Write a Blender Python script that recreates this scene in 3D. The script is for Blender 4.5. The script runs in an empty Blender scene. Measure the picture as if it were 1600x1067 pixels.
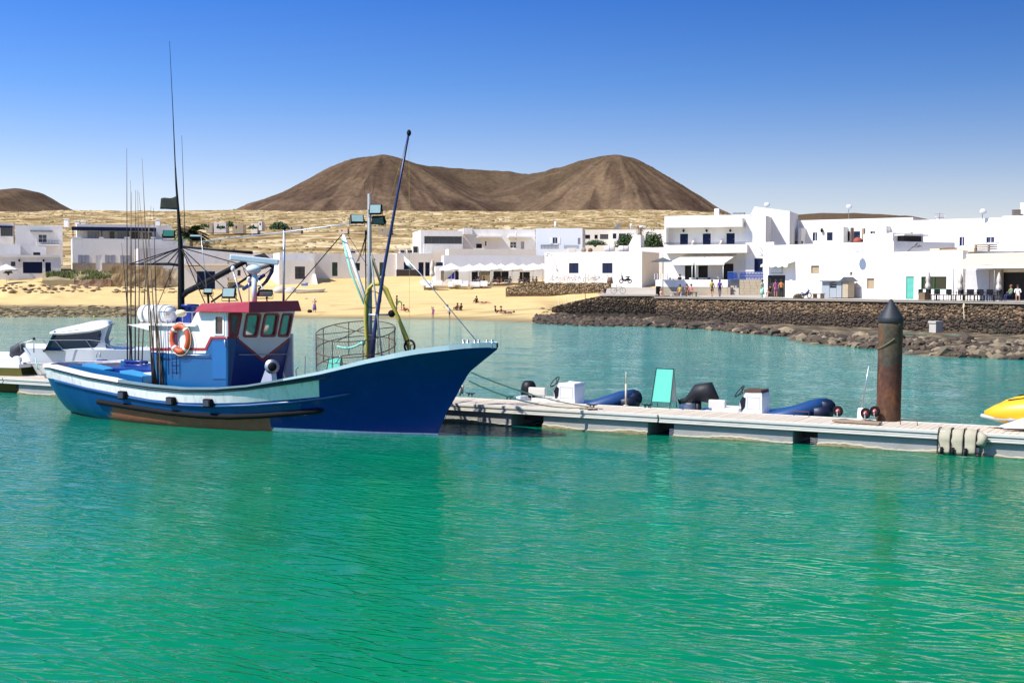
import bpy, bmesh, math, random
import numpy as np
from mathutils import Vector, Matrix, noise as mnoise
from mathutils.geometry import tessellate_polygon
random.seed(7)
rad = math.radians
S = bpy.context.scene
COL = S.collection

# ------------------------------------------------------------------ camera, light, exposure
F = 2000.0                     # focal length in photo pixels (1600 wide)
CAMZ = 4.0
PITCH = math.atan(92.5 / F)
cam = bpy.data.cameras.new('camera')
cam.sensor_fit = 'HORIZONTAL'; cam.sensor_width = 36.0; cam.lens = 36.0 * F / 1600.0
cam.clip_start = 0.1; cam.clip_end = 20000
camo = bpy.data.objects.new('camera', cam); COL.objects.link(camo)
camo.location = (0, 0, CAMZ); camo.rotation_euler = (math.pi / 2 - PITCH, 0, 0)
S.camera = camo

SUN = Vector((-1.1, -0.55, 1.5)).normalized()
elev = math.asin(SUN.z); azim = math.atan2(SUN.x, SUN.y)
world = bpy.data.worlds.new('World'); S.world = world; world.use_nodes = True
wt = world.node_tree
for n in list(wt.nodes): wt.nodes.remove(n)
wo = wt.nodes.new('ShaderNodeOutputWorld'); bg = wt.nodes.new('ShaderNodeBackground')
sky = wt.nodes.new('ShaderNodeTexSky'); sky.sky_type = 'NISHITA'; sky.sun_disc = False
sky.sun_elevation = elev; sky.sun_rotation = azim % (2 * math.pi)
sky.altitude = 0; sky.air_density = 1.0; sky.dust_density = 0.6; sky.ozone_density = 2.5
# the sky deepens faster with height than the model's: look it up at a steeper elevation
tc = wt.nodes.new('ShaderNodeTexCoord'); mp = wt.nodes.new('ShaderNodeMapping')
mp.inputs['Scale'].default_value = (1, 1, 1.75)
nrm = wt.nodes.new('ShaderNodeVectorMath'); nrm.operation = 'NORMALIZE'
hs = wt.nodes.new('ShaderNodeHueSaturation'); hs.inputs['Saturation'].default_value = 1.12
sep = wt.nodes.new('ShaderNodeSeparateXYZ')
rmp = wt.nodes.new('ShaderNodeValToRGB')
mulc = wt.nodes.new('ShaderNodeMixRGB'); mulc.blend_type = 'MULTIPLY'; mulc.inputs[0].default_value = 1.0
wt.links.new(tc.outputs['Generated'], mp.inputs[0]); wt.links.new(mp.outputs[0], nrm.inputs[0])
wt.links.new(nrm.outputs[0], sky.inputs[0]); wt.links.new(sky.outputs[0], hs.inputs['Color'])
wt.links.new(tc.outputs['Generated'], sep.inputs[0]); wt.links.new(sep.outputs['Z'], rmp.inputs[0])
cr = rmp.color_ramp
cr.elements[0].position = 0.0; cr.elements[0].color = (1.42, 1.04, .98, 1)
cr.elements[1].position = 0.26; cr.elements[1].color = (0.17, 0.57, 1.22, 1)
e_ = cr.elements.new(0.6); e_.color = (0.45, 0.72, 1.1, 1)
e_ = cr.elements.new(0.07); e_.color = (1.30, 1.02, .98, 1)
e_ = cr.elements.new(0.15); e_.color = (0.62, 0.82, 1.12, 1)
wt.links.new(hs.outputs[0], mulc.inputs[1]); wt.links.new(rmp.outputs[0], mulc.inputs[2])
sepx = wt.nodes.new('ShaderNodeMapRange'); sepx.interpolation_type = 'SMOOTHSTEP'
sepx.inputs[1].default_value = -1; sepx.inputs[2].default_value = 1; sepx.inputs[3].default_value = 1.42; sepx.inputs[4].default_value = 0.58
mul2 = wt.nodes.new('ShaderNodeMixRGB'); mul2.blend_type = 'MULTIPLY'; mul2.inputs[0].default_value = 1.0       # brighter towards the sun's side
wt.links.new(sep.outputs['X'], sepx.inputs[0]); wt.links.new(mulc.outputs[0], mul2.inputs[1]); wt.links.new(sepx.outputs[0], mul2.inputs[2])
wt.links.new(mul2.outputs[0], bg.inputs['Color']); bg.inputs['Strength'].default_value = 0.095
wt.links.new(bg.outputs[0], wo.inputs[0])

sl = bpy.data.lights.new('sun', 'SUN'); sl.energy = 4.2; sl.angle = rad(0.53); sl.color = (1.0, 0.95, 0.87)
so = bpy.data.objects.new('sun', sl); COL.objects.link(so)
so.rotation_euler = SUN.to_track_quat('Z', 'Y').to_euler(); so.location = (-20, -10, 40)
S.view_settings.view_transform = 'Standard'; S.view_settings.look = 'None'
S.view_settings.gamma = 1.0; S.view_settings.use_curve_mapping = False
S.view_settings.exposure = 0.72
S.cycles.max_bounces = 6; S.cycles.transparent_max_bounces = 12; S.cycles.caustics_reflective = False
S.cycles.caustics_refractive = False; S.cycles.sample_clamp_indirect = 4.0

# ------------------------------------------------------------------ photo geometry: pixel -> ray -> place
_c, _s = math.cos(PITCH), math.sin(PITCH)
def ray(px, py):
    x = (px - 800) / F; y = (533.5 - py) / F
    return Vector((x, _c + y * _s, -_s + y * _c))
def proj(P):
    d = P[1] * _c - (P[2] - CAMZ) * _s
    y = P[1] * _s + (P[2] - CAMZ) * _c
    return 800 + F * P[0] / d, 533.5 - F * y / d
def on_z(px, py, z=0.0):
    r = ray(px, py); t = (z - CAMZ) / r.z
    return Vector((r.x * t, r.y * t, z))
def at_Y(px, py, Y):
    r = ray(px, py); t = Y / r.y
    return Vector((r.x * t, Y, CAMZ + r.z * t))
class Fr:
    """a vertical reference plane: origin, direction along it, u along, v away from the viewer, z up"""
    def __init__(s, O, a):
        s.O = Vector((O[0], O[1])); s.a = Vector((a[0], a[1])).normalized(); s.n = Vector((-s.a.y, s.a.x))
    def uz(s, px, py, v=0.0):
        r = ray(px, py); den = r.x * s.n.x + r.y * s.n.y
        t = (v + s.O.dot(s.n)) / den
        return (r.x * t - s.O.x) * s.a.x + (r.y * t - s.O.y) * s.a.y, CAMZ + r.z * t
    def P(s, u, v, z):
        return Vector((s.O.x + s.a.x * u + s.n.x * v, s.O.y + s.a.y * u + s.n.y * v, z))
    def pp(s, px, py, v=0.0):
        u, z = s.uz(px, py, v); return s.P(u, v, z)

# ------------------------------------------------------------------ materials
MATS = {}
def mat(name, col, rough=.6, var=.12, scale=2.0, bump=0.0, bscale=20.0, metal=0.0, spec=.5, streak=0.0, dirt=None, trans=0.0, island=0.0, coat=0.0):
    if name in MATS: return MATS[name]
    m = bpy.data.materials.new(name); m.use_nodes = True; nt = m.node_tree; N = nt.nodes; L = nt.links
    b = N['Principled BSDF']; b.inputs['Roughness'].default_value = rough; b.inputs['Metallic'].default_value = metal
    b.inputs['Specular IOR Level'].default_value = spec
    if coat: b.inputs['Coat Weight'].default_value = coat
    if trans: b.inputs['Transmission Weight'].default_value = trans
    tcn = N.new('ShaderNodeTexCoord'); nz = N.new('ShaderNodeTexNoise'); nz.inputs['Scale'].default_value = scale
    nz.inputs['Detail'].default_value = 6; nz.inputs['Roughness'].default_value = .6
    L.new(tcn.outputs['Object'], nz.inputs['Vector'])
    mx = N.new('ShaderNodeMixRGB')
    lo = [max(0, c * (1 - var)) for c in col[:3]]; hi = [min(1, c * (1 + var)) for c in col[:3]]
    mx.inputs[1].default_value = (*lo, 1); mx.inputs[2].default_value = (*hi, 1)
    L.new(nz.outputs['Fac'], mx.inputs[0]); out = mx.outputs[0]
    if dirt:
        dc, amt, dsc, stretch = dirt
        mp_ = N.new('ShaderNodeMapping'); mp_.inputs['Scale'].default_value = (dsc, dsc, dsc * stretch)
        L.new(tcn.outputs['Object'], mp_.inputs[0]); n2 = N.new('ShaderNodeTexNoise'); n2.inputs['Scale'].default_value = 1
        n2.inputs['Detail'].default_value = 8; n2.inputs['Roughness'].default_value = .7; L.new(mp_.outputs[0], n2.inputs['Vector'])
        r2 = N.new('ShaderNodeValToRGB'); r2.color_ramp.elements[0].position = .5; r2.color_ramp.elements[1].position = .75
        r2.color_ramp.elements[1].color = (amt, amt, amt, 1); r2.color_ramp.elements[0].color = (0, 0, 0, 1)
        L.new(n2.outputs['Fac'], r2.inputs[0]); m2 = N.new('ShaderNodeMixRGB'); L.new(r2.outputs[0], m2.inputs[0])
        L.new(out, m2.inputs[1]); m2.inputs[2].default_value = (*dc, 1); out = m2.outputs[0]
    if island:
        g = N.new('ShaderNodeNewGeometry'); m3 = N.new('ShaderNodeHueSaturation')
        mr = N.new('ShaderNodeMapRange'); mr.inputs[3].default_value = 1 - island; mr.inputs[4].default_value = 1 + island
        L.new(g.outputs['Random Per Island'], mr.inputs[0]); L.new(mr.outputs[0], m3.inputs['Value']); L.new(out, m3.inputs['Color']); out = m3.outputs[0]
    L.new(out, b.inputs['Base Color'])
    if bump:
        n3 = N.new('ShaderNodeTexNoise'); n3.inputs['Scale'].default_value = bscale; n3.inputs['Detail'].default_value = 5
        L.new(tcn.outputs['Object'], n3.inputs['Vector']); bp = N.new('ShaderNodeBump'); bp.inputs['Strength'].default_value = bump
        bp.inputs['Distance'].default_value = .02; L.new(n3.outputs['Fac'], bp.inputs['Height']); L.new(bp.outputs[0], b.inputs['Normal'])
    MATS[name] = m; return m

WHITE = mat('white_wall', (.83, .79, .73), .85, .05, .6, .25, 6, dirt=((.55, .50, .44), .35, .9, .25))
CREAM = mat('cream_wall', (.74, .68, .58), .85, .06, .6, .2, 6, dirt=((.5, .43, .34), .3, .9, .3))
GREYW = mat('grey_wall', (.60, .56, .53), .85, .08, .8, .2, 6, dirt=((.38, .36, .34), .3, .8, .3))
BLUESH = mat('blue_shutter', (.004, .012, .05), .7, .15, 3, spec=.25)
GREENSH = mat('dark_green_door', (.02, .06, .035), .5, .15, 3)
TEAL = mat('turquoise_paint', (.10, .42, .33), .6, .1, 3)
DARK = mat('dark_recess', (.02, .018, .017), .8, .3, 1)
GLASS = mat('window_glass', (.03, .04, .05), .08, .2, .7, spec=.8)
WFRAME = mat('white_frame', (.78, .78, .76), .5, .04, 3)
TANPL = mat('tan_plinth', (.33, .27, .2), .9, .2, 2, .4, 8)
STONEB = mat('stone_block', (.40, .33, .23), .9, .2, 2, .4, 8, island=.2)
WOOD = mat('weathered_wood', (.30, .22, .14), .8, .25, 5, .3, 12)
BROWNP = mat('brown_post', (.09, .05, .03), .7, .2, 4)
AWN = mat('cream_awning', (.74, .69, .60), .8, .05, 1.5, .1, 10)
AWNBG = mat('beige_awning', (.72, .56, .36), .8, .05, 1.5, .1, 10)
CLOTHW = mat('white_canvas', (.82, .81, .80), .85, .04, 2, .2, 8)
CLOTHF = mat('folded_canvas', (.62, .56, .49), .85, .12, 3, .4, 10)
BLACKP = mat('black_plastic', (.009, .009, .011), .5, .3, 5, spec=.3)
RUBBER = mat('black_rubber', (.010, .010, .011), .8, .3, 8, .3, 30, spec=.15)
STEEL = mat('stainless_steel', (.55, .56, .57), .42, .12, 6, metal=1.0)
GALV = mat('galvanised_steel', (.24, .27, .28), .6, .2, 6, metal=.2, dirt=((.20, .10, .05), .6, 2.5, .4))
CONC = mat('grey_concrete', (.32, .34, .35), .85, .12, 1.2, .5, 14, dirt=((.22, .21, .18), .5, 1.2, .5))
CONCP = mat('pale_concrete', (.48, .44, .38), .9, .12, .8, .3, 10)
ALGAE = mat('waterline_growth', (.20, .17, .09), .95, .5, 6, 1.0, 25)
SALT = mat('salt_crust', (.36, .34, .27), .95, .25, 5, .8, 25)

# ------------------------------------------------------------------ mesh collector
def top_of(o):
    while o.parent: o = o.parent
    return o
class M:
    def __init__(s): s.v = []; s.f = []; s.mi = []; s.cur = 0; s.sm = []; s.smooth = False
    def add(s, vs, fs):
        b = len(s.v); s.v += [tuple(v) for v in vs]
        for f in fs: s.f.append(tuple(i + b for i in f)); s.mi.append(s.cur); s.sm.append(s.smooth)
        return s
    def box(s, c, size, rz=0.0, mtx=None):
        x, y, z = size[0] / 2, size[1] / 2, size[2] / 2
        vs = [Vector((a * x, b * y, d * z)) for d in (-1, 1) for a, b in ((-1, -1), (1, -1), (1, 1), (-1, 1))]
        R = mtx if mtx is not None else Matrix.Rotation(rz, 3, 'Z')
        c = Vector(c)
        return s.add([R @ v + c for v in vs], [(3, 2, 1, 0), (4, 5, 6, 7), (0, 1, 5, 4), (1, 2, 6, 5), (2, 3, 7, 6), (3, 0, 4, 7)])
    def fbox(s, fr, u0, u1, v0, v1, z0, z1):
        vs = [fr.P(u, v, z) for z in (z0, z1) for u, v in ((u0, v0), (u1, v0), (u1, v1), (u0, v1))]
        return s.add(vs, [(3, 2, 1, 0), (4, 5, 6, 7), (0, 1, 5, 4), (1, 2, 6, 5), (2, 3, 7, 6), (3, 0, 4, 7)])
    def beam(s, p, q, w, h=None):
        p, q = Vector(p), Vector(q); h = h or w; d = q - p; L = d.length
        if L < 1e-6: return s
        R = d.to_track_quat('X', 'Z').to_matrix()
        return s.box((p + q) / 2, (L, w, h), mtx=R)
    def tube(s, pts, r, seg=8, closed=False, caps=True):
        pts = [Vector(p) for p in pts]; n = len(pts); rs = r if hasattr(r, '__len__') else [r] * n
        vs = []; fs = []; prev = None
        for i, p in enumerate(pts):
            if closed: d = pts[(i + 1) % n] - pts[i - 1]
            else: d = pts[min(i + 1, n - 1)] - pts[max(i - 1, 0)]
            if d.length < 1e-9: d = Vector((0, 0, 1))
            d.normalize()
            if prev is None: prev = d.orthogonal().normalized()
            x = (prev - d * prev.dot(d))
            x = x.normalized() if x.length > 1e-6 else d.orthogonal().normalized()
            prev = x; y = d.cross(x)
            for k in range(seg):
                a = 2 * math.pi * k / seg
                vs.append(p + (x * math.cos(a) + y * math.sin(a)) * rs[i])
        for i in range(n if closed else n - 1):
            j = (i + 1) % n
            for k in range(seg):
                k2 = (k + 1) % seg
                fs.append((i * seg + k, i * seg + k2, j * seg + k2, j * seg + k))
        if caps and not closed: fs += [tuple(range(seg))[::-1], tuple(range((n - 1) * seg, n * seg))]
        sm = s.smooth; s.smooth = seg > 5; s.add(vs, fs); s.smooth = sm
        return s
    def lathe(s, prof, base, axis=(0, 0, 1), seg=16):
        """prof: (r, h) pairs along the axis from base"""
        ax = Vector(axis).normalized(); x = ax.orthogonal().normalized(); y = ax.cross(x); b = Vector(base)
        vs = []; fs = []
        for r, h in prof:
            for k in range(seg):
                a = 2 * math.pi * k / seg; vs.append(b + ax * h + (x * math.cos(a) + y * math.sin(a)) * r)
        for i in range(len(prof) - 1):
            for k in range(seg):
                k2 = (k + 1) % seg; fs.append((i * seg + k, i * seg + k2, (i + 1) * seg + k2, (i + 1) * seg + k))
        fs += [tuple(range(seg))[::-1], tuple(range((len(prof) - 1) * seg, len(prof) * seg))]
        sm = s.smooth; s.smooth = True; s.add(vs, fs); s.smooth = sm
        return s
    def ball(s, c, r, seg=10, rings=6, sq=(1, 1, 1)):
        c = Vector(c); vs = [c + Vector((0, 0, -r * sq[2]))]; fs = []
        for i in range(1, rings):
            t = math.pi * i / rings
            for k in range(seg):
                a = 2 * math.pi * k / seg
                vs.append(c + Vector((r * sq[0] * math.sin(t) * math.cos(a), r * sq[1] * math.sin(t) * math.sin(a), -r * sq[2] * math.cos(t))))
        vs.append(c + Vector((0, 0, r * sq[2]))); e = len(vs) - 1
        for k in range(seg):
            k2 = (k + 1) % seg; fs.append((0, 1 + k2, 1 + k)); fs.append((e, e - seg + k, e - seg + k2))
            for i in range(rings - 2): fs.append((1 + i * seg + k, 1 + i * seg + k2, 1 + (i + 1) * seg + k2, 1 + (i + 1) * seg + k))
        sm = s.smooth; s.smooth = True; s.add(vs, fs); s.smooth = sm
        return s
    def panel(s, fn, outer, holes=(), th=.2):
        """flat plate: fn(a, b, w) -> world, outline and holes as (a, b) lists, thickness th"""
        loops = [list(outer)] + [list(h) for h in holes]
        tri = tessellate_polygon([[Vector((a, b, 0)) for a, b in l] for l in loops])
        flat = [p for l in loops for p in l]; n = len(flat)
        vs = [fn(a, b, 0) for a, b in flat] + [fn(a, b, th) for a, b in flat]
        fs = [tuple(t) for t in tri] + [tuple(i + n for i in t)[::-1] for t in tri]
        k = 0
        for l in loops:
            m = len(l)
            for i in range(m): fs.append((k + i, k + (i + 1) % m, k + (i + 1) % m + n, k + i + n))
            k += m
        return s.add(vs, fs)
    def strip(s, rows, close_u=False):
        """quads through a grid of points rows[i][j]"""
        n = len(rows[0]); vs = [p for r in rows for p in r]; fs = []
        for i in range(len(rows) - 1):
            for j in range(n if close_u else n - 1):
                j2 = (j + 1) % n; fs.append((i * n + j, i * n + j2, (i + 1) * n + j2, (i + 1) * n + j))
        return s.add(vs, fs)
    def build(s, name, mats, parent=None, **props):
        if not isinstance(mats, (list, tuple)): mats = [mats]
        me = bpy.data.meshes.new(name)
        off = Vector((0, 0, 0))
        if parent is not None: off = top_of(parent).location
        me.from_pydata([(v[0] - off.x, v[1] - off.y, v[2] - off.z) for v in s.v], [], s.f); 
        for m in mats: me.materials.append(m)
        if len(mats) > 1: me.polygons.foreach_set('material_index', s.mi)
        me.polygons.foreach_set('use_smooth', s.sm)
        me.update()
        o = bpy.data.objects.new(name, me); COL.objects.link(o)
        if parent is not None: o.parent = parent
        for k, v in props.items():
            if v: o[k] = v
        return o
def solo(m, name, mats, base, label, cat, group=None):
    """a one-mesh thing whose origin is its base"""
    base = Vector(base); m.v = [(v[0] - base.x, v[1] - base.y, v[2] - base.z) for v in m.v]
    o = m.build(name, mats); o.location = base; o['label'] = label; o['category'] = cat
    if group: o['group'] = group
    return o
def thing(name, base, label, cat, group=None):
    o = bpy.data.objects.new(name, None); COL.objects.link(o); o.location = base; o.empty_display_size = .2
    o['label'] = label; o['category'] = cat
    if group: o['group'] = group
    return o
def struct(m, name, mats): return m.build(name, mats, kind='structure')
def copy_tree(o, parent=None, loc=None, rz=None, label=None):
    c = o.copy(); COL.objects.link(c); c.parent = parent
    if loc is not None: c.location = loc
    if rz is not None: c.rotation_euler = (0, 0, rz)
    if label: c['label'] = label
    for ch in list(o.children): copy_tree(ch, c)
    return c
def lerp(a, b, t): return a + (b - a) * t
def sag(p, q, drop, n=14):
    p, q = Vector(p), Vector(q)
    return [p.lerp(q, i / n) - Vector((0, 0, drop * 4 * (i / n) * (1 - i / n))) for i in range(n + 1)]

# vectorised value noise
_rs = np.random.RandomState(11); _tab = _rs.rand(512, 512)
def vn(x, y):
    xi = np.floor(x).astype(int); yi = np.floor(y).astype(int); fx = x - xi; fy = y - yi
    fx = fx * fx * (3 - 2 * fx); fy = fy * fy * (3 - 2 * fy)
    a = _tab[xi % 512, yi % 512]; b = _tab[(xi + 1) % 512, yi % 512]; c = _tab[xi % 512, (yi + 1) % 512]; d = _tab[(xi + 1) % 512, (yi + 1) % 512]
    return (a * (1 - fx) + b * fx) * (1 - fy) + (c * (1 - fx) + d * fx) * fy
def fbm(x, y, o=5, g=.5):
    t = 0; amp = 1; tot = 0
    for i in range(o):
        t = t + amp * vn(x * 2 ** i + 17.3 * i, y * 2 ** i + 9.1 * i); tot += amp; amp *= g
    return t / tot - .5
def grid_obj(name, X, Y, Z, mats, smooth=True):
    h, w = X.shape; co = np.stack([X, Y, Z], -1).reshape(-1, 3).astype(np.float32)
    i = np.arange(h - 1)[:, None] * w + np.arange(w - 1)[None, :]
    q = np.stack([i, i + 1, i + w + 1, i + w], -1).reshape(-1, 4).astype(np.int32)
    me = bpy.data.meshes.new(name); me.vertices.add(len(co)); me.vertices.foreach_set('co', co.ravel())
    me.loops.add(q.size); me.loops.foreach_set('vertex_index', q.ravel()); me.polygons.add(len(q))
    me.polygons.foreach_set('loop_start', np.arange(0, q.size, 4, dtype=np.int32))
    me.polygons.foreach_set('loop_total', np.full(len(q), 4, dtype=np.int32))
    me.polygons.foreach_set('use_smooth', np.full(len(q), smooth))
    me.update(calc_edges=True); me.validate()
    for m in (mats if isinstance(mats, list) else [mats]): me.materials.append(m)
    o = bpy.data.objects.new(name, me); COL.objects.link(o); o['kind'] = 'structure'
    return o
# ------------------------------------------------------------------ ground shape
_sh = [(-400, 494), (0, 494), (250, 495), (500, 497), (700, 499), (800, 503), (860, 506), (950, 509), (1020, 509), (1100, 513), (1200, 523), (1330, 541), (1450, 553), (1600, 562), (1900, 575)]
SHORE = np.array([[on_z(a, b).x, on_z(a, b).y] for a, b in _sh])
QA = np.array([on_z(1024, 463.5, 2.5).x, on_z(1024, 463.5, 2.5).y])
QB = np.array([on_z(1600, 472.3, 2.5).x, on_z(1600, 472.3, 2.5).y])
QD = (QB - QA) / np.linalg.norm(QB - QA); QN = np.array([-QD[1], QD[0]])      # QN points inland
if QN[1] < 0: QN = -QN
def shore_d(X, Y):
    best = np.full(X.shape, 1e9)
    for (ax, ay), (bx, by) in zip(SHORE[:-1], SHORE[1:]):
        dx, dy = bx - ax, by - ay; t = np.clip(((X - ax) * dx + (Y - ay) * dy) / (dx * dx + dy * dy), 0, 1)
        best = np.minimum(best, np.hypot(X - ax - t * dx, Y - ay - t * dy))
    return np.where(Y > np.interp(X, SHORE[:, 0], SHORE[:, 1]), best, -best)
def smst(a, b, x):
    t = np.clip((x - a) / (b - a), 0, 1); return t * t * (3 - 2 * t)
def rockw(X, Y):                                   # where the shore is rock: right of the beach
    return smst(2.5, 9, X) * (1 - smst(8, 17, (X - QA[0]) * QN[0] + (Y - QA[1]) * QN[1] + 10 * (X < QA[0] - 4)))
def ground(X, Y, rough=True):
    X = np.asarray(X, float); Y = np.asarray(Y, float)
    d = shore_d(X, Y)
    d = d + 2.0 * fbm(X * .15, Y * .15, 4) * np.clip(1 - abs(d) / 30, 0, 1)
    beach = np.interp(d, [-60, -20, 0, 4, 14, 30, 48, 60], [-3, -1.6, 0, .3, 1.3, 3.0, 4.8, 4.95])
    lf = smst(-20, -34, X); beach = beach + lf * np.interp(d, [28, 48, 60], [0, .75, .95])
    shelf = np.interp(d, [-60, -20, 0, 3, 12, 40], [-3, -1.4, -.02, .10, .10, .06])
    w = rockw(X, Y)
    z = beach * (1 - w) + shelf * w
    z = z + w * np.clip(d + 3, 0, 3) / 3 * (.5 * fbm(X * .45, Y * .45, 5) + .12 * smst(9, 0, d))
    inland = (X - QA[0]) * QN[0] + (Y - QA[1]) * QN[1]
    along = (X - QA[0]) * QD[0] + (Y - QA[1]) * QD[1]
    beh = smst(0.3, 1.5, inland) * smst(-1, .5, along)
    z = np.where(beh > 0, np.minimum(z, z * (1 - beh) + 2.2 * beh + 0 * z), z)
    plain = 5 + .062 * (np.minimum(Y, 1620) - 195) - .08 * np.clip(Y - 1620, 0, 400)
    plain = 4 + (plain - 4) * (1 - .17 * smst(.14, .23, X / np.maximum(Y, 1)))
    f = smst(185, 225, Y)
    z = z * (1 - f) + plain * f
    if rough:
        z = z + fbm(X * .25, Y * .25, 4) * .25 * smst(3, 15, d) * (1 - w)
        z = z + fbm(X * .012, Y * .012, 5) * 9 * smst(300, 1500, Y)
        z = z + 3.0 * smst(120, 90, X * 0 + 150 - X * 0) * 0
        # dune mounds at the left, in front of the garages
        z = z + 1.5 * np.exp(-(((X + 66) / 9) ** 2 + ((Y - 172) / 6) ** 2)) * (1 + fbm(X * .5, Y * .5, 4))
        z = z + .9 * np.exp(-(((X + 52) / 9) ** 2 + ((Y - 174) / 4) ** 2))
    return z
def g1(x, y): return float(ground(np.array([x]), np.array([y]))[0])
def hit(px, py, y0=60, y1=1700):
    """where the sight line through a photo point meets the ground"""
    r = ray(px, py); Ys = np.concatenate([np.arange(y0, 260, .25), np.arange(260, y1, 3)]); t = Ys / r.y
    z = CAMZ + r.z * t; g = np.maximum(ground(r.x * t, Ys), 0)
    k = np.argmax(z < g)
    if z[k] >= g[k]: k = len(Ys) - 1
    return Vector((r.x * t[k], Ys[k], float(g[k])))
def prom_z(x, y):
    inl = (x - QA[0]) * QN[0] + (y - QA[1]) * QN[1]
    return 2.5 + .02 * max(inl - 1, 0)

def nodes_mat(name):
    m = bpy.data.materials.new(name); m.use_nodes = True
    return m, m.node_tree.nodes, m.node_tree.links, m.node_tree.nodes['Principled BSDF']
def ramp(N, stops):
    r = N.new('ShaderNodeValToRGB'); c = r.color_ramp
    c.elements[0].position = stops[0][0]; c.elements[0].color = (*stops[0][1], 1)
    c.elements[1].position = stops[-1][0]; c.elements[1].color = (*stops[-1][1], 1)
    for p, k in stops[1:-1]: e = c.elements.new(p); e.color = (*k, 1)
    return r
def noise_n(N, L, vec, scale, det=6, rough=.6, dist=0):
    n = N.new('ShaderNodeTexNoise'); n.inputs['Scale'].default_value = scale; n.inputs['Detail'].default_value = det
    n.inputs['Roughness'].default_value = rough; n.inputs['Distortion'].default_value = dist; L.new(vec, n.inputs['Vector']); return n
def mapping(N, L, vec, sc, rot=(0, 0, 0)):
    m = N.new('ShaderNodeMapping'); m.inputs['Scale'].default_value = sc; m.inputs['Rotation'].default_value = rot; L.new(vec, m.inputs[0]); return m.outputs[0]
def mixc(N, L, f, a, b, mode='MIX'):
    m = N.new('ShaderNodeMixRGB'); m.blend_type = mode
    for i, s in ((0, f), (1, a), (2, b)):
        if hasattr(s, 'default_value') or hasattr(s, 'is_linked'): L.new(s, m.inputs[i])
        else: m.inputs[i].default_value = s if i == 0 else (*s, 1)
    return m.outputs[0]
def bumpn(N, L, h, st, dist, nin=None):
    b = N.new('ShaderNodeBump'); b.inputs['Strength'].default_value = st; b.inputs['Distance'].default_value = dist; L.new(h, b.inputs['Height'])
    if nin is not None: L.new(nin, b.inputs['Normal'])
    return b.outputs[0]

# ------------------------------------------------------------------ sea
m, N, L, B = nodes_mat('harbour_water'); MATS['sea'] = m
tcn = N.new('ShaderNodeTexCoord'); P_ = tcn.outputs['Object']
sx = N.new('ShaderNodeSeparateXYZ'); L.new(P_, sx.inputs[0])
# deep green over the dredged basin, paler and bluer over the sand towards the beach
nA = noise_n(N, L, mapping(N, L, P_, (.05, .02, .05)), 1.0, 3, .5)
ad = N.new('ShaderNodeMath'); ad.operation = 'MULTIPLY_ADD'; L.new(nA.outputs['Fac'], ad.inputs[0]); ad.inputs[1].default_value = 16; L.new(sx.outputs['Y'], ad.inputs[2])
dv = N.new('ShaderNodeMath'); dv.operation = 'DIVIDE'; L.new(ad.outputs[0], dv.inputs[0]); dv.inputs[1].default_value = 160
rr = ramp(N, [(.06, (.0, .20, .060)), (.17, (.0, .168, .060)), (.26, (.001, .135, .078)), (.40, (.012, .20, .145)), (.75, (.07, .30, .235)), (.92, (.22, .36, .26))])
L.new(dv.outputs[0], rr.inputs[0])
nB = noise_n(N, L, mapping(N, L, P_, (.35, .12, .3), (0, 0, .2)), 1.0, 5, .55)
rB = ramp(N, [(.3, (.80, .86, .9)), (.7, (1.15, 1.1, 1.05))]); L.new(nB.outputs['Fac'], rB.inputs[0])
col = mixc(N, L, 1.0, rr.outputs[0], rB.outputs[0], 'MULTIPLY')
L.new(col, B.inputs['Base Color'])
B.inputs['Roughness'].default_value = .07; B.inputs['IOR'].default_value = 1.2; B.inputs['Specular IOR Level'].default_value = .5
w1 = noise_n(N, L, mapping(N, L, mapping(N, L, P_, (1, 1, 1), (0, 0, .72)), (.75, 4.2, 1)), 1.0, 4, .5, .6)
w2 = noise_n(N, L, mapping(N, L, mapping(N, L, P_, (1, 1, 1), (0, 0, .35)), (5, 14, 1)), 1.0, 3, .5, .2)
def mth(op, a, b=None):
    q = N.new('ShaderNodeMath'); q.operation = op; L.new(a, q.inputs[0])
    if b is not None: q.inputs[1].default_value = b
    return q.outputs[0]
def ridged(vec, sc, det, pw):
    q = noise_n(N, L, vec, sc, det, .45, .25); return mth('POWER', mth('MAXIMUM', mth('SUBTRACT', mth('MULTIPLY', mth('ABSOLUTE', mth('SUBTRACT', q.outputs['Fac'], .5)), -11.5), -1.0), 0.0), pw)
# short sharp crests of two crossing wave trains on an otherwise smooth surface
rv1 = mapping(N, L, mapping(N, L, P_, (1, 1, 1), (0, 0, .62)), (.38, 2.1, 1)); rv2 = mapping(N, L, mapping(N, L, P_, (1, 1, 1), (0, 0, .12)), (.55, 2.6, 1))
r0 = bumpn(N, L, ridged(rv1, 1.6, 1.5, 1.6), .5, .022); r00 = bumpn(N, L, ridged(rv2, 1.5, 1.5, 1.6), .42, .018, r0)
n1 = bumpn(N, L, w1.outputs['Fac'], .20, .05, r00)
n2 = bumpn(N, L, w2.outputs['Fac'], .36, .012, n1)
L.new(n2, B.inputs['Normal'])
rows = np.concatenate([[-300, -150, -60, -20, 0, 4, 8], np.geomspace(10, 175, 620)])
s = np.linspace(-1, 1, 420); s = np.sign(s) * abs(s) ** 1.5
hw = np.clip(.55 * np.abs(rows) + 45, 45, 400)
X = s[None, :] * hw[:, None]; Y = np.repeat(rows[:, None], len(s), 1)
Z = np.zeros_like(X); rw = np.random.RandomState(5)
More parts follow.
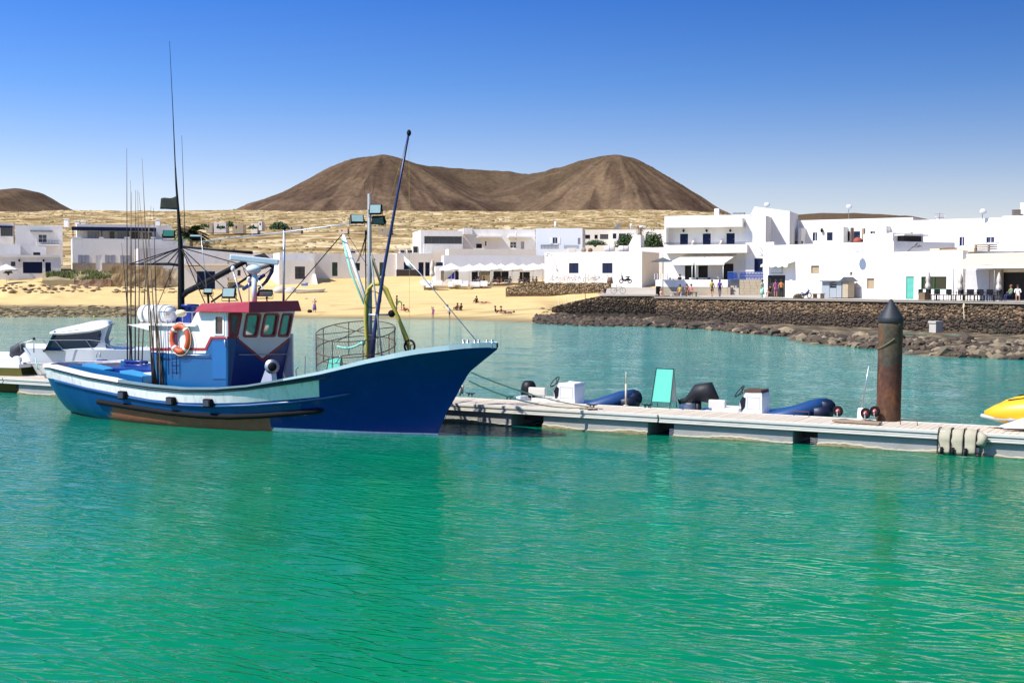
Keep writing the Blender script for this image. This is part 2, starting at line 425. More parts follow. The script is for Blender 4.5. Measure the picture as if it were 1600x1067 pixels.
for i in range(26):
    lam = .35 * 1.17 ** i * (.9 + .2 * rw.rand()); lam = min(lam, 6) if i < 24 else 9
    th = rad((52 + rw.randn() * 13) if i % 3 else (100 + rw.randn() * 30)); k = 2 * math.pi / lam; amp = .0021 * lam ** .75
    spacing = np.maximum(abs(Y) * .0047, .04) * 2.2
    far_ = 1 / (1 + (np.abs(Y) / 45) ** 1.5)
    fade = np.clip(lam / spacing - 1, 0, 1)
    Z += amp * far_ * fade * (2.2 * np.exp(1.6 * (np.sin(k * (X * math.cos(th) + Y * math.sin(th)) + rw.rand() * 6.28 + 3.0 * vn(X * .16 + i, Y * .16)) - 1)) - .8) * (.5 + vn(X * .2 + 3 * i, Y * .2 - i))
grid_obj('sea', X, Y, Z, m)

# ------------------------------------------------------------------ beach and desert plain
m, N, L, B = nodes_mat('beach_sand'); MATS['beach'] = m
tcn = N.new('ShaderNodeTexCoord'); P_ = tcn.outputs['Object']; sx = N.new('ShaderNodeSeparateXYZ'); L.new(P_, sx.inputs[0])
a = noise_n(N, L, P_, .25, 6, .6); b_ = noise_n(N, L, mapping(N, L, P_, (.15, .6, 1)), 1, 7, .65)
c0 = mixc(N, L, a.outputs['Fac'], (.56, .40, .165), (.66, .49, .23))
rm = ramp(N, [(.5, (0, 0, 0)), (.72, (.45, .45, .45))]); L.new(b_.outputs['Fac'], rm.inputs[0])
c1 = mixc(N, L, rm.outputs[0], c0, (.34, .24, .11))
# wet sand along the water
rz = ramp(N, [(.0, (1, 1, 1)), (.12, (.75, .75, .75)), (.3, (0, 0, 0))]); mz = N.new('ShaderNodeMath'); mz.operation = 'MULTIPLY'; L.new(sx.outputs['Z'], mz.inputs[0]); mz.inputs[1].default_value = .8
L.new(mz.outputs[0], rz.inputs[0]); c2 = mixc(N, L, rz.outputs[0], c1, (.25, .19, .09))
# rock shelf and seaweed: high where the vertex mask says so
vc = N.new('ShaderNodeAttribute'); vc.attribute_name = 'rock'
rn = noise_n(N, L, mapping(N, L, P_, (.45, .9, .6)), 1, 8, .7); rk = ramp(N, [(.34, (.035, .028, .02)), (.5, (.10, .075, .05)), (.62, (.24, .19, .11)), (.75, (.36, .29, .15))]); L.new(rn.outputs['Fac'], rk.inputs[0])
c3 = mixc(N, L, vc.outputs['Fac'], c2, rk.outputs[0]); L.new(c3, B.inputs['Base Color'])
B.inputs['Roughness'].default_value = .95; B.inputs['Specular IOR Level'].default_value = .15
bn = noise_n(N, L, P_, 2.2, 6, .65); L.new(bumpn(N, L, bn.outputs['Fac'], .6, .12), B.inputs['Normal'])
ys = np.concatenate([np.arange(52, 200, .42), np.arange(200, 232, 1.5)])
xs = np.concatenate([np.arange(-190, -85, 2.5), np.arange(-85, 62, .45), np.arange(62, 150, 3)])
X, Y = np.meshgrid(xs, ys); Z = ground(X, Y)
bo = grid_obj('beach', X, Y, Z, m)
d = shore_d(X, Y)
left = smst(-22, -34, X) * smst(13, 9, d + 2 * fbm(X * .3, Y * .3)) * smst(-4, .5, d)
mound = smst(-38, -42, X) * smst(24, 28, d) * smst(.42, .52, fbm(X * .22, Y * .22) + .5) * .85
streak = smst(.06, .16, fbm(X * .12, Y * .5, 5)) * smst(20, 10, d) * .35 * (X > -22)
rk_ = np.clip(rockw(X, Y) * smst(26, 20, d * (X < 13)) + left + mound + streak, 0, 1)
at = bo.data.attributes.new('rock', 'FLOAT', 'POINT'); at.data.foreach_set('value', rk_.astype(np.float32).ravel())

m, N, L, B = nodes_mat('desert_scrub'); MATS['desert'] = m
tcn = N.new('ShaderNodeTexCoord'); P_ = tcn.outputs['Object']
a = noise_n(N, L, mapping(N, L, P_, (.09, .045, .1)), 1, 8, .68, .4); r1 = ramp(N, [(.36, (.17, .12, .055)), (.47, (.29, .205, .095)), (.52, (.38, .30, .15)), (.58, (.62, .51, .32))]); L.new(a.outputs['Fac'], r1.inputs[0])
b_ = noise_n(N, L, mapping(N, L, P_, (.010, .006, .1)), 1, 4, .6); r2 = ramp(N, [(.35, (.76, .70, .60)), (.65, (1.1, 1.05, 1.0))]); L.new(b_.outputs['Fac'], r2.inputs[0])
L.new(mixc(N, L, 1.0, r1.outputs[0], r2.outputs[0], 'MULTIPLY'), B.inputs['Base Color']); B.inputs['Roughness'].default_value = 1; B.inputs['Specular IOR Level'].default_value = .05
L.new(bumpn(N, L, a.outputs['Fac'], .8, 1.5), B.inputs['Normal'])
ys = np.geomspace(226, 2100, 330); s = np.linspace(-1, 1, 420)
X = s[None, :] * (ys * .75 + 60)[:, None]; Y = np.repeat(ys[:, None], len(s), 1); Z = ground(X, Y)
Z = Z + smst(280, 500, Y) * fbm(X * .03, Y * .02, 5) * 2.5
def desert_z(x, y):
    x = np.array([x]); y = np.array([y]); return float((ground(x, y) + smst(280, 500, y) * fbm(x * .03, y * .02, 5) * 2.5)[0])
grid_obj('desert_plain', X, Y, Z, m)
# low scrub bushes that dot the plain: a mass no one could count
m = mat('scrub', (.20, .16, .075), .95, .5, .3, island=.45)
sc = M(); rr_ = random.Random(3)
for i in range(6500):
    y = 232 * (1600 / 232) ** (rr_.random() ** .8); x = (rr_.random() * 2 - 1) * (y * .47 + 5)
    if fbm(np.array([x * .03]), np.array([y * .02]))[0] > .11: continue
    z = desert_z(x, y); r = rr_.uniform(.25, .75) * (1 + y / 900); h = r * rr_.uniform(.35, .6)
    n = 5; a0 = rr_.random() * 6
    vs = [Vector((x + r * (.8 + .4 * rr_.random()) * math.cos(a0 + 6.283 * k / n), y + r * (.8 + .4 * rr_.random()) * math.sin(a0 + 6.283 * k / n), z - .3)) for k in range(n)]
    vs += [Vector((x + .7 * r * math.cos(a0 + .6 + 6.283 * k / n), y + .7 * r * math.sin(a0 + .6 + 6.283 * k / n), z + h * (.6 + .4 * rr_.random()))) for k in range(n)] + [Vector((x, y, z + h))]
    fs = [(k, (k + 1) % n, n + k) for k in range(n)] + [((k + 1) % n, n + (k + 1) % n, n + k) for k in range(n)] + [(n + k, n + (k + 1) % n, 2 * n) for k in range(n)]
    sc.smooth = True; sc.add(vs, fs)
sc.build('scrub', m, kind='stuff')

# ------------------------------------------------------------------ volcano
m, N, L, B = nodes_mat('volcano_slope'); MATS['volcano'] = m
tcn = N.new('ShaderNodeTexCoord'); P_ = tcn.outputs['Object']; sx = N.new('ShaderNodeSeparateXYZ'); L.new(P_, sx.inputs[0])
a = noise_n(N, L, mapping(N, L, P_, (.012, .012, .004)), 1, 9, .62, .5)
r1 = ramp(N, [(.30, (.052, .033, .023)), (.45, (.084, .053, .035)), (.58, (.122, .080, .050)), (.75, (.20, .135, .085))]); L.new(a.outputs['Fac'], r1.inputs[0])
f_ = noise_n(N, L, P_, .12, 6, .7); rf = ramp(N, [(.35, (.72, .72, .72)), (.65, (1.2, 1.2, 1.2))]); L.new(f_.outputs['Fac'], rf.inputs[0])
ta = N.new('ShaderNodeAttribute'); ta.attribute_name = 'scree'
c1 = mixc(N, L, ta.outputs['Fac'], r1.outputs[0], (.24, .165, .095))
tb = N.new('ShaderNodeAttribute'); tb.attribute_name = 'olive'
c1 = mixc(N, L, tb.outputs['Fac'], c1, (.095, .066, .036))
L.new(mixc(N, L, 1.0, c1, rf.outputs[0], 'MULTIPLY'), B.inputs['Base Color']); B.inputs['Roughness'].default_value = 1; B.inputs['Specular IOR Level'].default_value = .05
L.new(bumpn(N, L, a.outputs['Fac'], .5, 6), B.inputs['Normal'])
xs = np.linspace(-900, 900, 620); ys = np.linspace(1640, 3100, 420); X, Y = np.meshgrid(xs, ys)
def cone(cx, cy, tab, seed):
    dx = X - cx; dy = Y - cy; r = np.hypot(dx, dy); th = np.arctan2(dy, dx)
    g = fbm(th * 4 + seed, r * .004 + seed, 5) * np.clip(r / 90, 0, 1) * np.clip((420 - r) / 150, 0, 1)
    g2 = fbm(th * 14 + seed, r * .01 + seed, 4) * np.clip(r / 60, 0, 1) * np.clip((380 - r) / 100, 0, 1)
    rr2 = r * (1 + .16 * fbm(th * 1.6 + seed, th * 0 + seed, 3) * np.where(dy < 0, 1, .2))
    return np.interp(rr2 * 1.03, [t[0] for t in tab], [t[1] for t in tab]) + 16 * g + 7 * g2, g2 + g
K = 2500 / F
def yz(py, Yd=2500): return 4 + (441 - py) * Yd / F
L1 = [(0, yz(247)), (20, yz(248.5)), (48, yz(252)), (98, yz(266)), (160, yz(292)), (222, yz(315)), (266, yz(327)), (340, 108), (430, 92), (560, 60), (900, -60)]
L2 = [(0, yz(247)), (12, yz(247.6)), (31, yz(251)), (75, yz(266)), (125, yz(288)), (175, yz(311)), (219, yz(333)), (300, 100), (380, 90), (520, 60), (900, -60)]
c1_, g_1 = cone((598 - 800) * K, 2500, L1, 1.3); c2_, g_2 = cone((962 - 800) * K, 2500, L2, 5.1)
# the rim that joins both summits round the back of the crater
RX = [(560, 252, 2500), (598, 247.5, 2505), (640, 256, 2560), (700, 262, 2650), (760, 266, 2680), (830, 272, 2640), (872, 262, 2540), (910, 252.5, 2510), (940, 248.5, 2500), (962, 247.5, 2500), (985, 251, 2500)]
rim = np.full(X.shape, -1e9)
pts = [((px - 800) * Yd / F, Yd, 4 + (441 - py) * Yd / F) for px, py, Yd in RX]
for i_, ((ax, ay, az), (bx, by, bz)) in enumerate(zip(pts[:-1], pts[1:])):
    dx, dy = bx - ax, by - ay; t = np.clip(((X - ax) * dx + (Y - ay) * dy) / (dx * dx + dy * dy), 0, 1)
    dd = np.hypot(X - ax - t * dx, Y - ay - t * dy)
    rim = np.maximum(rim, az + t * (bz - az) - (np.sqrt(dd * dd + 20 ** 2) - 20) * [.66, .62, .50, .42, .42, .46, .60, .64, .70, .78][i_])
rim = rim + 8 * fbm(X * .02, Y * .008, 4)
k_ = 9.0
mxx = np.maximum(np.maximum(c1_, c2_), rim)
Z = mxx + k_ * np.log(np.exp((c1_ - mxx) / k_) + np.exp((c2_ - mxx) / k_) + np.exp((rim - mxx) / k_)) - 2
Z = Z + 3.0 * fbm(X * .03, Y * .03, 4)
Z = np.where(Z < -40, -40, Z)
vo = grid_obj('volcano', X, Y, Z, m)
scree = smst(.05, .16, np.where(c1_ > c2_, g_1, g_2)) * smst(95, 130, Z) * (.25 + .5 * (fbm(X * .015 + 7, Y * .01) + .2))
scree = scree + .8 * smst(26, 8, abs(X - (930 - 800) * K * 1.0 + (Y - 2400) * .1)) * smst(240, 200, Z) * (Y < 2500) * (.5 + fbm(X * .1, Y * .02, 4))
olive = smst(140, 240, Z + 60 * fbm(X * .01, Y * .01)) * .35 + .35 * (rim >= mxx - 1)
for nm, ar in (('scree', scree), ('olive', olive)):
    at = vo.data.attributes.new(nm, 'FLOAT', 'POINT'); at.data.foreach_set('value', np.clip(ar, 0, 1).astype(np.float32).ravel())
# two smaller hills
def hill(name, cpx, Yd, prof, depth, mt):
    xs = np.array([(p[0] - 800) * Yd / F for p in prof]); hs_ = np.array([4 + (441 - p[1]) * Yd / F for p in prof])
    gx = np.linspace(xs[0], xs[-1], 120); gy = np.linspace(Yd - depth, Yd + depth, 50); X, Y = np.meshgrid(gx, gy)
    base = 60.0; H = np.interp(X, xs, hs_); q = np.clip(1 - np.abs(Y - Yd) / depth, 0, 1)
    Z = base + (H - base) * np.sin(q * math.pi / 2) ** .9 + 3 * fbm(X * .04, Y * .04, 5) * q
    o = grid_obj(name, X, Y, Z, mt)
    for nm in ('scree', 'olive'):
        at = o.data.attributes.new(nm, 'FLOAT', 'POINT'); at.data.foreach_set('value', np.full(X.size, (.35 if name == 'low_hill' else 0) if nm == 'scree' else (.8 if name == 'low_hill' else .25), dtype=np.float32))
hill('dark_hill', 38, 1900, [(-260, 345), (-120, 330), (-60, 318), (-20, 306), (10, 299), (38, 296.5), (58, 300), (76, 312), (92, 321), (108, 328), (130, 338), (200, 350)], 260, MATS['volcano'])
hill('low_hill', 1320, 1800, [(1130, 350), (1200, 341), (1240, 336.5), (1300, 334), (1360, 335.5), (1405, 338.5), (1450, 348)], 200, MATS['volcano'])
# ------------------------------------------------------------------ fishing boat
HSHADE = mat('shaded_hull_blue', (.002, .014, .18), .22, .12, 1.2, .06, 3, spec=.5, dirt=((.008, .035, .24), .5, 1.1, .8))  # hull blue with the shade of the bow flare painted into it
HBLUE = mat('lit_hull_blue', (.003, .055, .19), .3, .15, 1.0, .08, 4, dirt=((.012, .08, .20), .5, 1.5, .5))  # the same hull blue, painted lighter for the sunlit aft part
HWHITE = mat('white_hull_band', (.86, .83, .80), .4, .06, 1.2, .08, 5, dirt=((.34, .22, .12), .55, 7.0, .18))
ANTIF = mat('brown_antifouling', (.34, .10, .045), .85, .3, 2.5, .5, 12, dirt=((.26, .17, .10), .6, 2.5, .5))
STRAKE = mat('dark_strake', (.008, .03, .045), .5, .3, 4)
CAPW = mat('white_cap_rail', (.80, .77, .76), .45, .05, 3, .1, 8, dirt=((.5, .45, .4), .3, 3, 1))
CAPB = mat('pale_blue_cap_rail', (.45, .60, .64), .45, .08, 3, .1, 8)
CABW = mat('white_cabin_paint', (.82, .79, .76), .35, .04, 1.5, .05, 5, dirt=((.55, .5, .42), .3, 2.5, .25))
CABB = mat('blue_cabin_paint', (.003, .10, .27), .35, .12, 1.2, .05, 5, dirt=((.02, .08, .25), .4, 2.0, .3))
CABN = mat('navy_and_shaded_cabin_blue', (.006, .03, .20), .35, .15, 1.5, .05, 5)  # navy for fittings; on the cabin front it is cabin blue darkened as shade
RED = mat('red_trim', (.33, .022, .035), .4, .12, 3, .05, 8, dirt=((.4, .12, .1), .3, 3, .4))
BLACKM = mat('black_mast_paint', (.008, .009, .012), .7, .3, 5, spec=.2)
ALUM = mat('aluminium', (.55, .58, .60), .4, .1, 8, metal=.8)
LAMPG = mat('floodlight_glass', (.30, .42, .40), .12, .15, 8, spec=.8)
YHOSE = mat('yellow_hose', (.42, .36, .05), .5, .15, 5)
OLIVE = mat('olive_pipe', (.26, .22, .08), .55, .2, 5)
NAVYM = mat('navy_boom_paint', (.008, .02, .10), .4, .2, 5)
RUST = mat('rusty_wire', (.10, .05, .035), .8, .4, 10)
BAMB = mat('bamboo', (.20, .13, .07), .6, .35, 6)
CANE = mat('dark_cane', (.05, .035, .03), .6, .35, 6)
ORANGE = mat('orange_lifebuoy', (.62, .10, .03), .5, .12, 6)
ROPEB = mat('beige_rope', (.78, .66, .44), .9, .25, 30)
ROPET = mat('turquoise_rope', (.25, .62, .50), .9, .2, 30)
RADARW = mat('radar_housing', (.60, .70, .76), .4, .05, 5)
RAFTW = mat('white_grp_canister', (.78, .80, .80), .35, .05, 5)
DECKM = mat('grey_deck', (.14, .12, .12), .8, .3, 4, .3, 12)
LBLUE = mat('light_blue_hatch', (.05, .30, .55), .45, .12, 3)

B0 = on_z(115, 640, 0); B1 = on_z(685, 680, 0)
BF = Fr((B0.x, B0.y), (B1.x - B0.x, B1.y - B0.y)); BL = (B1 - B0).length
boat = thing('fishing_boat', (*BF.P(BL / 2, 0, 0).xy, 0), 'blue and white wooden fishing boat with red roofed wheelhouse moored beside the pontoon', 'fishing boat')

STEM = [(0.0, BL)]
for px, py in ((684, 677), (695, 650), (710, 625), (725, 595), (735, 580), (757, 562), (777, 546)):
    u, z = BF.uz(px, py, 0); STEM.append((z, u))
STEM = sorted(STEM)
STERN = [(-.5, .7), (0, .05), (.3, -.22), (.8, -.50), (1.2, -.62), (1.8, -.70)]
def ue(z): return float(np.interp(z, [a for a, b in STEM], [b for a, b in STEM])) if z >= 0 else BL + z * .9
def us(z): return float(np.interp(z, [a for a, b in STERN], [b for a, b in STERN]))
TT = [0, .05, .12, .2, .3, .45, .6, .7, .8, .88, .94, .975, 1]
SH_ = [1.05, 1.32, 1.6, 1.82, 1.98, 2.05, 2.0, 1.88, 1.62, 1.25, .80, .42, 0]
WL_ = [0.30, .62, 1.05, 1.42, 1.70, 1.82, 1.62, 1.32, .88, .50, .22, .08, 0]
def rnd(t, w): return math.sqrt(max(0, 1 - (1 - min(t / w, 1)) ** 2))
def hbf(t, k):
    s_ = float(np.interp(t, TT, SH_)) * rnd(t, .085); w_ = float(np.interp(t, TT, WL_)) * rnd(t, .03)
    if k < 0: return w_ * max(0, 1 + k * .8)
    p = lerp(.6, 1.55, float(np.clip((t - .45) / .4, 0, 1)))
    return w_ + (s_ - w_) * min(k, 1.2) ** p
def hp(t, k, zs, side=-1, off=0.0):
    z = k * zs; u = us(z) + t * (ue(z) - us(z)); h = hbf(t, k)
    return BF.P(u, side * (h + off), z)
SHEER = [(60, 574), (79, 574), (135, 588), (185, 597), (235, 604), (285, 608.5), (335, 608.5), (385, 604.5), (430, 597), (480, 588.5), (500, 585), (575, 567.5), (650, 553.5), (725, 544.5), (760, 542.5), (777, 543.5)]
def solve(curve, fn, lo, hi):
    cx = [c[0] for c in curve]; cy = [c[1] for c in curve]
    for _ in range(34):
        mid = (lo + hi) / 2; px, py = proj(fn(mid))
        if py > np.interp(px, cx, cy): lo = mid
        else: hi = mid
    return (lo + hi) / 2
TS = sorted(set([round(.085 * (1 - math.cos(math.pi / 2 * i / 9)), 4) for i in range(10)] + [.085 + .915 * i / 96 for i in range(97)] + [.085 + .915 * (i + .5) / 96 for i in range(8, 70)]))
ZS = []
for t in TS:
    tt = max(t, .05)
    ZS.append(solve(SHEER, lambda z: hp(tt, 1, z), .6, 3.2))
def zsf(t): return float(np.interp(t, TS, ZS))
ROWC = {
 'boot': [(60, 633), (105, 634), (430, 668), (575, 674), (684, 677.5), (700, 678)],
 'brown': [(60, 600), (97, 618), (152, 627), (210, 636.5), (260, 644), (310, 649), (360, 651), (410, 649), (460, 645), (507, 640.5), (600, 628), (700, 617), (777, 611)],
 'rub': [(60, 590), (84, 594), (135, 607), (185, 618), (235, 627), (285, 633), (335, 635), (385, 633.5), (460, 628), (507, 622), (600, 606), (700, 590), (777, 582)],
 'bot': [(60, 588), (84, 592), (135, 605), (185, 615), (235, 624), (285, 629), (335, 630), (385, 629), (460, 623.5), (502, 619.5), (600, 601), (700, 583), (777, 574)],
 'top': [(60, 574.5), (82, 577), (135, 590.8), (185, 600), (235, 607.5), (285, 612), (335, 612), (385, 608.5), (460, 598), (502, 591.5), (600, 567), (700, 550.5), (777, 548)]}
KR = {n: [solve(c, (lambda t, zs: (lambda k: hp(t, k, zs)))(t, zs), 0.0, 1.1) for t, zs in zip(TS, ZS)] for n, c in ROWC.items()}
names_ = ['boot', 'brown', 'rub', 'bot', 'top']
rowsK = []
for i, t in enumerate(TS):
    ks = [-.6, -.25, 0.0]; last = 0.0
    for n in names_:
        k = min(max(KR[n][i], last + .02), .97); 
        # a middle ring between rows keeps the flare smooth
        ks += [(last + k) / 2, k]; last = k
    ks += [(last + 1) / 2 if last < .98 else .99, 1.0]
    rowsK.append(ks)
hm = M(); hm.smooth = True
nr = len(rowsK[0]); NT = len(TS)
for side in (-1, 1):
    P0 = [[hp(TS[i], rowsK[i][j], ZS[i], side) for i in range(NT)] for j in range(nr)]
    vs = [p for r in P0 for p in r]; b = len(hm.v); hm.v += [tuple(p) for p in vs]
    for j in range(nr - 1):
        for i in range(NT - 1):
            px = proj(hp((TS[i] + TS[i + 1]) / 2, rowsK[i][j], ZS[i], -1))[0]
            if j < 2: mi = 3
            elif j < 4: mi = 1 if px < 176 else (3 if px < 427 else 2)     # waterline up to boot line
            elif j < 6: mi = 1 if px < 176 else (3 if px < 425 - 4 * (j - 4) else 0)
            elif j < 10: mi = 1 if px < 470 else 0
            elif j < 12: mi = 2 if px < 501 else 0
            else: mi = 4 if px < 490 else 0
            hm.f.append((b + j * NT + i, b + j * NT + i + 1, b + (j + 1) * NT + i + 1, b + (j + 1) * NT + i)); hm.mi.append(mi); hm.sm.append(True)
hull = hm.build('hull', [HSHADE, HBLUE, HWHITE, ANTIF, STRAKE], boat)
def strake(name, curve_or_k, p0, p1, r, m_, parent=hull, sq=1.0):
    pts = []
    for i, t in enumerate(TS):
        px = proj(hp(t, curve_or_k[i], ZS[i]))[0]
        if p0 <= px <= p1: pts.append(hp(t, curve_or_k[i], ZS[i], -1, r * .35))
    k = M(); n = len(pts); k.tube(pts, [r * (.4 if i in (0, n - 1) else 1) for i in range(n)], 8); k.build(name, m_, parent)
strake('rubbing_strake', KR['brown'], 150, 508, .075, RUBBER)
strake('half_round_moulding', KR['rub'], 84, 560, .04, HBLUE)
strake('sheer_moulding', KR['top'], 80, 520, .028, STRAKE)
# cap rail: one band each side, white aft, pale blue forward
cr_ = M()
for side in (-1, 1):
    for i in range(NT - 1):
        a = []
        for q in (i, i + 1):
            t, zs = TS[q], ZS[q]; h = hbf(t, 1); u = us(zs) + t * (ue(zs) - us(zs)); wi = .24 if t < .3 else (.17 if t < .75 else .24)
            ho = h + .05; hi_ = max(h - wi, 0.0)
            px = proj(hp(t, 1, zs))[0]
            th = .075 if px < 190 else lerp(.05, .13, float(np.clip((px - 430) / 200, 0, 1)))
            a.append([BF.P(u, side * ho, zs), BF.P(u, side * ho, zs + th), BF.P(u, side * hi_, zs + th), BF.P(u, side * hi_, zs)])
        px = proj(a[0][0])[0] if side < 0 else (100 if TS[i] < .22 else 500)
        cr_.cur = 0 if (px < 182 if side < 0 else px < 200) else (2 if px < 440 and side < 0 else 1)
        b = len(cr_.v); cr_.add(a[0] + a[1], [(k, (k + 1) % 4, 4 + (k + 1) % 4, 4 + k) for k in range(4)])
cr_.build('cap_rail', [CAPW, CAPB, mat('dark_cap_rail', (.16, .24, .27), .6, .2, 4)], boat)
# inner bulwark and deck
def dk(t): return zsf(t) - lerp(.62, .40, float(np.clip((t - .6) / .3, 0, 1)))
def inner(t, zs, frac, off=.09):
    """a point inside the planking at a share of the way from deck to rail"""
    z = lerp(dk(t) - .02, zs, frac); k = z / zs; h = max(hbf(t, k) - off, 0)
    u0, u1 = us(z) + .07, ue(z) - .16; return u0 + t * (u1 - u0), h, z
iw = M(); iw.smooth = True
for side in (-1, 1):
    for i in range(NT - 1):
        qs = []
        for q in (i, i + 1):
            t, zs = TS[q], ZS[q]
            for fr_a in (1, .5, 0): u, h, z = inner(t, zs, fr_a); qs.append(BF.P(u, side * h, z))
        iw.cur = 0 if TS[i] < .33 else 1
        iw.add(qs, [(0, 1, 4, 3), (1, 2, 5, 4)])
iw.build('bulwark_lining', [mat('pale_bulwark', (.62, .58, .60), .6, .08, 3), LBLUE], boat)
dm = M()
for i in range(NT - 1):
    q = []
    for j in (i, i + 1):
        t, zs = TS[j], ZS[j]; u, h, z = inner(t, zs, 0, .08); h = max(h, .001)
        q += [BF.P(u, -h, z), BF.P(u, 0, z + .04), BF.P(u, h, z)]
    dm.add(q, [(0, 1, 4, 3), (1, 2, 5, 4)])
dm.build('deck', DECKM, boat)
# rubber fender blocks on the near side
for px, py in ((190.5, 617.5), (266, 627), (324, 630)):
    v = -1.9
    for _ in range(4):
        u, z = BF.uz(px, py, v); t = (u - us(z)) / (ue(z) - us(z)); v = -(hbf(t, z / zsf(t)) + .09)
    fm = M(); fm.fbox(BF, u - .14, u + .14, v - .05, v + .12, z - .11, z + .12)
    fo = fm.build('fender', RUBBER, boat)
    bv = fo.modifiers.new('bevel', 'BEVEL'); bv.width = .03; bv.segments = 2
    pm = M(); pm.fbox(BF, u - .1, u + .1, v - .068, v - .05, z - .075, z + .085); pm.build('fender_face', mat('worn_rubber', (.035, .04, .06), .5, .3, 9), fo)
def bx(name, pts, v0, v1, m_, parent=boat, bev=.0):
    """prism from a pixel outline on the plane v0, running back to v1"""
    k = M(); ab = [BF.uz(a, b, v0) for a, b in pts]
    k.panel(lambda a, b, w: BF.P(a, w, b), ab, (), 0)
    k.v = [tuple(BF.P(a, v, b)) for v in (v0, v1) for a, b in ab]
    o = k.build(name, m_, parent)
    if bev: q = o.modifiers.new('bevel', 'BEVEL'); q.width = bev; q.segments = 2
    return o
# aft working well: blue coamings, hatch lids, bench
def ubox(name, u0, u1, v0, v1, z0, z1, m_, parent=boat, bev=.012):
    k = M(); k.fbox(BF, u0, u1, v0, v1, z0, z1); o = k.build(name, m_, parent)
    if bev: q = o.modifiers.new('bevel', 'BEVEL'); q.width = bev; q.segments = 2
    return o
AZ = zsf(.2)
k = M()
pa = BF.uz(108, 569, -1.05); pb = BF.uz(222, 592, -1.05)
for v in (-1.05, 1.0):
    k.add([BF.P(pa[0], v, pa[1] - .35), BF.P(pb[0], v, pb[1] - .3), BF.P(pb[0], v, pb[1] + .05), BF.P(pa[0], v, pa[1]),
           BF.P(pa[0], v + .05, pa[1] - .35), BF.P(pb[0], v + .05, pb[1] - .3), BF.P(pb[0], v + .05, pb[1] + .05), BF.P(pa[0], v + .05, pa[1])],
          [(0, 1, 2, 3), (7, 6, 5, 4), (3, 2, 6, 7), (0, 3, 7, 4), (1, 5, 6, 2)])
k.build('coaming', CABB, boat)
lid = M()
for (xa, ya), (xb, yb), v0, v1 in (((128, 568.5), (163, 577), -.62, -.15), ((187, 579), (222, 587.5), -1.0, -.5)):
    a = BF.uz(xa, ya, v0); b = BF.uz(xb, yb, v0)
    l1 = M(); l1.add([BF.P(a[0], v0, a[1]), BF.P(b[0], v0, b[1]), BF.P(b[0], v1, b[1]), BF.P(a[0], v1, a[1]), BF.P(a[0], v0, a[1] - .2), BF.P(b[0], v0, b[1] - .2), BF.P(b[0], v1, b[1] - .2), BF.P(a[0], v1, a[1] - .2)],
                       [(0, 1, 2, 3), (4, 7, 6, 5), (0, 4, 5, 1), (1, 5, 6, 2), (2, 6, 7, 3), (3, 7, 4, 0)])
    l1.build('hatch_lid', LBLUE, boat)
u_, z_ = BF.uz(200, 575, -.1); ubox('fish_box', u_ - .6, u_ + 1.2, -.25, 1.25, z_ - .35, z_, CABN)
u_, z_ = BF.uz(231, 584, -.6); ubox('white_crate', u_ - .18, u_ + .25, -.6, -.2, z_ - .2, z_ + .03, CABW)
u_, z_ = BF.uz(155, 566, 1.2); ubox('vent_box', u_ - .12, u_ + .12, 1.2, 1.45, z_ - .2, z_ + .08, CABN)
k = M()
for px in (151, 156.5):
    k = M(); q = BF.pp(px, 558, 1.6); k.tube([q, q + Vector((0, 0, .13))], .018, 6); k.ball(q + Vector((0, 0, .13)), .03, 6, 4); k.build('bitt', STEEL, boat)

# wheelhouse ---------------------------------------------------------
VN = -1.18
def S_(px, py): return BF.uz(px, py, VN)
def panel_px(mm, pts, holes, v, th, fn=None):
    mm.panel(lambda a, b, w: BF.P(a, v + w, b), [BF.uz(a, b, v) for a, b in pts], [[BF.uz(a, b, v) for a, b in h] for h in holes], th)
zb = dk(.5) - .05
wh = M()
hole_s = [(336, 494.5), (348, 494.5), (348, 522.5), (336, 522.5)]
panel_px(wh, [(237, 509), (297, 509), (307, 488), (355.5, 488), (355.5, 528), (330.5, 528), (321, 552), (237, 552)], [hole_s], VN, .06)
whs = wh.build('cabin_side', CABW, boat)
k = M(); panel_px(k, [(237, 552), (321, 552), (330.5, 528), (355.5, 528), (355.5, 608), (237, 608)], [], VN + .002, .06); k.build('lower_cabin_side', CABB, boat)
k = M(); panel_px(k, [(236, 543.5), (320, 543.5), (328.5, 526), (355.5, 526), (355.5, 529.5), (331, 529.5), (322, 547.5), (236, 547.5)], [], VN - .012, .012); k.build('red_stripe', RED, boat)
# front: near corner, far corner, top leaning forward
uA, zA = S_(355.5, 560); uTopA = S_(355.5, 488)[0]; zT = S_(355.5, 488)[1]
nb = BF.uz(361, 600, -.85); ntp = BF.uz(379, 487.5, -.85)
UB, UT = nb[0], ntp[0]; FV = 1.2
for vv in np.arange(.6, 2.2, .02):
    if proj(BF.P(UT, vv, zT))[0] > 461: FV = float(vv); break
print('wheelhouse far side v', FV, 'UT', UT, 'UB', UB, 'zT', zT, 'uA', uA)
def corner3(px, py):                       # point on the front plane (leaning), from a pixel
    best = None
    # front plane through (UB,*,zb0) and (UT,*,zT)
    n_ = Vector((BF.a.x, BF.a.y, 0)); z0 = nb[1]; sl_ = (UT - UB) / (zT - z0)
    r = ray(px, py); O = Vector((0, 0, CAMZ))
    # plane: (P.a - UB) - sl*(z - z0) = 0
    c = r.x * BF.a.x + r.y * BF.a.y - sl_ * r.z
    d0 = (O.x - BF.O.x) * BF.a.x + (O.y - BF.O.y) * BF.a.y - UB - sl_ * (O.z - z0)
    t = -d0 / c; return O + r * t
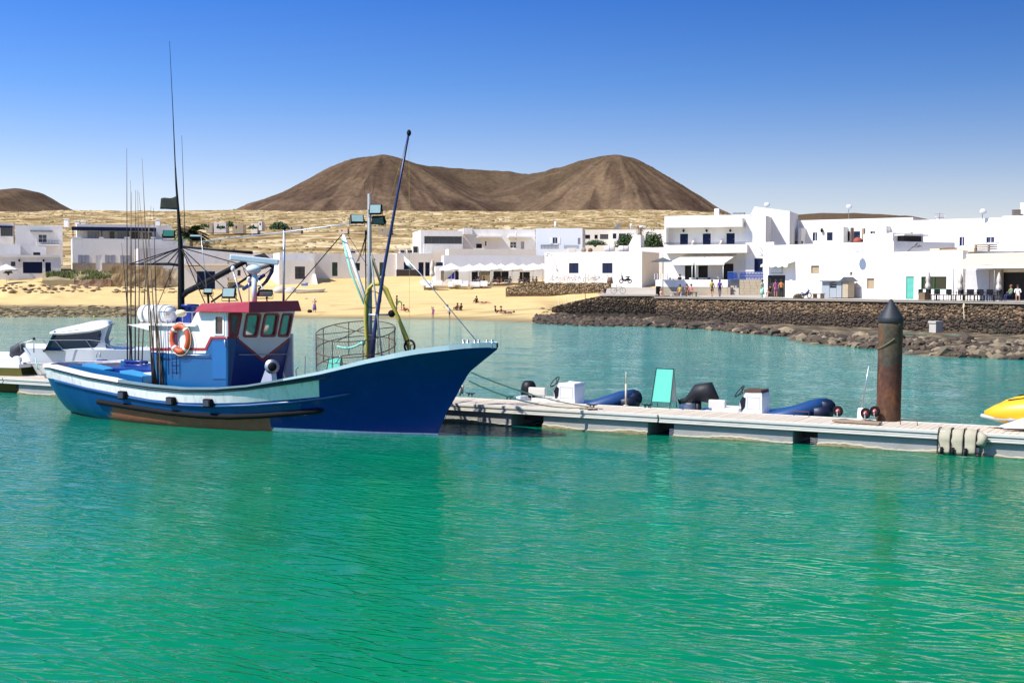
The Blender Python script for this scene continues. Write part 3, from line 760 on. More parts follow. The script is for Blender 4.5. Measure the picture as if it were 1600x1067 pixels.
def front_plate(name, pts, holes, th, off, m_, parent=boat):
    A = corner3(361, 600); ex = (corner3(436, 594) - A).normalized(); nn = Vector((BF.a.x, BF.a.y, -(UT - UB) / (zT - nb[1]))).normalized()
    ez = nn.cross(ex); ez = ez if ez.z > 0 else -ez; ez.normalize()
    def ab(p): q = corner3(*p) - A; return q.dot(ex), q.dot(ez)
    k = M(); k.panel(lambda a, b, w: A + ex * a + ez * b + nn * (off - w), [ab(p) for p in pts], [[ab(p) for p in h] for h in holes], th)
    return k.build(name, m_, parent)
W2 = [(385, 489.5), (408.5, 489.5), (401.5, 527), (378.5, 527)]; W3 = [(413, 489.5), (436.5, 489.5), (430, 526.5), (406, 526.5)]; W4 = [(441, 489.5), (458, 489.5), (450.5, 526.5), (433.5, 526.5)]
def shrink(q, f=.78):
    cx = sum(a for a, b in q) / len(q); cy = sum(b for a, b in q) / len(q); return [(cx + (a - cx) * f, cy + (b - cy) * (f + .07)) for a, b in q]
fr_ = front_plate('cabin_front', [(379, 486), (461, 486), (453, 528), (410, 564), (371, 528)], [shrink(W2), shrink(W3), shrink(W4)], .06, 0, CABW)
front_plate('lower_cabin_front', [(371, 528), (410, 564), (453, 528), (438, 604), (360, 606)], [], .06, -.001, CABN)  # blue of the cabin side painted darker for the unlit front
front_plate('front_chevron', [(371, 527.5), (410, 560), (452, 527.5), (451.5, 532), (410, 565), (370.5, 531.5)], [], .012, .012, RED)
def rounded(q, r=.22):
    out = []
    n = len(q)
    for i in range(n):
        p = Vector(q[i]); a = Vector(q[i - 1]); b = Vector(q[(i + 1) % n])
        for s_ in (0, .5, 1):
            A_ = p.lerp(a, r); B_ = p.lerp(b, r)
            out.append(tuple((A_ * (1 - s_) ** 2 + p * 2 * s_ * (1 - s_) + B_ * s_ ** 2)))
    return out
for W_ in (W2, W3, W4):
    wo_ = front_plate('window', rounded(W_, .14), [rounded(shrink(W_, .76), .14)], .05, .03, RED, boat)
    front_plate('pane', shrink(W_, .8), [], .01, -.02, mat('cabin_glass', (.16, .17, .17), .04, .1, 2, trans=.35, spec=.6), wo_)
# corner facet with its own window, and far side + back + roof closing the house
zF = nb[1]
def facet(s_, z): # s_ 0 at side end, 1 at front near corner
    ua = lerp(uA, uTopA, (z - zF) / (zT - zF)); ub = lerp(UB, UT, (z - zF) / (zT - zF))
    return BF.P(lerp(ua, ub, s_), lerp(VN, -.85, s_), z)
zm = BF.uz(360, 528, -1)[1]
def fpanel(name, outer, holes, th, off, m_, parent=boat):
    d = (facet(1, zF) - facet(0, zF)); nn = Vector((d.y, -d.x, 0)).normalized()
    if nn.y > 0: nn = -nn
    k = M(); k.panel(lambda a, b, w: facet(a, b) + nn * (off - w), outer, holes, th); return k.build(name, m_, parent)
zw0 = BF.uz(365, 526, -1)[1]; zw1 = BF.uz(365, 488.5, -1)[1]
fw = [(.02, zw1), (.96, zw1), (.88, zw0), (.05, zw0)]
def shr(q, fx, fz): cx = sum(a for a, b in q) / 4; cz = sum(b for a, b in q) / 4; return [(cx + (a - cx) * fx, cz + (b - cz) * fz) for a, b in q]
fpanel('cabin_corner', [(0, zm), (1, zm), (1, zT), (0, zT)], [shr(fw, .66, .8)], .05, 0, CABW)
fpanel('lower_cabin_corner', [(0, zF - .1), (1, zF - .1), (1, zm), (0, zm)], [], .05, 0, CABB)
wq = fpanel('window', rounded(fw, .14), [rounded(shr(fw, .62, .78), .14)], .05, .03, RED)
fpanel('pane', shr(fw, .7, .82), [], .01, -.02, MATS['cabin_glass'], wq)
fpanel('red_stripe', [(0, zm - .02), (1, zm - .02), (1, zm + .045), (0, zm + .045)], [], .01, .01, RED)
k = M(); ub_ = S_(307, 500)[0]; ul = S_(237, 530)[0]; zl = S_(260, 509)[1]
def FVw(u0, u1, z0, z1, v0, v1): k.fbox(BF, u0, u1, v0, v1, z0, z1)
# far side built from posts and panels so that the light shows through its windows
k.fbox(BF, ub_, UT - .15, FV + .02, FV + .08, zF - .1, zw0); k.fbox(BF, ub_, UT, FV + .02, FV + .08, zw1, zT)
for a in (0, .36, .7): k.fbox(BF, lerp(ub_, UT - .4, a), lerp(ub_, UT - .4, a) + .3, FV + .022, FV + .078, zw0 + .001, zw1 - .001)
k.fbox(BF, ul, ul + .06, VN + .07, FV, zF - .1, zl); k.fbox(BF, ul, ub_, FV - .06, FV, zF - .1, zl - .01)
k.fbox(BF, ub_, ub_ + .06, VN + .07, FV, zl, zT)
k.build('cabin_back', CABW, boat)
k = M(); k.fbox(BF, UB - 1.4, UB - .5, -.4, .3, zF, zF + 1.2); k.fbox(BF, UB - .35, UB - .1, .1, .7, zF + .7, zF + 1.5); k.build('helm_console', mat('helm_interior', (.03, .08, .2), .5, .3, 3), boat)
# small window and door in the side
k = M(); panel_px(k, [(334, 493), (350, 493), (350, 524), (334, 524)], [[(336.5, 495), (347.5, 495), (347.5, 522), (336.5, 522)]], VN - .02, .05); w_ = k.build('window', CABW, boat)
k = M(); panel_px(k, [(336, 494.5), (348, 494.5), (348, 522.5), (336, 522.5)], [], VN + .02, .01); k.build('pane', GLASS, w_)
k = M(); panel_px(k, [(331.5, 534), (353.5, 534), (353.5, 592), (331.5, 592)], [], VN - .02, .02); d_ = k.build('door', mat('light_blue_door', (.006, .12, .34), .35, .1, 2), boat)
k = M(); q = BF.pp(351, 531, VN - .05); k.tube([q, q + Vector((0, 0, -.16)), q + Vector((.05, 0, -.2))], .012, 6); k.build('handle', STEEL, d_)
# rail along the hull top of the house
k = M(); k.tube([BF.pp(268, 554, VN - .06), BF.pp(327, 555, VN - .06)], .014, 6)
for px in (270, 298, 325): k.tube([BF.pp(px, 554.5, VN - .06), BF.pp(px, 554.5, VN)], .01, 5)
k.build('grab_rail', STEEL, boat)
k = M(); k.tube([corner3(370, 554) + Vector((.08, -.08, 0)), corner3(447, 553) + Vector((.08, -.08, 0))], .012, 6)
for px in (372, 410, 445): k.tube([corner3(px, 554), corner3(px, 554) + Vector((.08, -.08, 0))], .009, 5)
k.build('grab_rail', STEEL, boat)
# red roof: slab with sloping edge
r0u = BF.uz(302, 486, VN - .18)[0]; rzb = zT - .0; rzt = BF.uz(388, 471, VN - .0)[1]
rzt = max(rzt, zT + .2)
uf = BF.uz(388, 485, VN - .2)[0]
RO = [(r0u, VN - .18), (uf, VN - .18), (uf + .02, FV + .1), (r0u, FV + .1)]
# let the front edge reach pixel 472
for vv in np.arange(.6, 2.4, .02):
    if proj(BF.P(uf, vv, zT))[0] > 471.5: fvr = float(vv); break
RO = [(r0u, VN - .18), (uf, VN - .18), (uf, fvr), (r0u, fvr)]
k = M(); b_pts = [BF.P(u, v, zT) for u, v in RO]; t_pts = [BF.P(u + (.22 if i in (0, 3) else -.05), v + (.08 if i < 2 else -.08), rzt - (.07 if i in (0, 3) else 0)) for i, (u, v) in enumerate(RO)]
k.add(b_pts + t_pts, [(3, 2, 1, 0), (4, 5, 6, 7), (0, 1, 5, 4), (1, 2, 6, 5), (2, 3, 7, 6), (3, 0, 4, 7)])
ro_ = k.build('roof', RED, boat); q = ro_.modifiers.new('bevel', 'BEVEL'); q.width = .02; q.segments = 2
# lower roof slab aft
k = M(); zs2 = zl; k.fbox(BF, BF.uz(217, 508, VN - .1)[0], ub_ + .05, VN - .1, FV, zs2, zs2 + .055); k.build('aft_roof', CABW, boat)
k = M(); q0 = BF.uz(218, 509, -.4); k.add([BF.P(q0[0], -.9, zs2 - .002), BF.P(ul, -.9, zs2 - .002), BF.P(ul, -.9, zs2 - .22), BF.P(q0[0], .8, zs2 - .002), BF.P(ul, .8, zs2 - .002), BF.P(ul, .8, zs2 - .22)], [(0, 1, 2), (3, 5, 4), (0, 2, 5, 3), (0, 3, 4, 1)]); k.build('roof_bracket', CABW, boat)
# dark blue screen behind the raft
k = M(); panel_px(k, [(252, 492), (300, 488), (299, 506), (252, 506)], [], -.3, .06); k.build('spray_screen', CABN, boat)
k = M(); k.tube([BF.pp(248, 487.5, -1.0), BF.pp(305, 487.5, -1.0)], .014, 6)
for px in (250, 268, 285, 300): k.tube([BF.pp(px, 487.5, -1.0), BF.pp(px, 507, -1.0)], .011, 5)
k.build('roof_rail', STEEL, boat)
k = M(); k.ball(BF.pp(283, 489.5, -1.05), .13, 10, 7, (1.25, .8, .8)); k.ball(BF.pp(277.5, 489.5, -1.05), .09, 8, 6, (.5, 1.2, 1.2)); k.build('rope_coil', ROPEB, boat)
# ladder on the aft face of the cabin side
k = M()
for px in (262, 274): k.tube([BF.pp(px, 500, VN - .08), BF.pp(px + 2, 585, VN - .08)], .015, 6)
for py in range(510, 585, 11): k.tube([BF.pp(262.3, py, VN - .08), BF.pp(275, py, VN - .08)], .012, 5)
k.build('ladder', CABN, boat)
# life raft canister: its own thing on a cradle
rp = BF.pp(246, 505, -.45); 
raft = thing('life_raft_canister', rp, 'white egg-shaped life raft canister on the aft cabin roof of the blue fishing boat', 'life raft')
ax = Vector((BF.a.x, BF.a.y, 0)); Lr = .66; cz = .27
k = M(); c0 = rp + Vector((0, 0, cz)); k.lathe([(0.02, -Lr), (.17, -Lr + .02), (.25, -Lr + .10), (.27, -Lr + .2), (.27, -.03), (.285, -.03), (.285, .03), (.27, .03), (.27, Lr - .2), (.25, Lr - .1), (.17, Lr - .02), (.02, Lr)], c0, ax, 20); k.build('shell', RAFTW, raft)
k = M(); 
for s_ in (-.34, .34): k.lathe([(.288, -.03), (.292, 0), (.288, .03)], c0 + ax * s_, ax, 20)
k.build('strap', mat('grey_strap', (.3, .3, .28), .7, .1), raft)
k = M(); k.fbox(BF, 0, .01, 0, .01, 0, .01); k.v = []; k.f = []; k.mi = []; k.sm = []
k.beam(c0 + ax * .42 + Vector((0, -.275, .02)), c0 + ax * .54 + Vector((0, -.275, .02)), .01, .1); k.build('data_plate', mat('bronze_plate', (.25, .2, .1), .5), raft)
for s_ in (-.4, .4): k = M(); k.beam(c0 + ax * s_ - BF.n.to_3d() * .25 - Vector((0, 0, .25)), c0 + ax * s_ + BF.n.to_3d() * .25 - Vector((0, 0, .25)), .05, .05); k.build('cradle', GALV, raft)
# lifebuoy
lc = BF.pp(282, 529.5, VN - .07); lb = thing('lifebuoy', lc - Vector((0, 0, .36)), 'orange lifebuoy ring hanging on the white cabin side above the stripe', 'lifebuoy')
k = M(); R_ = .315; ring = [lc + Vector((BF.a.x, BF.a.y, 0)) * (R_ * math.cos(a) * .96) + Vector((0, 0, R_ * 1.14 * math.sin(a))) for a in [2 * math.pi * i / 36 for i in range(36)]]
k.tube(ring, .085, 10, closed=True); k.build('ring', ORANGE, lb)
for a0 in (math.pi * .25, math.pi * .75, math.pi * 1.25, math.pi * 1.72):
    k = M(); k.tube([lc + Vector((BF.a.x, BF.a.y, 0)) * (R_ * .96 * math.cos(a)) + Vector((0, 0, R_ * 1.14 * math.sin(a))) for a in (a0 - .11, a0, a0 + .11)], .088, 10); k.build('band', CLOTHW, lb)
k = M(); k.tube([lc + Vector((BF.a.x, BF.a.y, 0)) * (.42 * math.cos(a)) + Vector((0, 0, .47 * math.sin(a))) - Vector((0, .06, 0)) for a in [2 * math.pi * i / 28 for i in range(28)]], .008, 5, closed=True); k.build('grab_line', ROPEB, lb)
# pot hauler, stainless
hc = BF.pp(424, 572, -1.15)
po = M(); nv = BF.n.to_3d()
po.lathe([(.05, -.22), (.15, -.2), (.15, -.12), (.09, -.06), (.09, .06), (.16, .12), (.2, .2), (.2, .24), (.05, .25)], hc, -nv * .6 + BF.a.to_3d() * .6, 18)
po.build('pot_hauler', STEEL, boat)
po = M(); po.lathe([(.09, -.3), (.12, -.28), (.12, -.05), (.07, 0)], hc - BF.a.to_3d() * .12 + Vector((0, 0, .0)), -BF.a.to_3d(), 14); po.build('hauler_motor', STEEL, boat)
po = M(); hb_ = hc - Vector((0, 0, .5)); po.add([hb_ + BF.a.to_3d() * a + nv * b + Vector((0, 0, c)) for a, b, c in ((-.3, -.12, 0), (.12, -.12, 0), (.12, .12, 0), (-.3, .12, 0), (-.1, -.08, .5), (.06, -.08, .5), (.06, .08, .5), (-.1, .08, .5))], [(3, 2, 1, 0), (4, 5, 6, 7), (0, 1, 5, 4), (1, 2, 6, 5), (2, 3, 7, 6), (3, 0, 4, 7)]); po.build('hauler_stand', STEEL, boat)
po = M(); po.lathe([(.12, 0), (.12, .03), (.02, .032)], hc + (-nv * .6 + BF.a.to_3d() * .6).normalized() * .27, (-nv * .6 + BF.a.to_3d() * .6), 16); po.build('hauler_drum', BLACKM, boat)

# masts and rigging --------------------------------------------------
def line(name, pts, v, r, m_, parent=boat, seg=6):
    vs = v if hasattr(v, '__len__') else [v] * len(pts)
    k = M(); k.tube([BF.pp(a, b, w) for (a, b), w in zip(pts, vs)], r, seg); return k.build(name, m_, parent)
mastv = -.1
am = line('aft_mast', [(284, 506), (283, 470), (283, 400), (281, 370), (278.5, 330), (275.5, 290), (274, 262)], mastv, [.105, .1, .085, .06, .04, .03, .022], BLACKM, seg=10)
line('whip_antenna', [(274, 262), (270, 170), (265, 65)], mastv, [.02, .012, .006], BLACKM, am, 5)
line('whip_antenna', [(289, 372), (287, 300), (284, 212)], mastv + .2, [.012, .009, .005], BLACKM, am, 5)
fl = M(); fv_ = BF.a.to_3d()
fa = BF.pp(277.3, 305, mastv); 
rowsF = []
for j in range(7):
    rr2 = []
    for i in range(11):
        s_ = i / 10; top_ = Vector((277.3 - 26 * s_, 305 + 7 * s_ + 2 * math.sin(s_ * 5))); bot_ = Vector((278 - 28 * s_, 328 - 1.5 * s_))
        q = top_.lerp(bot_, j / 6); rr2.append(BF.pp(q.x, q.y, mastv + .09 * math.sin(s_ * 7 + j * .5) * s_))
    rowsF.append(rr2)
fl.smooth = True; fl.strip(rowsF)
flo = solo(fl, 'flag', mat('black_flag_cloth', (.012, .016, .012), .9, .5, 6), BF.pp(278, 328, mastv), 'tattered black flag flying from the aft mast of the fishing boat', 'flag')
q = flo.modifiers.new('thick', 'SOLIDIFY'); q.thickness = .008
# spreader and its stays
k = M()
hub = BF.pp(283, 387, mastv); sp = [BF.pp(283, 415, mastv), BF.pp(266, 412.5, mastv - .1), BF.pp(203, 413, mastv - .4)]
k.tube(sp, [.035, .045, .02], 7); k.build('spreader', BLACKM, am)
k = M()
for (a, b) in ((203, 412.5), (218, 412.7), (238, 412.5), (262, 411.5)): k.tube([hub, BF.pp(a, b, mastv - .3)], .017, 5)
for (a, b, v) in ((372, 412, .2), (372, 470, -.2), (322, 478, -.9), (345, 488, -.5)): k.tube([hub, BF.pp(a, b, v)], .016, 5)
k.tube([hub, BF.pp(246, 478, .8)], .012, 5); k.tube([hub + Vector((0, 0, .03)), BF.pp(330, 390, .3), BF.pp(394, 395, .5)], [.04, .03, .05], 6)
k.tube([BF.pp(294, 415.5, mastv), BF.pp(312, 415.5, mastv)], .012, 5)
k.build('stays', BLACKM, am)
# crane boom
bm_ = line('crane_boom', [(285, 464), (292, 456), (330, 437), (365, 418), (384, 409)], [-.1, -.1, 0, .1, .2], [.06, .085, .085, .08, .06], BLACKM, boat, 8)
line('crane_strut', [(330, 472), (350, 458), (392, 430), (400, 420)], [-.1, 0, .2, .2], [.03, .03, .04, .04], BLACKM, boat)
line('crane_strut', [(384, 409), (388, 425), (396, 440)], .2, .025, BLACKM, boat)
line('crane_strut', [(392, 409), (400, 402), (412, 400), (420, 406), (424, 418)], .35, [.03, .06, .08, .06, .03], BLACKM, boat)
k = M(); k.tube([BF.pp(427, 412, .5), BF.pp(425, 425, .5), BF.pp(416, 440, .5), BF.pp(404, 452, .5)], [.04, .05, .05, .03], 7); k.tube([BF.pp(380, 452, .4), BF.pp(400, 438, .4), BF.pp(413, 430, .4)], [.05, .07, .05], 7); k.build('crane_linkage', CABN, boat)
k = M(); k.tube([BF.pp(388, 412, .4), BF.pp(410, 416, .4), BF.pp(424, 413, .4)], [.07, .1, .06], 8); k.build('hydraulic_block', GALV, boat)
k = M(); k.tube(sag(BF.pp(376, 413, .4), BF.pp(430, 412, .4), .35, 10), .012, 5); k.tube(sag(BF.pp(380, 420, .3), BF.pp(424, 420, .3), .5, 10), .012, 5); k.build('hydraulic_hose', RUBBER, boat)
# radar
line('radar_post', [(397.5, 480), (397.5, 426)], -.2, .075, RADARW, boat, 12)
line('radar_brace', [(401, 433), (419, 467)], -.2, .018, RADARW, boat)
k = M(); k.ball(BF.pp(396.5, 421, -.2), .22, 16, 10, (1, 1, .62)); k.build('radar_housing', RADARW, boat)
k = M(); rc = BF.pp(397.5, 406, -.2); rd = (BF.pp(434, 409.5, .2) - BF.pp(361, 402, -.6)); k.beam(rc - rd.normalized() * .68, rc + rd.normalized() * .68, .12, .17); o = k.build('radar_scanner', RADARW, boat); q = o.modifiers.new('bevel', 'BEVEL'); q.width = .03; q.segments = 2
# floodlights
def flood(px, py, w, h, v, yaw, tilt, parent=boat, face=LAMPG, lit=True):
    c = BF.pp(px, py, v); R = Matrix.Rotation(yaw, 3, 'Z') @ Matrix.Rotation(tilt, 3, 'X')
    k = M(); k.box(c, (w, .09, h), mtx=R); k.box(c + R @ Vector((0, .07, 0)), (w * .6, .06, h * .6), mtx=R); o = k.build('floodlight', BLACKM, parent)
    q = o.modifiers.new('bevel', 'BEVEL'); q.width = .012; q.segments = 1
    k = M(); k.box(c + R @ Vector((0, -.05, 0)), (w * .84, .012, h * .82), mtx=R); k.build('lamp_glass', face, o)
    k = M(); e = R @ Vector((w / 2 + .02, 0, 0)); f_ = Vector((0, 0, -h * .75)); k.tube([c - e, c - e + f_, c + e + f_, c + e], .012, 5); k.build('lamp_bracket', BLACKM, o)
flood(264, 366, .36, .24, -.1, .1, -.5, am, mat('green_lamp_glass', (.03, .14, .10), .2, .2)); flood(305, 371, .34, .12, .1, .3, -1.1, am)
flood(358, 458, .38, .29, -.9, -.1, -.35); flood(325, 456, .24, .16, -1.0, .2, -.7); flood(414, 458, .42, .2, -.4, .5, .7); 
line('lamp_post', [(326, 478), (325, 461)], -1.0, .035, BLACKM); line('lamp_post', [(358, 474), (358, 464)], -.9, .02, BLACKM); line('lamp_post', [(418, 474), (416, 464)], -.4, .02, BLACKM)
line('whip_antenna', [(323, 455), (314, 367)], -1.0, [.016, .008], ALUM); line('horn_post', [(378, 473), (372, 450), (364, 423)], -.5, [.025, .025, .03], ALUM)
for px, py, v in ((364, 420, -.5), (389, 437, -.1)): k = M(); k.ball(BF.pp(px, py, v), .065, 8, 6, (1, 1, 1.3)); k.build('navigation_light', RAFTW, boat)
line('anemometer_post', [(389, 476), (389, 440)], -.1, .015, ALUM)
line('steel_post', [(443, 476), (443.5, 420), (444, 360)], .6, .035, ALUM, boat, 8)
k = M(); k.ball(BF.pp(444, 357, .6), .06, 8, 5); k.build('post_cap', BLACKM, boat)
line('long_boom', [(312, 378), (444, 363), (575, 346)], [0, .3, 0], .018, ALUM)
line('stay_wire', [(446, 470), (535, 366), (544, 366)], [.5, 0, 0], .014, BLACKM)
# foremast group
fv = 0.0
fm_ = line('foremast', [(578, 580), (577.5, 470), (577, 303)], fv, [.075, .068, .05], GALV, boat, 10)
k = M(); cc = BF.pp(576.5, 292, fv); k.tube([cc + Vector((.155 * math.cos(a) * .9, -.1 * math.cos(a), .24 * math.sin(a))) for a in [2 * math.pi * i / 24 for i in range(24)]], .008, 5, closed=True); k.build('loop_aerial', RUST, fm_)
flood(587, 327.5, .34, .27, fv - .2, -.15, -.25, fm_); flood(558, 342.5, .36, .24, fv - .15, .25, -.45, fm_); flood(592, 344, .36, .22, fv - .1, -.3, .55, fm_, mat('grey_lamp_back', (.12, .13, .13), .5))
k = M(); k.tube([BF.pp(570, 347, fv), BF.pp(600, 351, fv)], .03, 6); k.tube([BF.pp(578, 330, fv - .03), BF.pp(586, 330, fv - .15)], .02, 5); k.tube([BF.pp(572, 470, fv), BF.pp(571, 360, fv)], .018, 5); k.build('lamp_bar', BLACKM, fm_)
k = M(); k.tube([BF.pp(536, 366, .5), BF.pp(552, 412, .4), BF.pp(575, 478, .1)], [.045, .05, .045], 8); k.build('white_boom', CABW, boat)
k = M(); k.tube([BF.pp(535, 372, .45), BF.pp(548, 425, .3), BF.pp(569, 475, 0.05)], .03, 6); k.build('furled_net', ROPET, boat)
line('mast_leg', [(580, 400), (594, 440), (622, 495), (640, 548)], [0, .1, .3, .5], [.03, .04, .05, .05], OLIVE, boat, 8)
line('mast_leg', [(580, 395), (592, 432), (606, 460), (618, 482)], [0, .1, .2, .3], .025, GALV, boat)
line('mast_leg', [(580, 400), (586, 460), (597, 560)], [0, -.2, -.5], .025, GALV, boat)
line('hose', [(574, 585), (573, 540), (571, 500), (572, 470), (575, 452), (583, 444), (594, 444), (604, 452), (613, 475), (626, 505), (636, 528), (640, 544)], [-.1] * 5 + [0, .1, .15, .2, .3, .4, .5], .05, YHOSE, boat, 8)
line('navy_boom', [(581, 572), (585, 520), (600, 420), (620, 310), (638, 212)], [-.3, -.3, -.2, 0, .1], [.06, .055, .045, .035, .03], NAVYM, boat, 8)
k = M(); k.ball(BF.pp(639, 208, .1), .06, 8, 5, (1, 1, 1.5)); k.build('boom_tip', BLACKM, boat)
k = M(); k.tube([BF.pp(639, 212, .1), BF.pp(640, 560, .1)], .005, 4); k.build('halyard', YHOSE, boat)
k = M(); k.tube([BF.pp(637, 214, .1), BF.pp(600, 345, 0)], .005, 4); k.build('halyard', YHOSE, boat)
k = M(); cc = BF.pp(583, 468, -.1); k.tube([cc + Vector((.22 * math.cos(a), -.05, .22 * math.sin(a))) for a in [2 * math.pi * i / 22 for i in range(22)]], .012, 5, closed=True); k.build('steel_hoop', BLACKM, boat)
k = M()
for a, b, c in ((573, 392, .1), (566, 400, .2), (562, 405, .3), (577, 470, 0)): k.tube(sag(BF.pp(575, 352, 0), BF.pp(a - 6 if a < 577 else a, b + 8, c), .1, 6), .011, 4)
k.tube([BF.pp(544, 368, .4), BF.pp(577, 420, 0)], .008, 4); k.build('control_lines', BLACKM, boat)
for i, (px, v) in enumerate(((577, 0), (574, .1))):
    k = M(); k.tube([BF.pp(px, 415 + 28 * i, v), BF.pp(px + 9, 405 + 20 * i, v + .1)], .02, 5); k.build('mast_step', RUST, fm_)
k = M(); k.tube([BF.pp(576, 492, -.15), BF.pp(612, 492, .2)], .03, 6); k.build('cross_bar', ALUM, boat)
k = M(); k.ball(BF.pp(612, 490, .2), .1, 8, 6); k.build('block', RUBBER, boat)
line('forestay', [(617, 385), (656, 427), (743, 531)], [0, 0, 0], .014, STEEL, boat)
k = M(); k.tube([BF.pp(632, 402, 0), BF.pp(637, 412, 0), BF.pp(645, 420, 0)], [.02, .06, .02], 6); k.build('furled_pennant', CLOTHW, boat)
# hand wheel at the foot of the leg
k = M(); cc = BF.pp(640, 541, .4); k.tube([cc + BF.a.to_3d() * .16 * math.cos(a) + Vector((0, 0, .16 * math.sin(a))) for a in [2 * math.pi * i / 24 for i in range(24)]], .03, 7, closed=True)
for a in (0.5, 2.6, 4.7): k.tube([cc, cc + BF.a.to_3d() * .16 * math.cos(a) + Vector((0, 0, .16 * math.sin(a)))], .013, 5)
k.build('hand_wheel', RUBBER, boat)
# bow fittings
for px, v in ((724, -.3), (731, -.3), (742, .1), (748, .15), (761, -.1), (769, -.1)):
    k = M(); q = BF.pp(px, 537, v); k.tube([q - Vector((0, 0, .12)), q + Vector((0, 0, .07))], .035, 8); k.ball(q + Vector((0, 0, .08)), .05, 7, 4, (1, 1, .5)); k.build('bitt', STEEL, boat)
k = M(); k.tube([BF.pp(476, 592, -1.3), BF.pp(477, 556, -1.3)], .015, 5); k.tube([BF.pp(463, 590, -1.2), BF.pp(462, 578, -1.2), BF.pp(466, 573, -1.2)], .02, 5); k.build('deck_fittings', GALV, boat)
# navy winch housing on the roof aft of wheelhouse
k = M(); q = BF.pp(297, 493, 0); k.lathe([(.16, 0), (.2, .05), (.2, .25), (.26, .27), (.26, .33), (.1, .34)], q, (0, 0, 1), 12); k.build('winch', CABN, boat)
# fish trap on the foredeck
tc_ = BF.pp(556, 565, .1); tt_ = (tc_.x, tc_.y); zt0 = BF.uz(556, 570, .1)[1]; zt1 = zt0 + .92
trap = thing('fish_trap', (tt_[0], tt_[1], zt0 - .02), 'large round wire fish trap standing on the foredeck round the foremast', 'fish trap')
Rt = 1.08
def tp(a, z, r=Rt): return Vector((tt_[0] + r * math.cos(a), tt_[1] + r * math.sin(a), z + .22 * r * math.sin(a) + .05 * r * math.cos(a)))
for z in (zt0, zt0 + .5, zt1):
    k = M(); k.tube([tp(2 * math.pi * i / 40, z) for i in range(40)], .014, 5, closed=True); k.build('hoop', RUST, trap)
for i in range(8): 
    k = M(); a = 2 * math.pi * i / 8 + .3; k.tube([tp(a, zt0), tp(a, zt1)], .013, 5); k.build('upright', RUST, trap)
k = M()
for a in (.2, 1.2, 2.3): k.tube([tp(a, zt1), tp(a + math.pi, zt1)], .012, 5); 
k.tube([tp(2.7, zt0), tp(2.7 + math.pi, zt0)], .012, 5); k.build('cross_wires', RUST, trap)
k = M(); n_ = 90
for i in range(n_):
    for s_ in (1, -1):
        a = 2 * math.pi * i / n_; k.tube([tp(a, zt0), tp(a + s_ * .25, zt1)], .0022, 3, caps=False)
k.build('netting', RUST, trap, kind='stuff')
k = M(); k.tube(sag(BF.pp(527, 541, -.6), BF.pp(571, 531, -.5), .12, 10), .03, 6); k.ball(BF.pp(567, 536, -.5), .07, 7, 5); k.tube(sag(BF.pp(515, 566, -.6), BF.pp(532, 556, -.5), .1, 6), .02, 5); k.build('lashing', ROPET, trap)
# bamboo fishing rods in two racks
bases = [(199, 573, 198, 232, 1.0), (202.5, 574, 204, 282, 1.0), (206, 575, 205.5, 300, 1.05), (211, 574, 212, 297, 1.1), (216, 576, 215, 297, 1.1), (221, 576, 236, 322, 1.1),
         (208, 576, 190, 380, 1.0), (238.5, 596, 217, 300, -1.25), (243, 596, 222, 248, -1.25), (247, 596, 240, 325, -1.3), (251, 597, 243, 470, -1.3), (255, 597, 246, 472, -1.3), (240, 597, 239, 480, -1.35), (245, 597, 221, 372, -1.2), (252, 597, 231, 340, -1.25)]
RODL = ['tallest thin dark cane rod in the stern rack, its tip well above the hills', 'second bamboo rod in the stern rack, just beside the tallest cane', 'upright bamboo rod with its tip at the desert skyline in the stern rack', 'dark rod in the middle of the stern rack topping out above the ridge',
 'bamboo rod next to the middle dark one in the stern rack', 'rod at the cabin end of the stern rack, leaning towards the black mast', 'short dark cane in the stern rack that leans away towards the open sea',
 'first bamboo rod against the cabin, its tip leaning back over the stern rack', 'longest bamboo rod against the cabin with its tip above the skyline', 'dark cane rod against the cabin standing almost upright to the skyline',
 'short bamboo stick against the cabin beside the ladder', 'short bamboo stick nearest to the orange lifebuoy', 'short dark stick at the aft corner of the cabin', 'bamboo rod against the cabin whose tip ends in front of the old stone ruin', 'bamboo rod against the cabin ending level with the palm tree']
for i, (a, b, c, d, v) in enumerate(bases):
    k = M(); p = BF.pp(a, b, v); p = p - Vector((0, 0, .15)); q = BF.pp(c, d, v + (.3 if i % 2 else -.1)); md = p.lerp(q, .5) + Vector((.05 * math.sin(i * 2.1), 0, 0))
    k.tube([p, p.lerp(md, .5), md, md.lerp(q, .5), q], [.026, .024, .018, .012, .006], 6)
    solo(k, 'fishing_rod', BAMB if i % 3 else CANE, p, RODL[i], 'fishing rod', 'fishing rods standing in the stern rack' if i < 7 else 'fishing rods standing against the cabin')
k = M(); k.tube([BF.pp(195, 564, 1.0), BF.pp(230, 566, 1.0)], .05, 7); k.tube([BF.pp(195, 570, 1.0), BF.pp(230, 572, 1.0)], .05, 7); k.build('rod_rack', CABN, boat)
k = M(); k.tube([BF.pp(236, 551, VN - .12), BF.pp(258, 552, VN - .12)], .02, 6); k.build('rod_rack', CABN, boat)
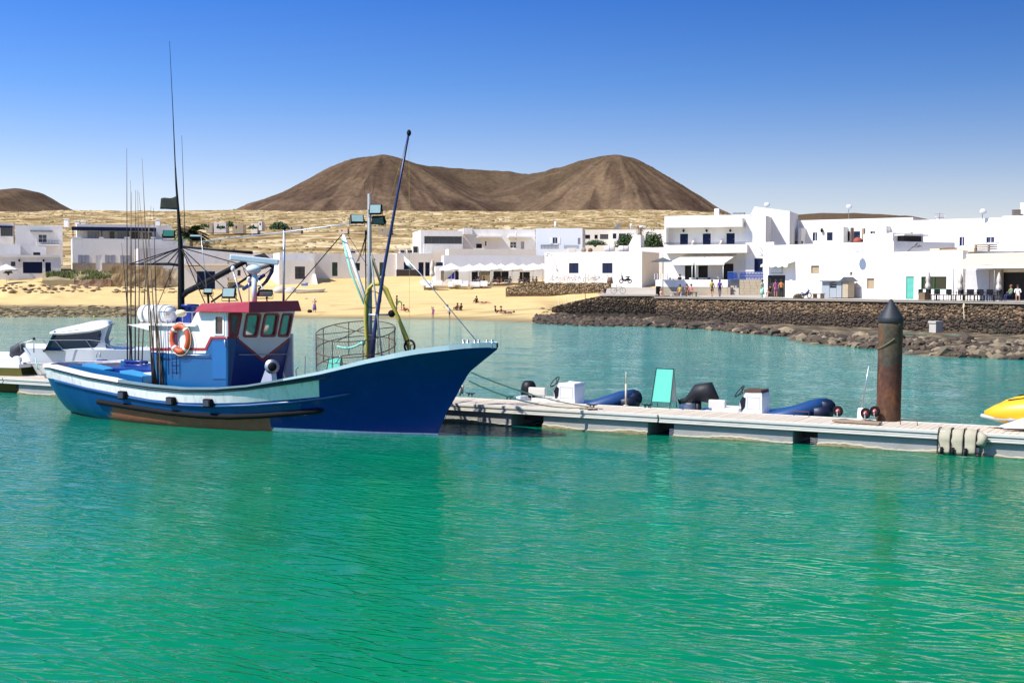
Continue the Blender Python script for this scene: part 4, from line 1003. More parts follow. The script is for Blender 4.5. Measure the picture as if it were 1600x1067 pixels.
# little engine-room vents along the white band (rust weeps)
# ------------------------------------------------------------------ pontoon
Q0 = on_z(0, 613.5, 0); Q1 = on_z(1600, 718, 0)
PF = Fr((Q0.x, Q0.y), (Q1.x - Q0.x, Q1.y - Q0.y)); PL = (Q1 - Q0).length
DZ = PF.uz(1000, 647, -.1)[1]; FB = PF.uz(1000, 658.5, -.1)[1]
def v_at(px, py, z):                      # depth offset of a pixel lying on height z
    p = on_z(px, py, z); d = Vector((p.x - PF.O.x, p.y - PF.O.y)); return d.dot(PF.a), d.dot(PF.n)
VB = v_at(1000, 638, DZ)[1]; VBr = v_at(1500, 662, DZ)[1]
PW = max((VB + VBr) / 2, 1.4)
print('pontoon deck z', DZ, 'fascia bottom', FB, 'width', VB, VBr, 'len', PL)
PLANK = mat('pontoon_plank', (.56, .48, .37), .85, .15, 2.5, .3, 14, dirt=((.28, .23, .17), .4, 2.0, 1))
FASC = mat('pale_fascia', (.56, .54, .48), .6, .08, 2, .1, 8, dirt=((.3, .3, .26), .3, 2, .5))
pont = thing('floating_pontoon', (*PF.P(PL / 2, PW / 2, 0).xy, 0), 'long floating pontoon with plank deck, pale fascia and grey concrete floats', 'pontoon')
U0, U1 = -1.5, PL + 5.5
jnt = [PF.uz(px, 650, -.1)[0] for px in (5, 1028)]
# planks: one object each, sharing four meshes
pwid = .158; n = int((U1 - U0) / pwid); rp_ = random.Random(9); meshes = []
ang = math.atan2(PF.a.y, PF.a.x)
for j in range(4):
    k = M(); k.box((0, 0, 0), (pwid - .012, PW + .04, .03)); o = k.build('tmp', PLANK); meshes.append(o.data); bpy.data.objects.remove(o)
for i in range(n):
    u = U0 + (i + .5) * pwid
    o = bpy.data.objects.new('deck_plank', meshes[rp_.randrange(4)]); COL.objects.link(o); o.parent = pont
    o.location = PF.P(u, PW / 2, DZ - .013 + rp_.uniform(-.003, .003)) - pont.location; o.rotation_euler = (0, 0, ang)
def pbox(name, u0, u1, v0, v1, z0, z1, m_, par=pont, bev=0):
    k = M(); k.fbox(PF, u0, u1, v0, v1, z0, z1); o = k.build(name, m_, par)
    if bev: q = o.modifiers.new('bevel', 'BEVEL'); q.width = bev; q.segments = 2
    return o
secs = [U0] + jnt + [U1]
for a, b in zip(secs[:-1], secs[1:]):
    a += .02; b -= .02
    h = DZ - FB
    pbox('fascia_rail', a, b, -.10, -.03, DZ - h * .34, DZ + .012, FASC, bev=.012)
    pbox('fascia_rail', a, b, -.07, -.025, DZ - h * .72, DZ - h * .40, FASC, bev=.01)
    pbox('fascia_rail', a, b, -.10, -.03, FB, DZ - h * .76, FASC, bev=.012)
    pbox('fascia_rail', a, b, PW + .03, PW + .1, FB, DZ + .012, FASC, bev=.012)
pbox('frame', U0, U1, .0, PW, DZ - .16, DZ - .045, mat('grey_steel_frame', (.10, .10, .10), .7, .2), bev=0)  # even dark grey steel under the planks
FLM = mat('float_concrete', (.30, .29, .27), .8, .12, 1.0, .5, 12, dirt=((.18, .18, .16), .5, 1.2, .6))
floats = [(28, 500), (500.5, 798.5), (848, 1012), (1052, 1239), (1277, 1475), (1530, 1650)]
for a, b in floats:
    ua = PF.uz(a, 665, 0)[0] if a > 28 else PF.uz(28, 600, 0)[0]; ub = PF.uz(b, 665, 0)[0]; ub = U1 - .05 if b == 1650 else ub
    pbox('float', ua, ub, .02, PW - .05, -.35, FB - .01, FLM, bev=.03)
    k = M(); rg = random.Random(int(a)); nn = max(6, int((ub - ua) / .09)); top = []; bot = []
    for i in range(nn + 1):
        u = lerp(ua, ub, i / nn); hgt = .075 + .035 * math.sin(u * 2.3) + .03 * rg.random(); d_ = -.012 - .02 * rg.random()
        top.append((PF.P(u, .02, hgt), PF.P(u, d_, hgt - .03))); bot.append((PF.P(u, d_, .0), PF.P(u, d_ - .01, -.1)))
    k.strip([[t[0] for t in top], [t[1] for t in top]]); k.build('salt_crust', SALT)
    o = bpy.context.scene.objects[-1] if False else COL.objects[-1]; o.parent = pont; o.matrix_parent_inverse = Matrix.Translation(-pont.location)
    k = M(); k.strip([[t[1] for t in top], [PF.P(lerp(ua, ub, i / nn), -.035 - .02 * rg.random(), .035) for i in range(nn + 1)], [t[1] for t in bot]]); o = k.build('weed_growth', ALGAE, pont)
for a, b in ((0, 27), (798, 848), (1012, 1052), (1239, 1277), (1475, 1530)):
    ua = PF.uz(a, 665, 0)[0]; ub = PF.uz(b, 665, 0)[0]; pbox('cross_beam', ua + .05, ub - .05, PW * .45, PW * .6, .12, DZ - .17, mat('dark_steel', (.03, .03, .03), .7))
# cleats, posts and hoops fixed to the deck
def cleat(px, py, rz=0):
    p = on_z(px, py, DZ); k = M(); d = PF.a.to_3d()
    k.tube([p - d * .06, p - d * .05 + Vector((0, 0, .08))], .02, 6); k.tube([p + d * .06, p + d * .05 + Vector((0, 0, .08))], .02, 6)
    k.tube([p - d * .17 + Vector((0, 0, .10)), p - d * .08 + Vector((0, 0, .085)), p + d * .08 + Vector((0, 0, .085)), p + d * .17 + Vector((0, 0, .10))], [.012, .022, .022, .012], 6); k.build('cleat', BLACKM, pont)
for a, b in ((735, 619), (1011, 637), (925, 637), (795, 624), (60, 578)): cleat(a, b)
for a, b in ((1252, 650), (1420, 664)):
    p = on_z(a, b, DZ); d = PF.a.to_3d() * .2; k = M(); k.tube([p - d, p - d + Vector((0, 0, .12)), p + d + Vector((0, 0, .12)), p + d], .012, 6); k.build('tie_hoop', RUST, pont)
p = on_z(978, 634, DZ); k = M(); k.tube([p, p + Vector((0, 0, .03))], .07, 10); k.tube([p, p + Vector((0, 0, .62))], .028, 8); k.tube([p + Vector((0, 0, .6)), p + Vector((0, 0, .95))], .013, 6); k.build('post', mat('cream_post', (.55, .48, .35), .6), pont)
p = on_z(719, 618, DZ); k = M(); k.tube([p, p + Vector((0, 0, .3))], .03, 8); k.tube([p + Vector((.05, .05, .05)), p + Vector((.06, .06, .32))], .05, 7); k.build('post', mat('cream_post', (.55, .48, .35)), pont)

# guide pile ---------------------------------------------------------
pb = on_z(1393, 659, DZ); PR = 18.7 / F * pb.y
pile = thing('guide_pile', (pb.x, pb.y + PR, 0), 'tall rusty steel guide pile with a black conical cap beside the pontoon', 'pile')
pc = Vector((pb.x, pb.y + PR, 0)); ptop = at_Y(1397, 497, pc.y).z; ptip = at_Y(1397, 468, pc.y).z
m, N, L, B = nodes_mat('rusty_pile'); tcn = N.new('ShaderNodeTexCoord'); sx = N.new('ShaderNodeSeparateXYZ'); L.new(tcn.outputs['Object'], sx.inputs[0])
nz = noise_n(N, L, mapping(N, L, tcn.outputs['Object'], (4, 4, .9)), 1, 8, .7); ad = N.new('ShaderNodeMath'); ad.operation = 'MULTIPLY_ADD'; L.new(nz.outputs['Fac'], ad.inputs[0]); ad.inputs[1].default_value = 1.1; L.new(sx.outputs['Z'], ad.inputs[2])
r_ = ramp(N, [(.0, (.07, .04, .018)), (.30, (.10, .035, .014)), (.44, (.075, .025, .013)), (.56, (.06, .024, .013)), (.60, (.042, .038, .028)), (.75, (.065, .052, .028)), (1.0, (.06, .05, .028))])
mr = N.new('ShaderNodeMapRange'); mr.inputs[1].default_value = .9; mr.inputs[2].default_value = 3.7; L.new(ad.outputs[0], mr.inputs[0]); L.new(mr.outputs[0], r_.inputs[0])
n2 = noise_n(N, L, mapping(N, L, tcn.outputs['Object'], (3, 3, .7)), 2, 8, .7); r2 = ramp(N, [(.5, (0, 0, 0)), (.62, (.8, .8, .8))]); L.new(n2.outputs['Fac'], r2.inputs[0])
n4 = noise_n(N, L, tcn.outputs['Object'], 9, 6, .7); r4 = ramp(N, [(.35, (.6, .6, .6)), (.65, (1.3, 1.3, 1.3))]); L.new(n4.outputs['Fac'], r4.inputs[0])
L.new(mixc(N, L, 1.0, mixc(N, L, r2.outputs[0], r_.outputs[0], (.15, .06, .018)), r4.outputs[0], 'MULTIPLY'), B.inputs['Base Color'])
B.inputs['Roughness'].default_value = .75; L.new(bumpn(N, L, n4.outputs['Fac'], .7, .02), B.inputs['Normal'])
k = M(); k.lathe([(PR * (1 - .0 * i), -1.5 + i * (ptop + 1.5) / 20) for i in range(21)], pc, (0.012, 0, 1), 40); k.build('shaft', m, pile)
k = M(); tpc = pc + Vector((.012 * ptop, 0, ptop - .12)); k.lathe([(PR * 1.03, 0), (PR * 1.05, .05), (PR * 1.05, .12), (PR * 1.02, .14), (PR * .52, (ptip - ptop) * .55 + .12), (.03, ptip - ptop + .12), (.005, ptip - ptop + .13)], tpc, (0, 0, 1), 40); k.build('cap', mat('black_cap', (.016, .021, .027), .6, .15, 5, .1, 10), pile)
k = M(); k.tube([pc + Vector((-PR * .95 * math.cos(a) * 1.06, -PR * 1.06 * math.sin(a), ptop - .75 + .45 * (1 - math.cos(a)) * .5 * 1.0)) for a in [.1 + i * .2 for i in range(9)]], .012, 5); k.build('wire_scar', mat('wire', (.2, .15, .08)), pile)
k = M(); k.lathe([(PR * 1.5, 0), (PR * 1.5, .05)], (pc.x, pc.y, DZ - .06), (0, 0, 1), 24); k.build('pile_collar', GALV, pile)

# draped fender mat over the pontoon edge
mu0 = PF.uz(1466, 690, -.15)[0]; mu1 = PF.uz(1526, 690, -.15)[0]
fm2 = thing('fender_mat', PF.P((mu0 + mu1) / 2, -.1, 0), 'grey-green padded fender mat draped over the pontoon edge', 'fender')
TARP = mat('faded_padding', (.38, .35, .25), .8, .15, 4, .4, 10, dirt=((.18, .17, .12), .4, 3, 1))
npan = 3
for p_ in range(npan):
    a = lerp(mu0, mu1, p_ / npan) + .012; b = lerp(mu0, mu1, (p_ + 1) / npan) - .012
    prof = [(.30, DZ + .02), (.1, DZ + .06), (-.06, DZ + .05), (-.16, DZ - .07), (-.20, DZ - .2), (-.18, DZ - .33), (-.24, DZ - .42), (-.2, DZ - .52)]
    rows_ = []
    for v, z in prof:
        rows_.append([PF.P(lerp(a, b, i / 8), v - .012 * math.sin(math.pi * i / 8) ** .6 - .02 * math.sin(z * 19 + p_ * 2), z + .012 * math.sin(i * .8 + p_) * math.sin(z * 7)) for i in range(9)])
    k = M(); k.smooth = True; k.strip(rows_); o = k.build('padded_panel', TARP, fm2); q = o.modifiers.new('t', 'SOLIDIFY'); q.thickness = .05; q.offset = 1
for f_ in (.0, .333, .667, 1.0):
    u = lerp(mu0, mu1, f_); k = M(); k.tube([PF.P(u, .2, DZ + .06), PF.P(u, -.06, DZ + .08), PF.P(u, -.2, DZ - .08), PF.P(u, -.24, DZ - .3), PF.P(u, -.27, DZ - .5)], .013, 5); k.build('strap', RUBBER, fm2)
for f_ in (.12, .42, .75):
    u = lerp(mu0, mu1, f_); k = M(); k.tube([PF.P(u, -.27, DZ - .34), PF.P(u, -.30, DZ - .50)], .035, 7); k.build('rubber_lug', RUBBER, fm2)
k = M(); k.tube([PF.P(mu1 + .06, -.12, DZ + .02), PF.P(mu1 + .14, -.2, DZ - .08), PF.P(mu1 + .12, -.22, DZ - .2), PF.P(mu1 + .02, -.22, DZ - .24)], [.05, .12, .11, .04], 9); k.build('side_bolster', TARP, fm2)

# mooring ropes ------------------------------------------------------
ra = BF.pp(736, 582, -.02); rb = on_z(926, 636, DZ + .09)
for (dz, dr, lab, d2) in ((0, .12, 'upper beige mooring rope from the blue bow to the pontoon cleat', 0), (-.22, .22, 'lower beige mooring rope, sagging more, from the blue bow to the pontoon cleat', -.1)):
    k = M(); k.tube(sag(ra + Vector((-.05 if dz else 0, 0, dz)), rb + Vector((d2, 0, 0)), dr, 20), .02, 6); solo(k, 'mooring_rope', ROPEB, ra, lab, 'rope', 'mooring ropes from the bow')
k = M()
for i in range(5): k.tube([rb + Vector((-.35 + .13 * i, .03 * (-1) ** i, -.05)), rb + Vector((-.25 + .13 * i, -.04 * (-1) ** i, -.04))], .014, 5)
k.tube([rb + Vector((.16 * math.cos(a) * .8, .08 * math.sin(a), -.06)) for a in [i * .5 for i in range(16)]], .014, 5)
solo(k, 'rope_tail', mat('dark_rope', (.08, .06, .05), .9), rb, 'dark knotted rope tail lying round the cleat where the bow ropes end', 'rope')

# turquoise A-boards
def aboard(px0, px1, pyt, pyb, lab, v=None):
    ub, vb = v_at((px0 + px1) / 2, pyb, DZ); 
    u0 = PF.uz(px0, pyb, vb)[0]; u1 = PF.uz(px1, pyb, vb)[0]; zt = PF.uz(px0, pyt, vb)[1]; w = u1 - u0; h = zt - DZ
    t = thing('sandwich_board', PF.P((u0 + u1) / 2, vb, DZ), lab, 'sandwich board', 'turquoise boards along the pontoon')
    TQ = mat('turquoise_board', (.09, .50, .38), .5, .06, 4); 
    for s_, nm in ((-1, 'front_sheet'), (1, 'back_sheet')):
        k = M(); 
        def P_(a, b, c): return PF.P(u0 + w * a + w * .12 * b + .06 * w, vb + s_ * (.30 * h * (1 - b)) * .7 + c, DZ + b * h)
        k.add([P_(0, .16, 0), P_(1, .16, 0), P_(.9, 1, 0), P_(.0, 1, 0), P_(0, .16, .01), P_(1, .16, .01), P_(.9, 1, .01), P_(.0, 1, .01)], [(0, 1, 2, 3), (7, 6, 5, 4), (0, 4, 5, 1), (1, 5, 6, 2), (2, 6, 7, 3), (3, 7, 4, 0)])
        k.build(nm, TQ if s_ < 0 else WFRAME, t)
        k = M(); o_ = -.012 if s_ < 0 else .022
        k.tube([P_(0, 0, o_), P_(0, 1, o_), P_(.9, 1, o_), P_(1, 0, o_)], .009, 5); k.tube([P_(0, .16, o_), P_(1, .16, o_)], .007, 5); k.build('wire_frame', BLACKM, t)
aboard(1020, 1050, 575, 637, 'turquoise sandwich board standing on the pontoon between the two rubber boats')
aboard(511, 532, 557, 606, 'turquoise sandwich board on the pontoon seen through the fish trap of the fishing boat')

# rubber boats moored behind the pontoon ------------------------------
TUBEB = mat('blue_hypalon', (.012, .055, .17), .45, .12, 2); TUBED = mat('dark_hypalon', (.006, .010, .03), .5, .2, 3); TUBEG = mat('grey_trim', (.40, .38, .36), .6, .1)
GEL = mat('white_gelcoat', (.74, .75, .77), .3, .05, 2); SEAT = mat('cream_seat', (.66, .62, .54), .5, .06, 4)
def rib(x_eng, x_eng_r, y_engt, x_seat, x_con, x_tube0, x_tip, base_y, lab, cover, v_c):
    def G(px, py, v=v_c): return PF.pp(px, py, v)
    uo = PF.uz(x_eng, base_y, v_c)[0]; ut = PF.uz(x_tip, base_y, v_c)[0]
    t = thing('rubber_boat', PF.P((uo + ut) / 2, v_c, 0), lab, 'rubber boat', 'rubber boats moored behind the pontoon')
    def up(u, v, z): return PF.P(u, v, z)
    L_ = ut - uo; W = .85
    for side in (-1, 1):
        pts = []; rs = []
        for i in range(15):
            s_ = i / 14; u = uo + .35 + (L_ - .55) * s_; v = v_c + side * W * (1 - max(0, (s_ - .62) / .38) ** 2.2 * 1.0); z = .24 + .55 * max(0, (s_ - .45) / .55) ** 1.8
            pts.append(up(u, v, z)); rs.append(.23 if 0 < i < 14 else .15)
        k = M(); k.tube(pts, rs, 14); k.build('inflatable_tube', TUBEB if side < 0 else TUBEB, t)
        k = M(); k.tube([p + Vector((0, 0, -.04)) - PF.n.to_3d() * (.19 if side < 0 else -.19) for p in pts], .045, 8); k.build('rub_strip', TUBEG, t)
    k = M(); k.tube([up(ut - .33, v_c - .16, .70), up(ut - .16, v_c, .68), up(ut - .33, v_c + .16, .70)], [.2, .24, .2], 12); k.build('bow_cone', TUBED, t)
    k = M(); k.tube([up(ut - .45, v_c - .42, .54), up(ut - .2, v_c - .2, .54), up(ut - .12, v_c, .54)], [.2, .22, .16], 12); k.build('bow_keel', TUBED, t)
    k = M(); k.tube([up(ut - .42, v_c, .82), up(ut - .2, v_c - .1, .80), up(ut - .1, v_c - .2, .6)], .025, 6); k.tube([up(ut - .45, v_c - .08, .8), up(ut - .3, v_c - .08, .88), up(ut - .22, v_c - .08, .8)], .03, 6); k.build('bow_strap', CLOTHW, t)
    k = M(); k.fbox(PF, uo + .35, ut - .9, v_c - W + .1, v_c + W - .1, .12, .38); k.fbox(PF, uo + .25, uo + .4, v_c - W + .2, v_c + W - .2, .0, .62); k.build('hull', GEL, t)
    # outboard
    e = G((x_eng + x_eng_r) / 2, (y_engt + base_y) / 2, v_c); ze = G(x_eng, y_engt, v_c).z; we = (PF.uz(x_eng_r, base_y, v_c)[0] - uo)
    if not cover:
        k = M(); prof = [(.02, 0), (.19, .02), (.235, .12), (.23, .32), (.19, .45), (.12, .515), (.02, .52)]
        k.lathe(prof, (e.x, e.y, ze - .48), (0, 0, 1), 16); k.v = [tuple(Vector(v) + (PF.a.to_3d() * .0)) for v in k.v]; eo = k.build('outboard', BLACKP, t)
        k = M(); k.tube([Vector((e.x, e.y, ze - .46)), Vector((e.x, e.y, -.2)) - PF.a.to_3d() * .06], [.1, .07], 8); k.build('leg', BLACKP, eo)
    else:
        c = PF.P(uo + we * .55, v_c, 0); k = M(); k.tube([PF.P(uo + .02, v_c, .67), PF.P(uo + we * .16, v_c, .66), PF.P(uo + we * .33, v_c, .76), PF.P(uo + we * .5, v_c, .92), PF.P(uo + we * .75, v_c, .95), PF.P(uo + we * .98, v_c, .72)], [.06, .10, .16, .25, .30, .12], 14)
        k.v = [(v[0], v[1], v[2]) for v in k.v]; eo = k.build('covered_outboard', mat('black_cover', (.008, .009, .012), .6, .3, 4, .4, 8), t)
        k = M(); k.tube([PF.P(uo + we * .02, v_c, .6), PF.P(uo + we * .0, v_c - .12, .72)], [.05, .02], 6); k.tube([PF.P(uo + we * .5, v_c, .75), PF.P(uo + we * .5, v_c, -.1)], .09, 8); k.build('leg', BLACKP, eo)
    # seat
    s0, s1, st, sb = x_seat; a = PF.uz(s0, st, v_c); b = PF.uz(s1, sb, v_c); 
    k = M(); k.fbox(PF, a[0], b[0], v_c - .5, v_c - .38, a[1] - .24, a[1]); o = k.build('backrest', SEAT, t); q = o.modifiers.new('b', 'BEVEL'); q.width = .03; q.segments = 2
    k = M(); k.fbox(PF, a[0] + .1, b[0] + .4, v_c - .5, v_c + .3, .44, .58); o = k.build('seat', SEAT, t); q = o.modifiers.new('b', 'BEVEL'); q.width = .03; q.segments = 2
    k = M(); k.tube([PF.P(a[0] + .08, v_c - .42, .5), PF.P(a[0] + .08, v_c - .42, a[1] - .1)], .015, 6); k.tube([PF.P(b[0] - .05, v_c - .42, .5), PF.P(b[0] - .05, v_c - .42, a[1] - .1)], .015, 6); k.build('seat_frame', STEEL, t)
    # console
    c0, c1, ct, cb, wl = x_con; a = PF.uz(c0, ct, v_c); b = PF.uz(c1, cb, v_c)
    k = M(); w1 = b[0]; w0 = a[0]; zt = a[1]
    k.panel(lambda x, z, w: PF.P(x, v_c - .33 + w * 1.0, z), [(w0 + .06, .35), (w0 - .02, zt - .28), (w0 + .10, zt - .04), (w0 + .18, zt), (w1 - .03, zt), (w1, zt - .1), (w1 - .02, .35)], (), .62)
    o = k.build('console', GEL, t); q = o.modifiers.new('b', 'BEVEL'); q.width = .02; q.segments = 2
    k = M(); k.panel(lambda x, z, w: PF.P(x, v_c - .345 + w, z), [(w0 + .0, zt - .22), (w0 + .08, zt - .1), (w0 + .16, zt - .14), (w0 + .14, zt - .38), (w0 + .05, zt - .5)], (), .012); k.build('throttle_box', BLACKP, o)
    k = M(); [k.fbox(PF, a_, b_, v_c - .336, v_c - .331, c_, d_) for a_, b_, c_, d_ in ((w0 + .2, w1 - .06, zt - .12, zt - .108), (w0 + .2, w1 - .06, zt - .44, zt - .428), (w0 + .2, w0 + .212, zt - .427, zt - .121), (w1 - .072, w1 - .06, zt - .427, zt - .121))]; k.build('hatch_seam', TUBEG, o)
    for s_a in (.25, .5, .75): k = M(); q_ = pts[0].lerp(pts[-1], s_a); j_ = int(s_a * 14); k.tube([pts[j_] * 0 + up(uo + .35 + (L_ - .55) * s_a, v_c - W, .47), up(uo + .45 + (L_ - .55) * s_a, v_c - W - .1, .44)], .012, 5); k.build('grab_handle', BLACKP, t)
    if cover: k = M(); k.fbox(PF, w0 + .1, w1 - .03, v_c - .33, v_c + .3, zt + .002, zt + .09); k.build('console_lid', BROWNP, o)
    k = M(); wc = PF.P(w0 - .02, v_c - .1, zt - .05); ax_ = (PF.a.to_3d() * -.8 + Vector((0, 0, .6))).normalized(); x_ = PF.n.to_3d(); y_ = ax_.cross(x_)
    k.tube([wc + x_ * .17 * math.cos(i * .314) + y_ * .19 * math.sin(i * .314) + ax_ * .1 for i in range(20)], .015, 6, closed=True)
    for aa in (0, 2.1, 4.2): k.tube([wc, wc + x_ * .17 * math.cos(aa) + y_ * .19 * math.sin(aa) + ax_ * .1], .012, 5)
    k.build('steering_wheel', BLACKP, o)
V1 = PW + 1.25
rib(812, 840, 596, (838, 864, 603, 624), (874, 906, 597, 628, 0), 905, 1000, 628, 'rubber boat with bare black outboard and white console, nearer the fishing boat bow', False, V1)
rib(1062, 1120, 604, (1117, 1143, 622, 640), (1163, 1197, 612, 645, 0), 1205, 1302, 645, 'rubber boat whose outboard is wrapped in black cover, beside the turquoise board', True, V1)

# launching trolley wheels, plank and pole on the pontoon
def wheel(px, py, r, lab):
    v = PW - .35; c = PF.pp(px, py, v); t = thing('trolley_wheel', Vector((c.x, c.y, c.z - r)), lab, 'wheel', 'trolley wheels on the pontoon')
    nn = PF.n.to_3d() * -1; nn = (nn + PF.a.to_3d() * -.25).normalized(); x = nn.cross(Vector((0, 0, 1))).normalized()
    k = M(); k.tube([c + x * r * .72 * math.cos(i * .2618) + Vector((0, 0, r * .72 * math.sin(i * .2618))) for i in range(24)], r * .3, 9, closed=True); k.build('tyre', RUBBER, t)
    k = M(); k.lathe([(r * .5, -.02), (r * .52, .0), (r * .46, .03), (r * .2, .02), (r * .2, .05), (.01, .055)], c, nn, 16); k.build('rim', mat('red_rim', (.30, .02, .02), .5), t)
    k = M(); k.lathe([(r * .22, 0), (r * .2, .062), (.01, .065)], c, nn, 10); k.build('hub', STEEL, t)
    k = M(); k.tube([c + nn * .03, c + nn * .03 - Vector((0, 0, r + .03))], .02, 6); k.build('axle_strut', STEEL, t)
wheel(1309.5, 642, .135, 'trolley wheel standing alone at the end of the plank beside the rubber boat bow')
wheel(1352.5, 645.5, .135, 'nearer of the paired red-rimmed trolley wheels beside the pile')
wheel(1367, 642.5, .135, 'paired red-rimmed trolley wheel closest to the rusty pile')
k = M(); a = on_z(1303, 656.5, DZ + .05); b = on_z(1376, 661, DZ + .05); k.beam(a, b, .26, .045); solo(k, 'plank', WOOD, (a + b) / 2 - Vector((0, 0, .02)), 'loose weathered plank lying on the pontoon under the trolley wheels', 'plank')
c = PF.pp(1346, 652, PW - .25); t = thing('buoy_marker', Vector((c.x, c.y, DZ)), 'white block with a thin leaning pole beside the trolley wheels', 'marker')
k = M(); k.lathe([(.10, 0), (.11, .05), (.09, .3), (.03, .32)], (c.x, c.y, DZ), (0, 0, 1), 10); k.build('block', CLOTHW, t)
k = M(); k.tube([Vector((c.x, c.y, DZ + .3)), PF.pp(1357.5, 572, PW - .25)], .012, 6); k.build('pole', STEEL, t)

# yellow inflatable on the pontoon's far edge at the frame's side
YEL = mat('yellow_pvc', (.72, .42, .012), .4, .1, 2, .05, 5)
c0 = PF.uz(1524, 645, 1.1); t = thing('yellow_dinghy', PF.P(c0[0] + 1.3, 1.2, DZ), 'yellow inflatable dinghy with a grey band and black grab line', 'dinghy')
for side, v in ((-1, 1.05), (1, 2.5)):
    k = M(); pts = []; rs = []
    for i in range(14):
        s_ = i / 13; u = c0[0] + .0 + 3.4 * s_; pts.append(PF.P(u + .22, v - side * .0, DZ + .36 + .24 * s_)); rs.append([.05, .16, .22, .25, .27][i] * 1.25 if i < 5 else .345)
    k.tube(pts, rs, 18); k.build('side_tube', YEL, t)
    k = M(); k.tube([pts[0] - PF.a.to_3d() * .08 + Vector((0, 0, -.06)), pts[1] + Vector((0, -.12, -.10)), pts[2] + Vector((0, -.2, -.10)), pts[3] + Vector((0, -.24, -.10)), pts[4] + Vector((0, -.30, -.08))], [.04, .08, .10, .08, .01], 8); k.build('grey_band', mat('grey_pvc', (.55, .56, .58), .4), t)
    k = M(); k.tube([pts[2] + Vector((0, 0, .29)), pts[4] + Vector((0, -.02, .35)), pts[7] + Vector((0, 0, .36)), pts[10] + Vector((0, 0, .36)), pts[13] + Vector((0, 0, .36))], .018, 6)
    k.tube([pts[4] + Vector((0, -.08, .345)), pts[5] + Vector((0, -.26, .24)), pts[6] + Vector((-.1, -.35, .0)), pts[7] + Vector((-.1, -.34, -.14))], .01, 5); k.build('grab_line', BLACKP, t)
k = M(); k.fbox(PF, c0[0] + 1.2, c0[0] + 3.4, 1.25, 2.3, DZ + .12, DZ + .2); k.build('floor', mat('grey_pvc', (.55, .56, .58)), t)
k = M(); a_ = PF.P(c0[0] + .75, .72, DZ + .18); k.panel(lambda x, z, w: PF.P(c0[0] + .62 + x, .78 - w, DZ + .0 + z), [(0, .12), (.5, .32), (.78, .34), (.85, .1), (.5, .08), (.1, .07)], (), .12); k.build('transom_bracket', GEL, t)
k = M(); k.ball(PF.P(c0[0] + 1.35, .72, DZ + .1), .1, 10, 6); k.build('wheel_hub', GALV, t)
k = M(); k.ball(PF.P(c0[0] + 1.62, .72, DZ + .27), .22, 12, 8, (1, .8, .9)); k.build('engine_head', BLACKP, t)

# white cabin cruiser and a skiff behind it --------------------------------
CW = at_Y(100, 577, 46.5); CF = Fr((CW.x, CW.y), (1, .22))
def C_(px, py, v=0): return CF.pp(px, py, v)
cr = thing('cabin_cruiser', Vector((CF.P(2, 1.2, 0).x, CF.P(2, 1.2, 0).y, 0)), 'white cabin cruiser with dark wraparound windscreen moored behind the fishing boat stern', 'motor boat')
u0 = CF.uz(28, 555, 0)[0]; u1 = CF.uz(262, 560, 0)[0]; LC = u1 - u0
zde = CF.uz(130, 549, 0)[1]; zband = CF.uz(130, 557, 0)[1]
rows_ = []
k = M(); k.smooth = True
for side in (-1, 1):
    R_ = []
    for kz in (-.25, 0.0, .35, .62, .8, 1.0):
        r_ = []
        for i in range(25):
            s_ = i / 24
            u = u0 + .25 * (1 - max(kz, 0)) * 3 * (1 - s_) + LC * s_; hb = 1.25 * min(1, (s_ * 2.0 + .001) ** .55) * (.72 + .28 * min(1, max(kz, 0) * 1.5 + .1)) * (1 if kz >= 0 else .8)
            z = kz * (zde + .10 * (1 - s_)); r_.append(CF.P(u, 1.25 + side * hb - (0 if side > 0 else 0), z))
        R_.append(r_)
    k.strip(R_)
ch = k.build('hull', mat('cruiser_hull', (.62, .65, .68), .35, .06, 1.5), cr)
k = M()
pr = []; 
for side in (-1, 1):
    pts = [CF.P(u0 + LC * s_ , 1.25 + side * (1.27 * min(1, (s_ * 2.0 + .001) ** .55)), (zde + .10 * (1 - s_)) * .64) for s_ in [i / 20 for i in range(21)]]; k = M(); k.tube(pts, .035, 6); k.build('rub_rail', mat('grey_rub_rail', (.35, .35, .36), .5), cr)
k = M(); k.smooth = True
R_ = []
for f_ in (-1, -.6, 0, .6, 1):
    R_.append([CF.P(u0 + .1 + (LC - .2) * s_, 1.25 + f_ * 1.22 * min(1, (s_ * 2.0 + .001) ** .55), zde + .10 * (1 - s_) + .16 * (1 - f_ * f_) * (1 if s_ < .55 else max(0, 1 - (s_ - .55) * 8))) for s_ in [i / 24 for i in range(25)]])
k.strip(R_); k.build('deck', GEL, cr)
# cabin glass: side + raked front
vS = .35; vE = 2.15
gl = [(70, 547), (84, 520.5), (158, 513.5), (157, 528), (152, 538), (143, 546)]
gg = [CF.uz(a, b, vS) for a, b in gl]
k = M(); k.v = []; 
k.panel(lambda a, b, w: CF.P(a, vS + w, b), gg, (), vE - vS); go = k.build('windscreen', mat('tinted_windscreen', (.012, .022, .075), .06, .3, .9, spec=.9), cr)
q = go.modifiers.new('b', 'BEVEL'); q.width = .10; q.segments = 3
pl_ = [CF.uz(a, b, vS - .03) for a, b in [(158, 514), (170, 508), (163, 530), (166, 548), (141, 548), (152, 540), (157.5, 530)]]
for vv in (vS - .03, vE - .03): k = M(); k.panel(lambda a, b, w: CF.P(a, vv + w, b), pl_, (), .06); k.build('cabin_arch', GEL, cr)
k = M(); k.smooth = True; R_ = []; eu = [CF.uz(a, b, vS - .15) for a, b in [(77.5, 519.5), (84, 520.5), (98, 521), (119, 519.5), (140.5, 517.5), (156, 514), (165, 510.5), (171, 507)]]; bz_ = [.02, .12, .20, .27, .34, .30, .22, .03]
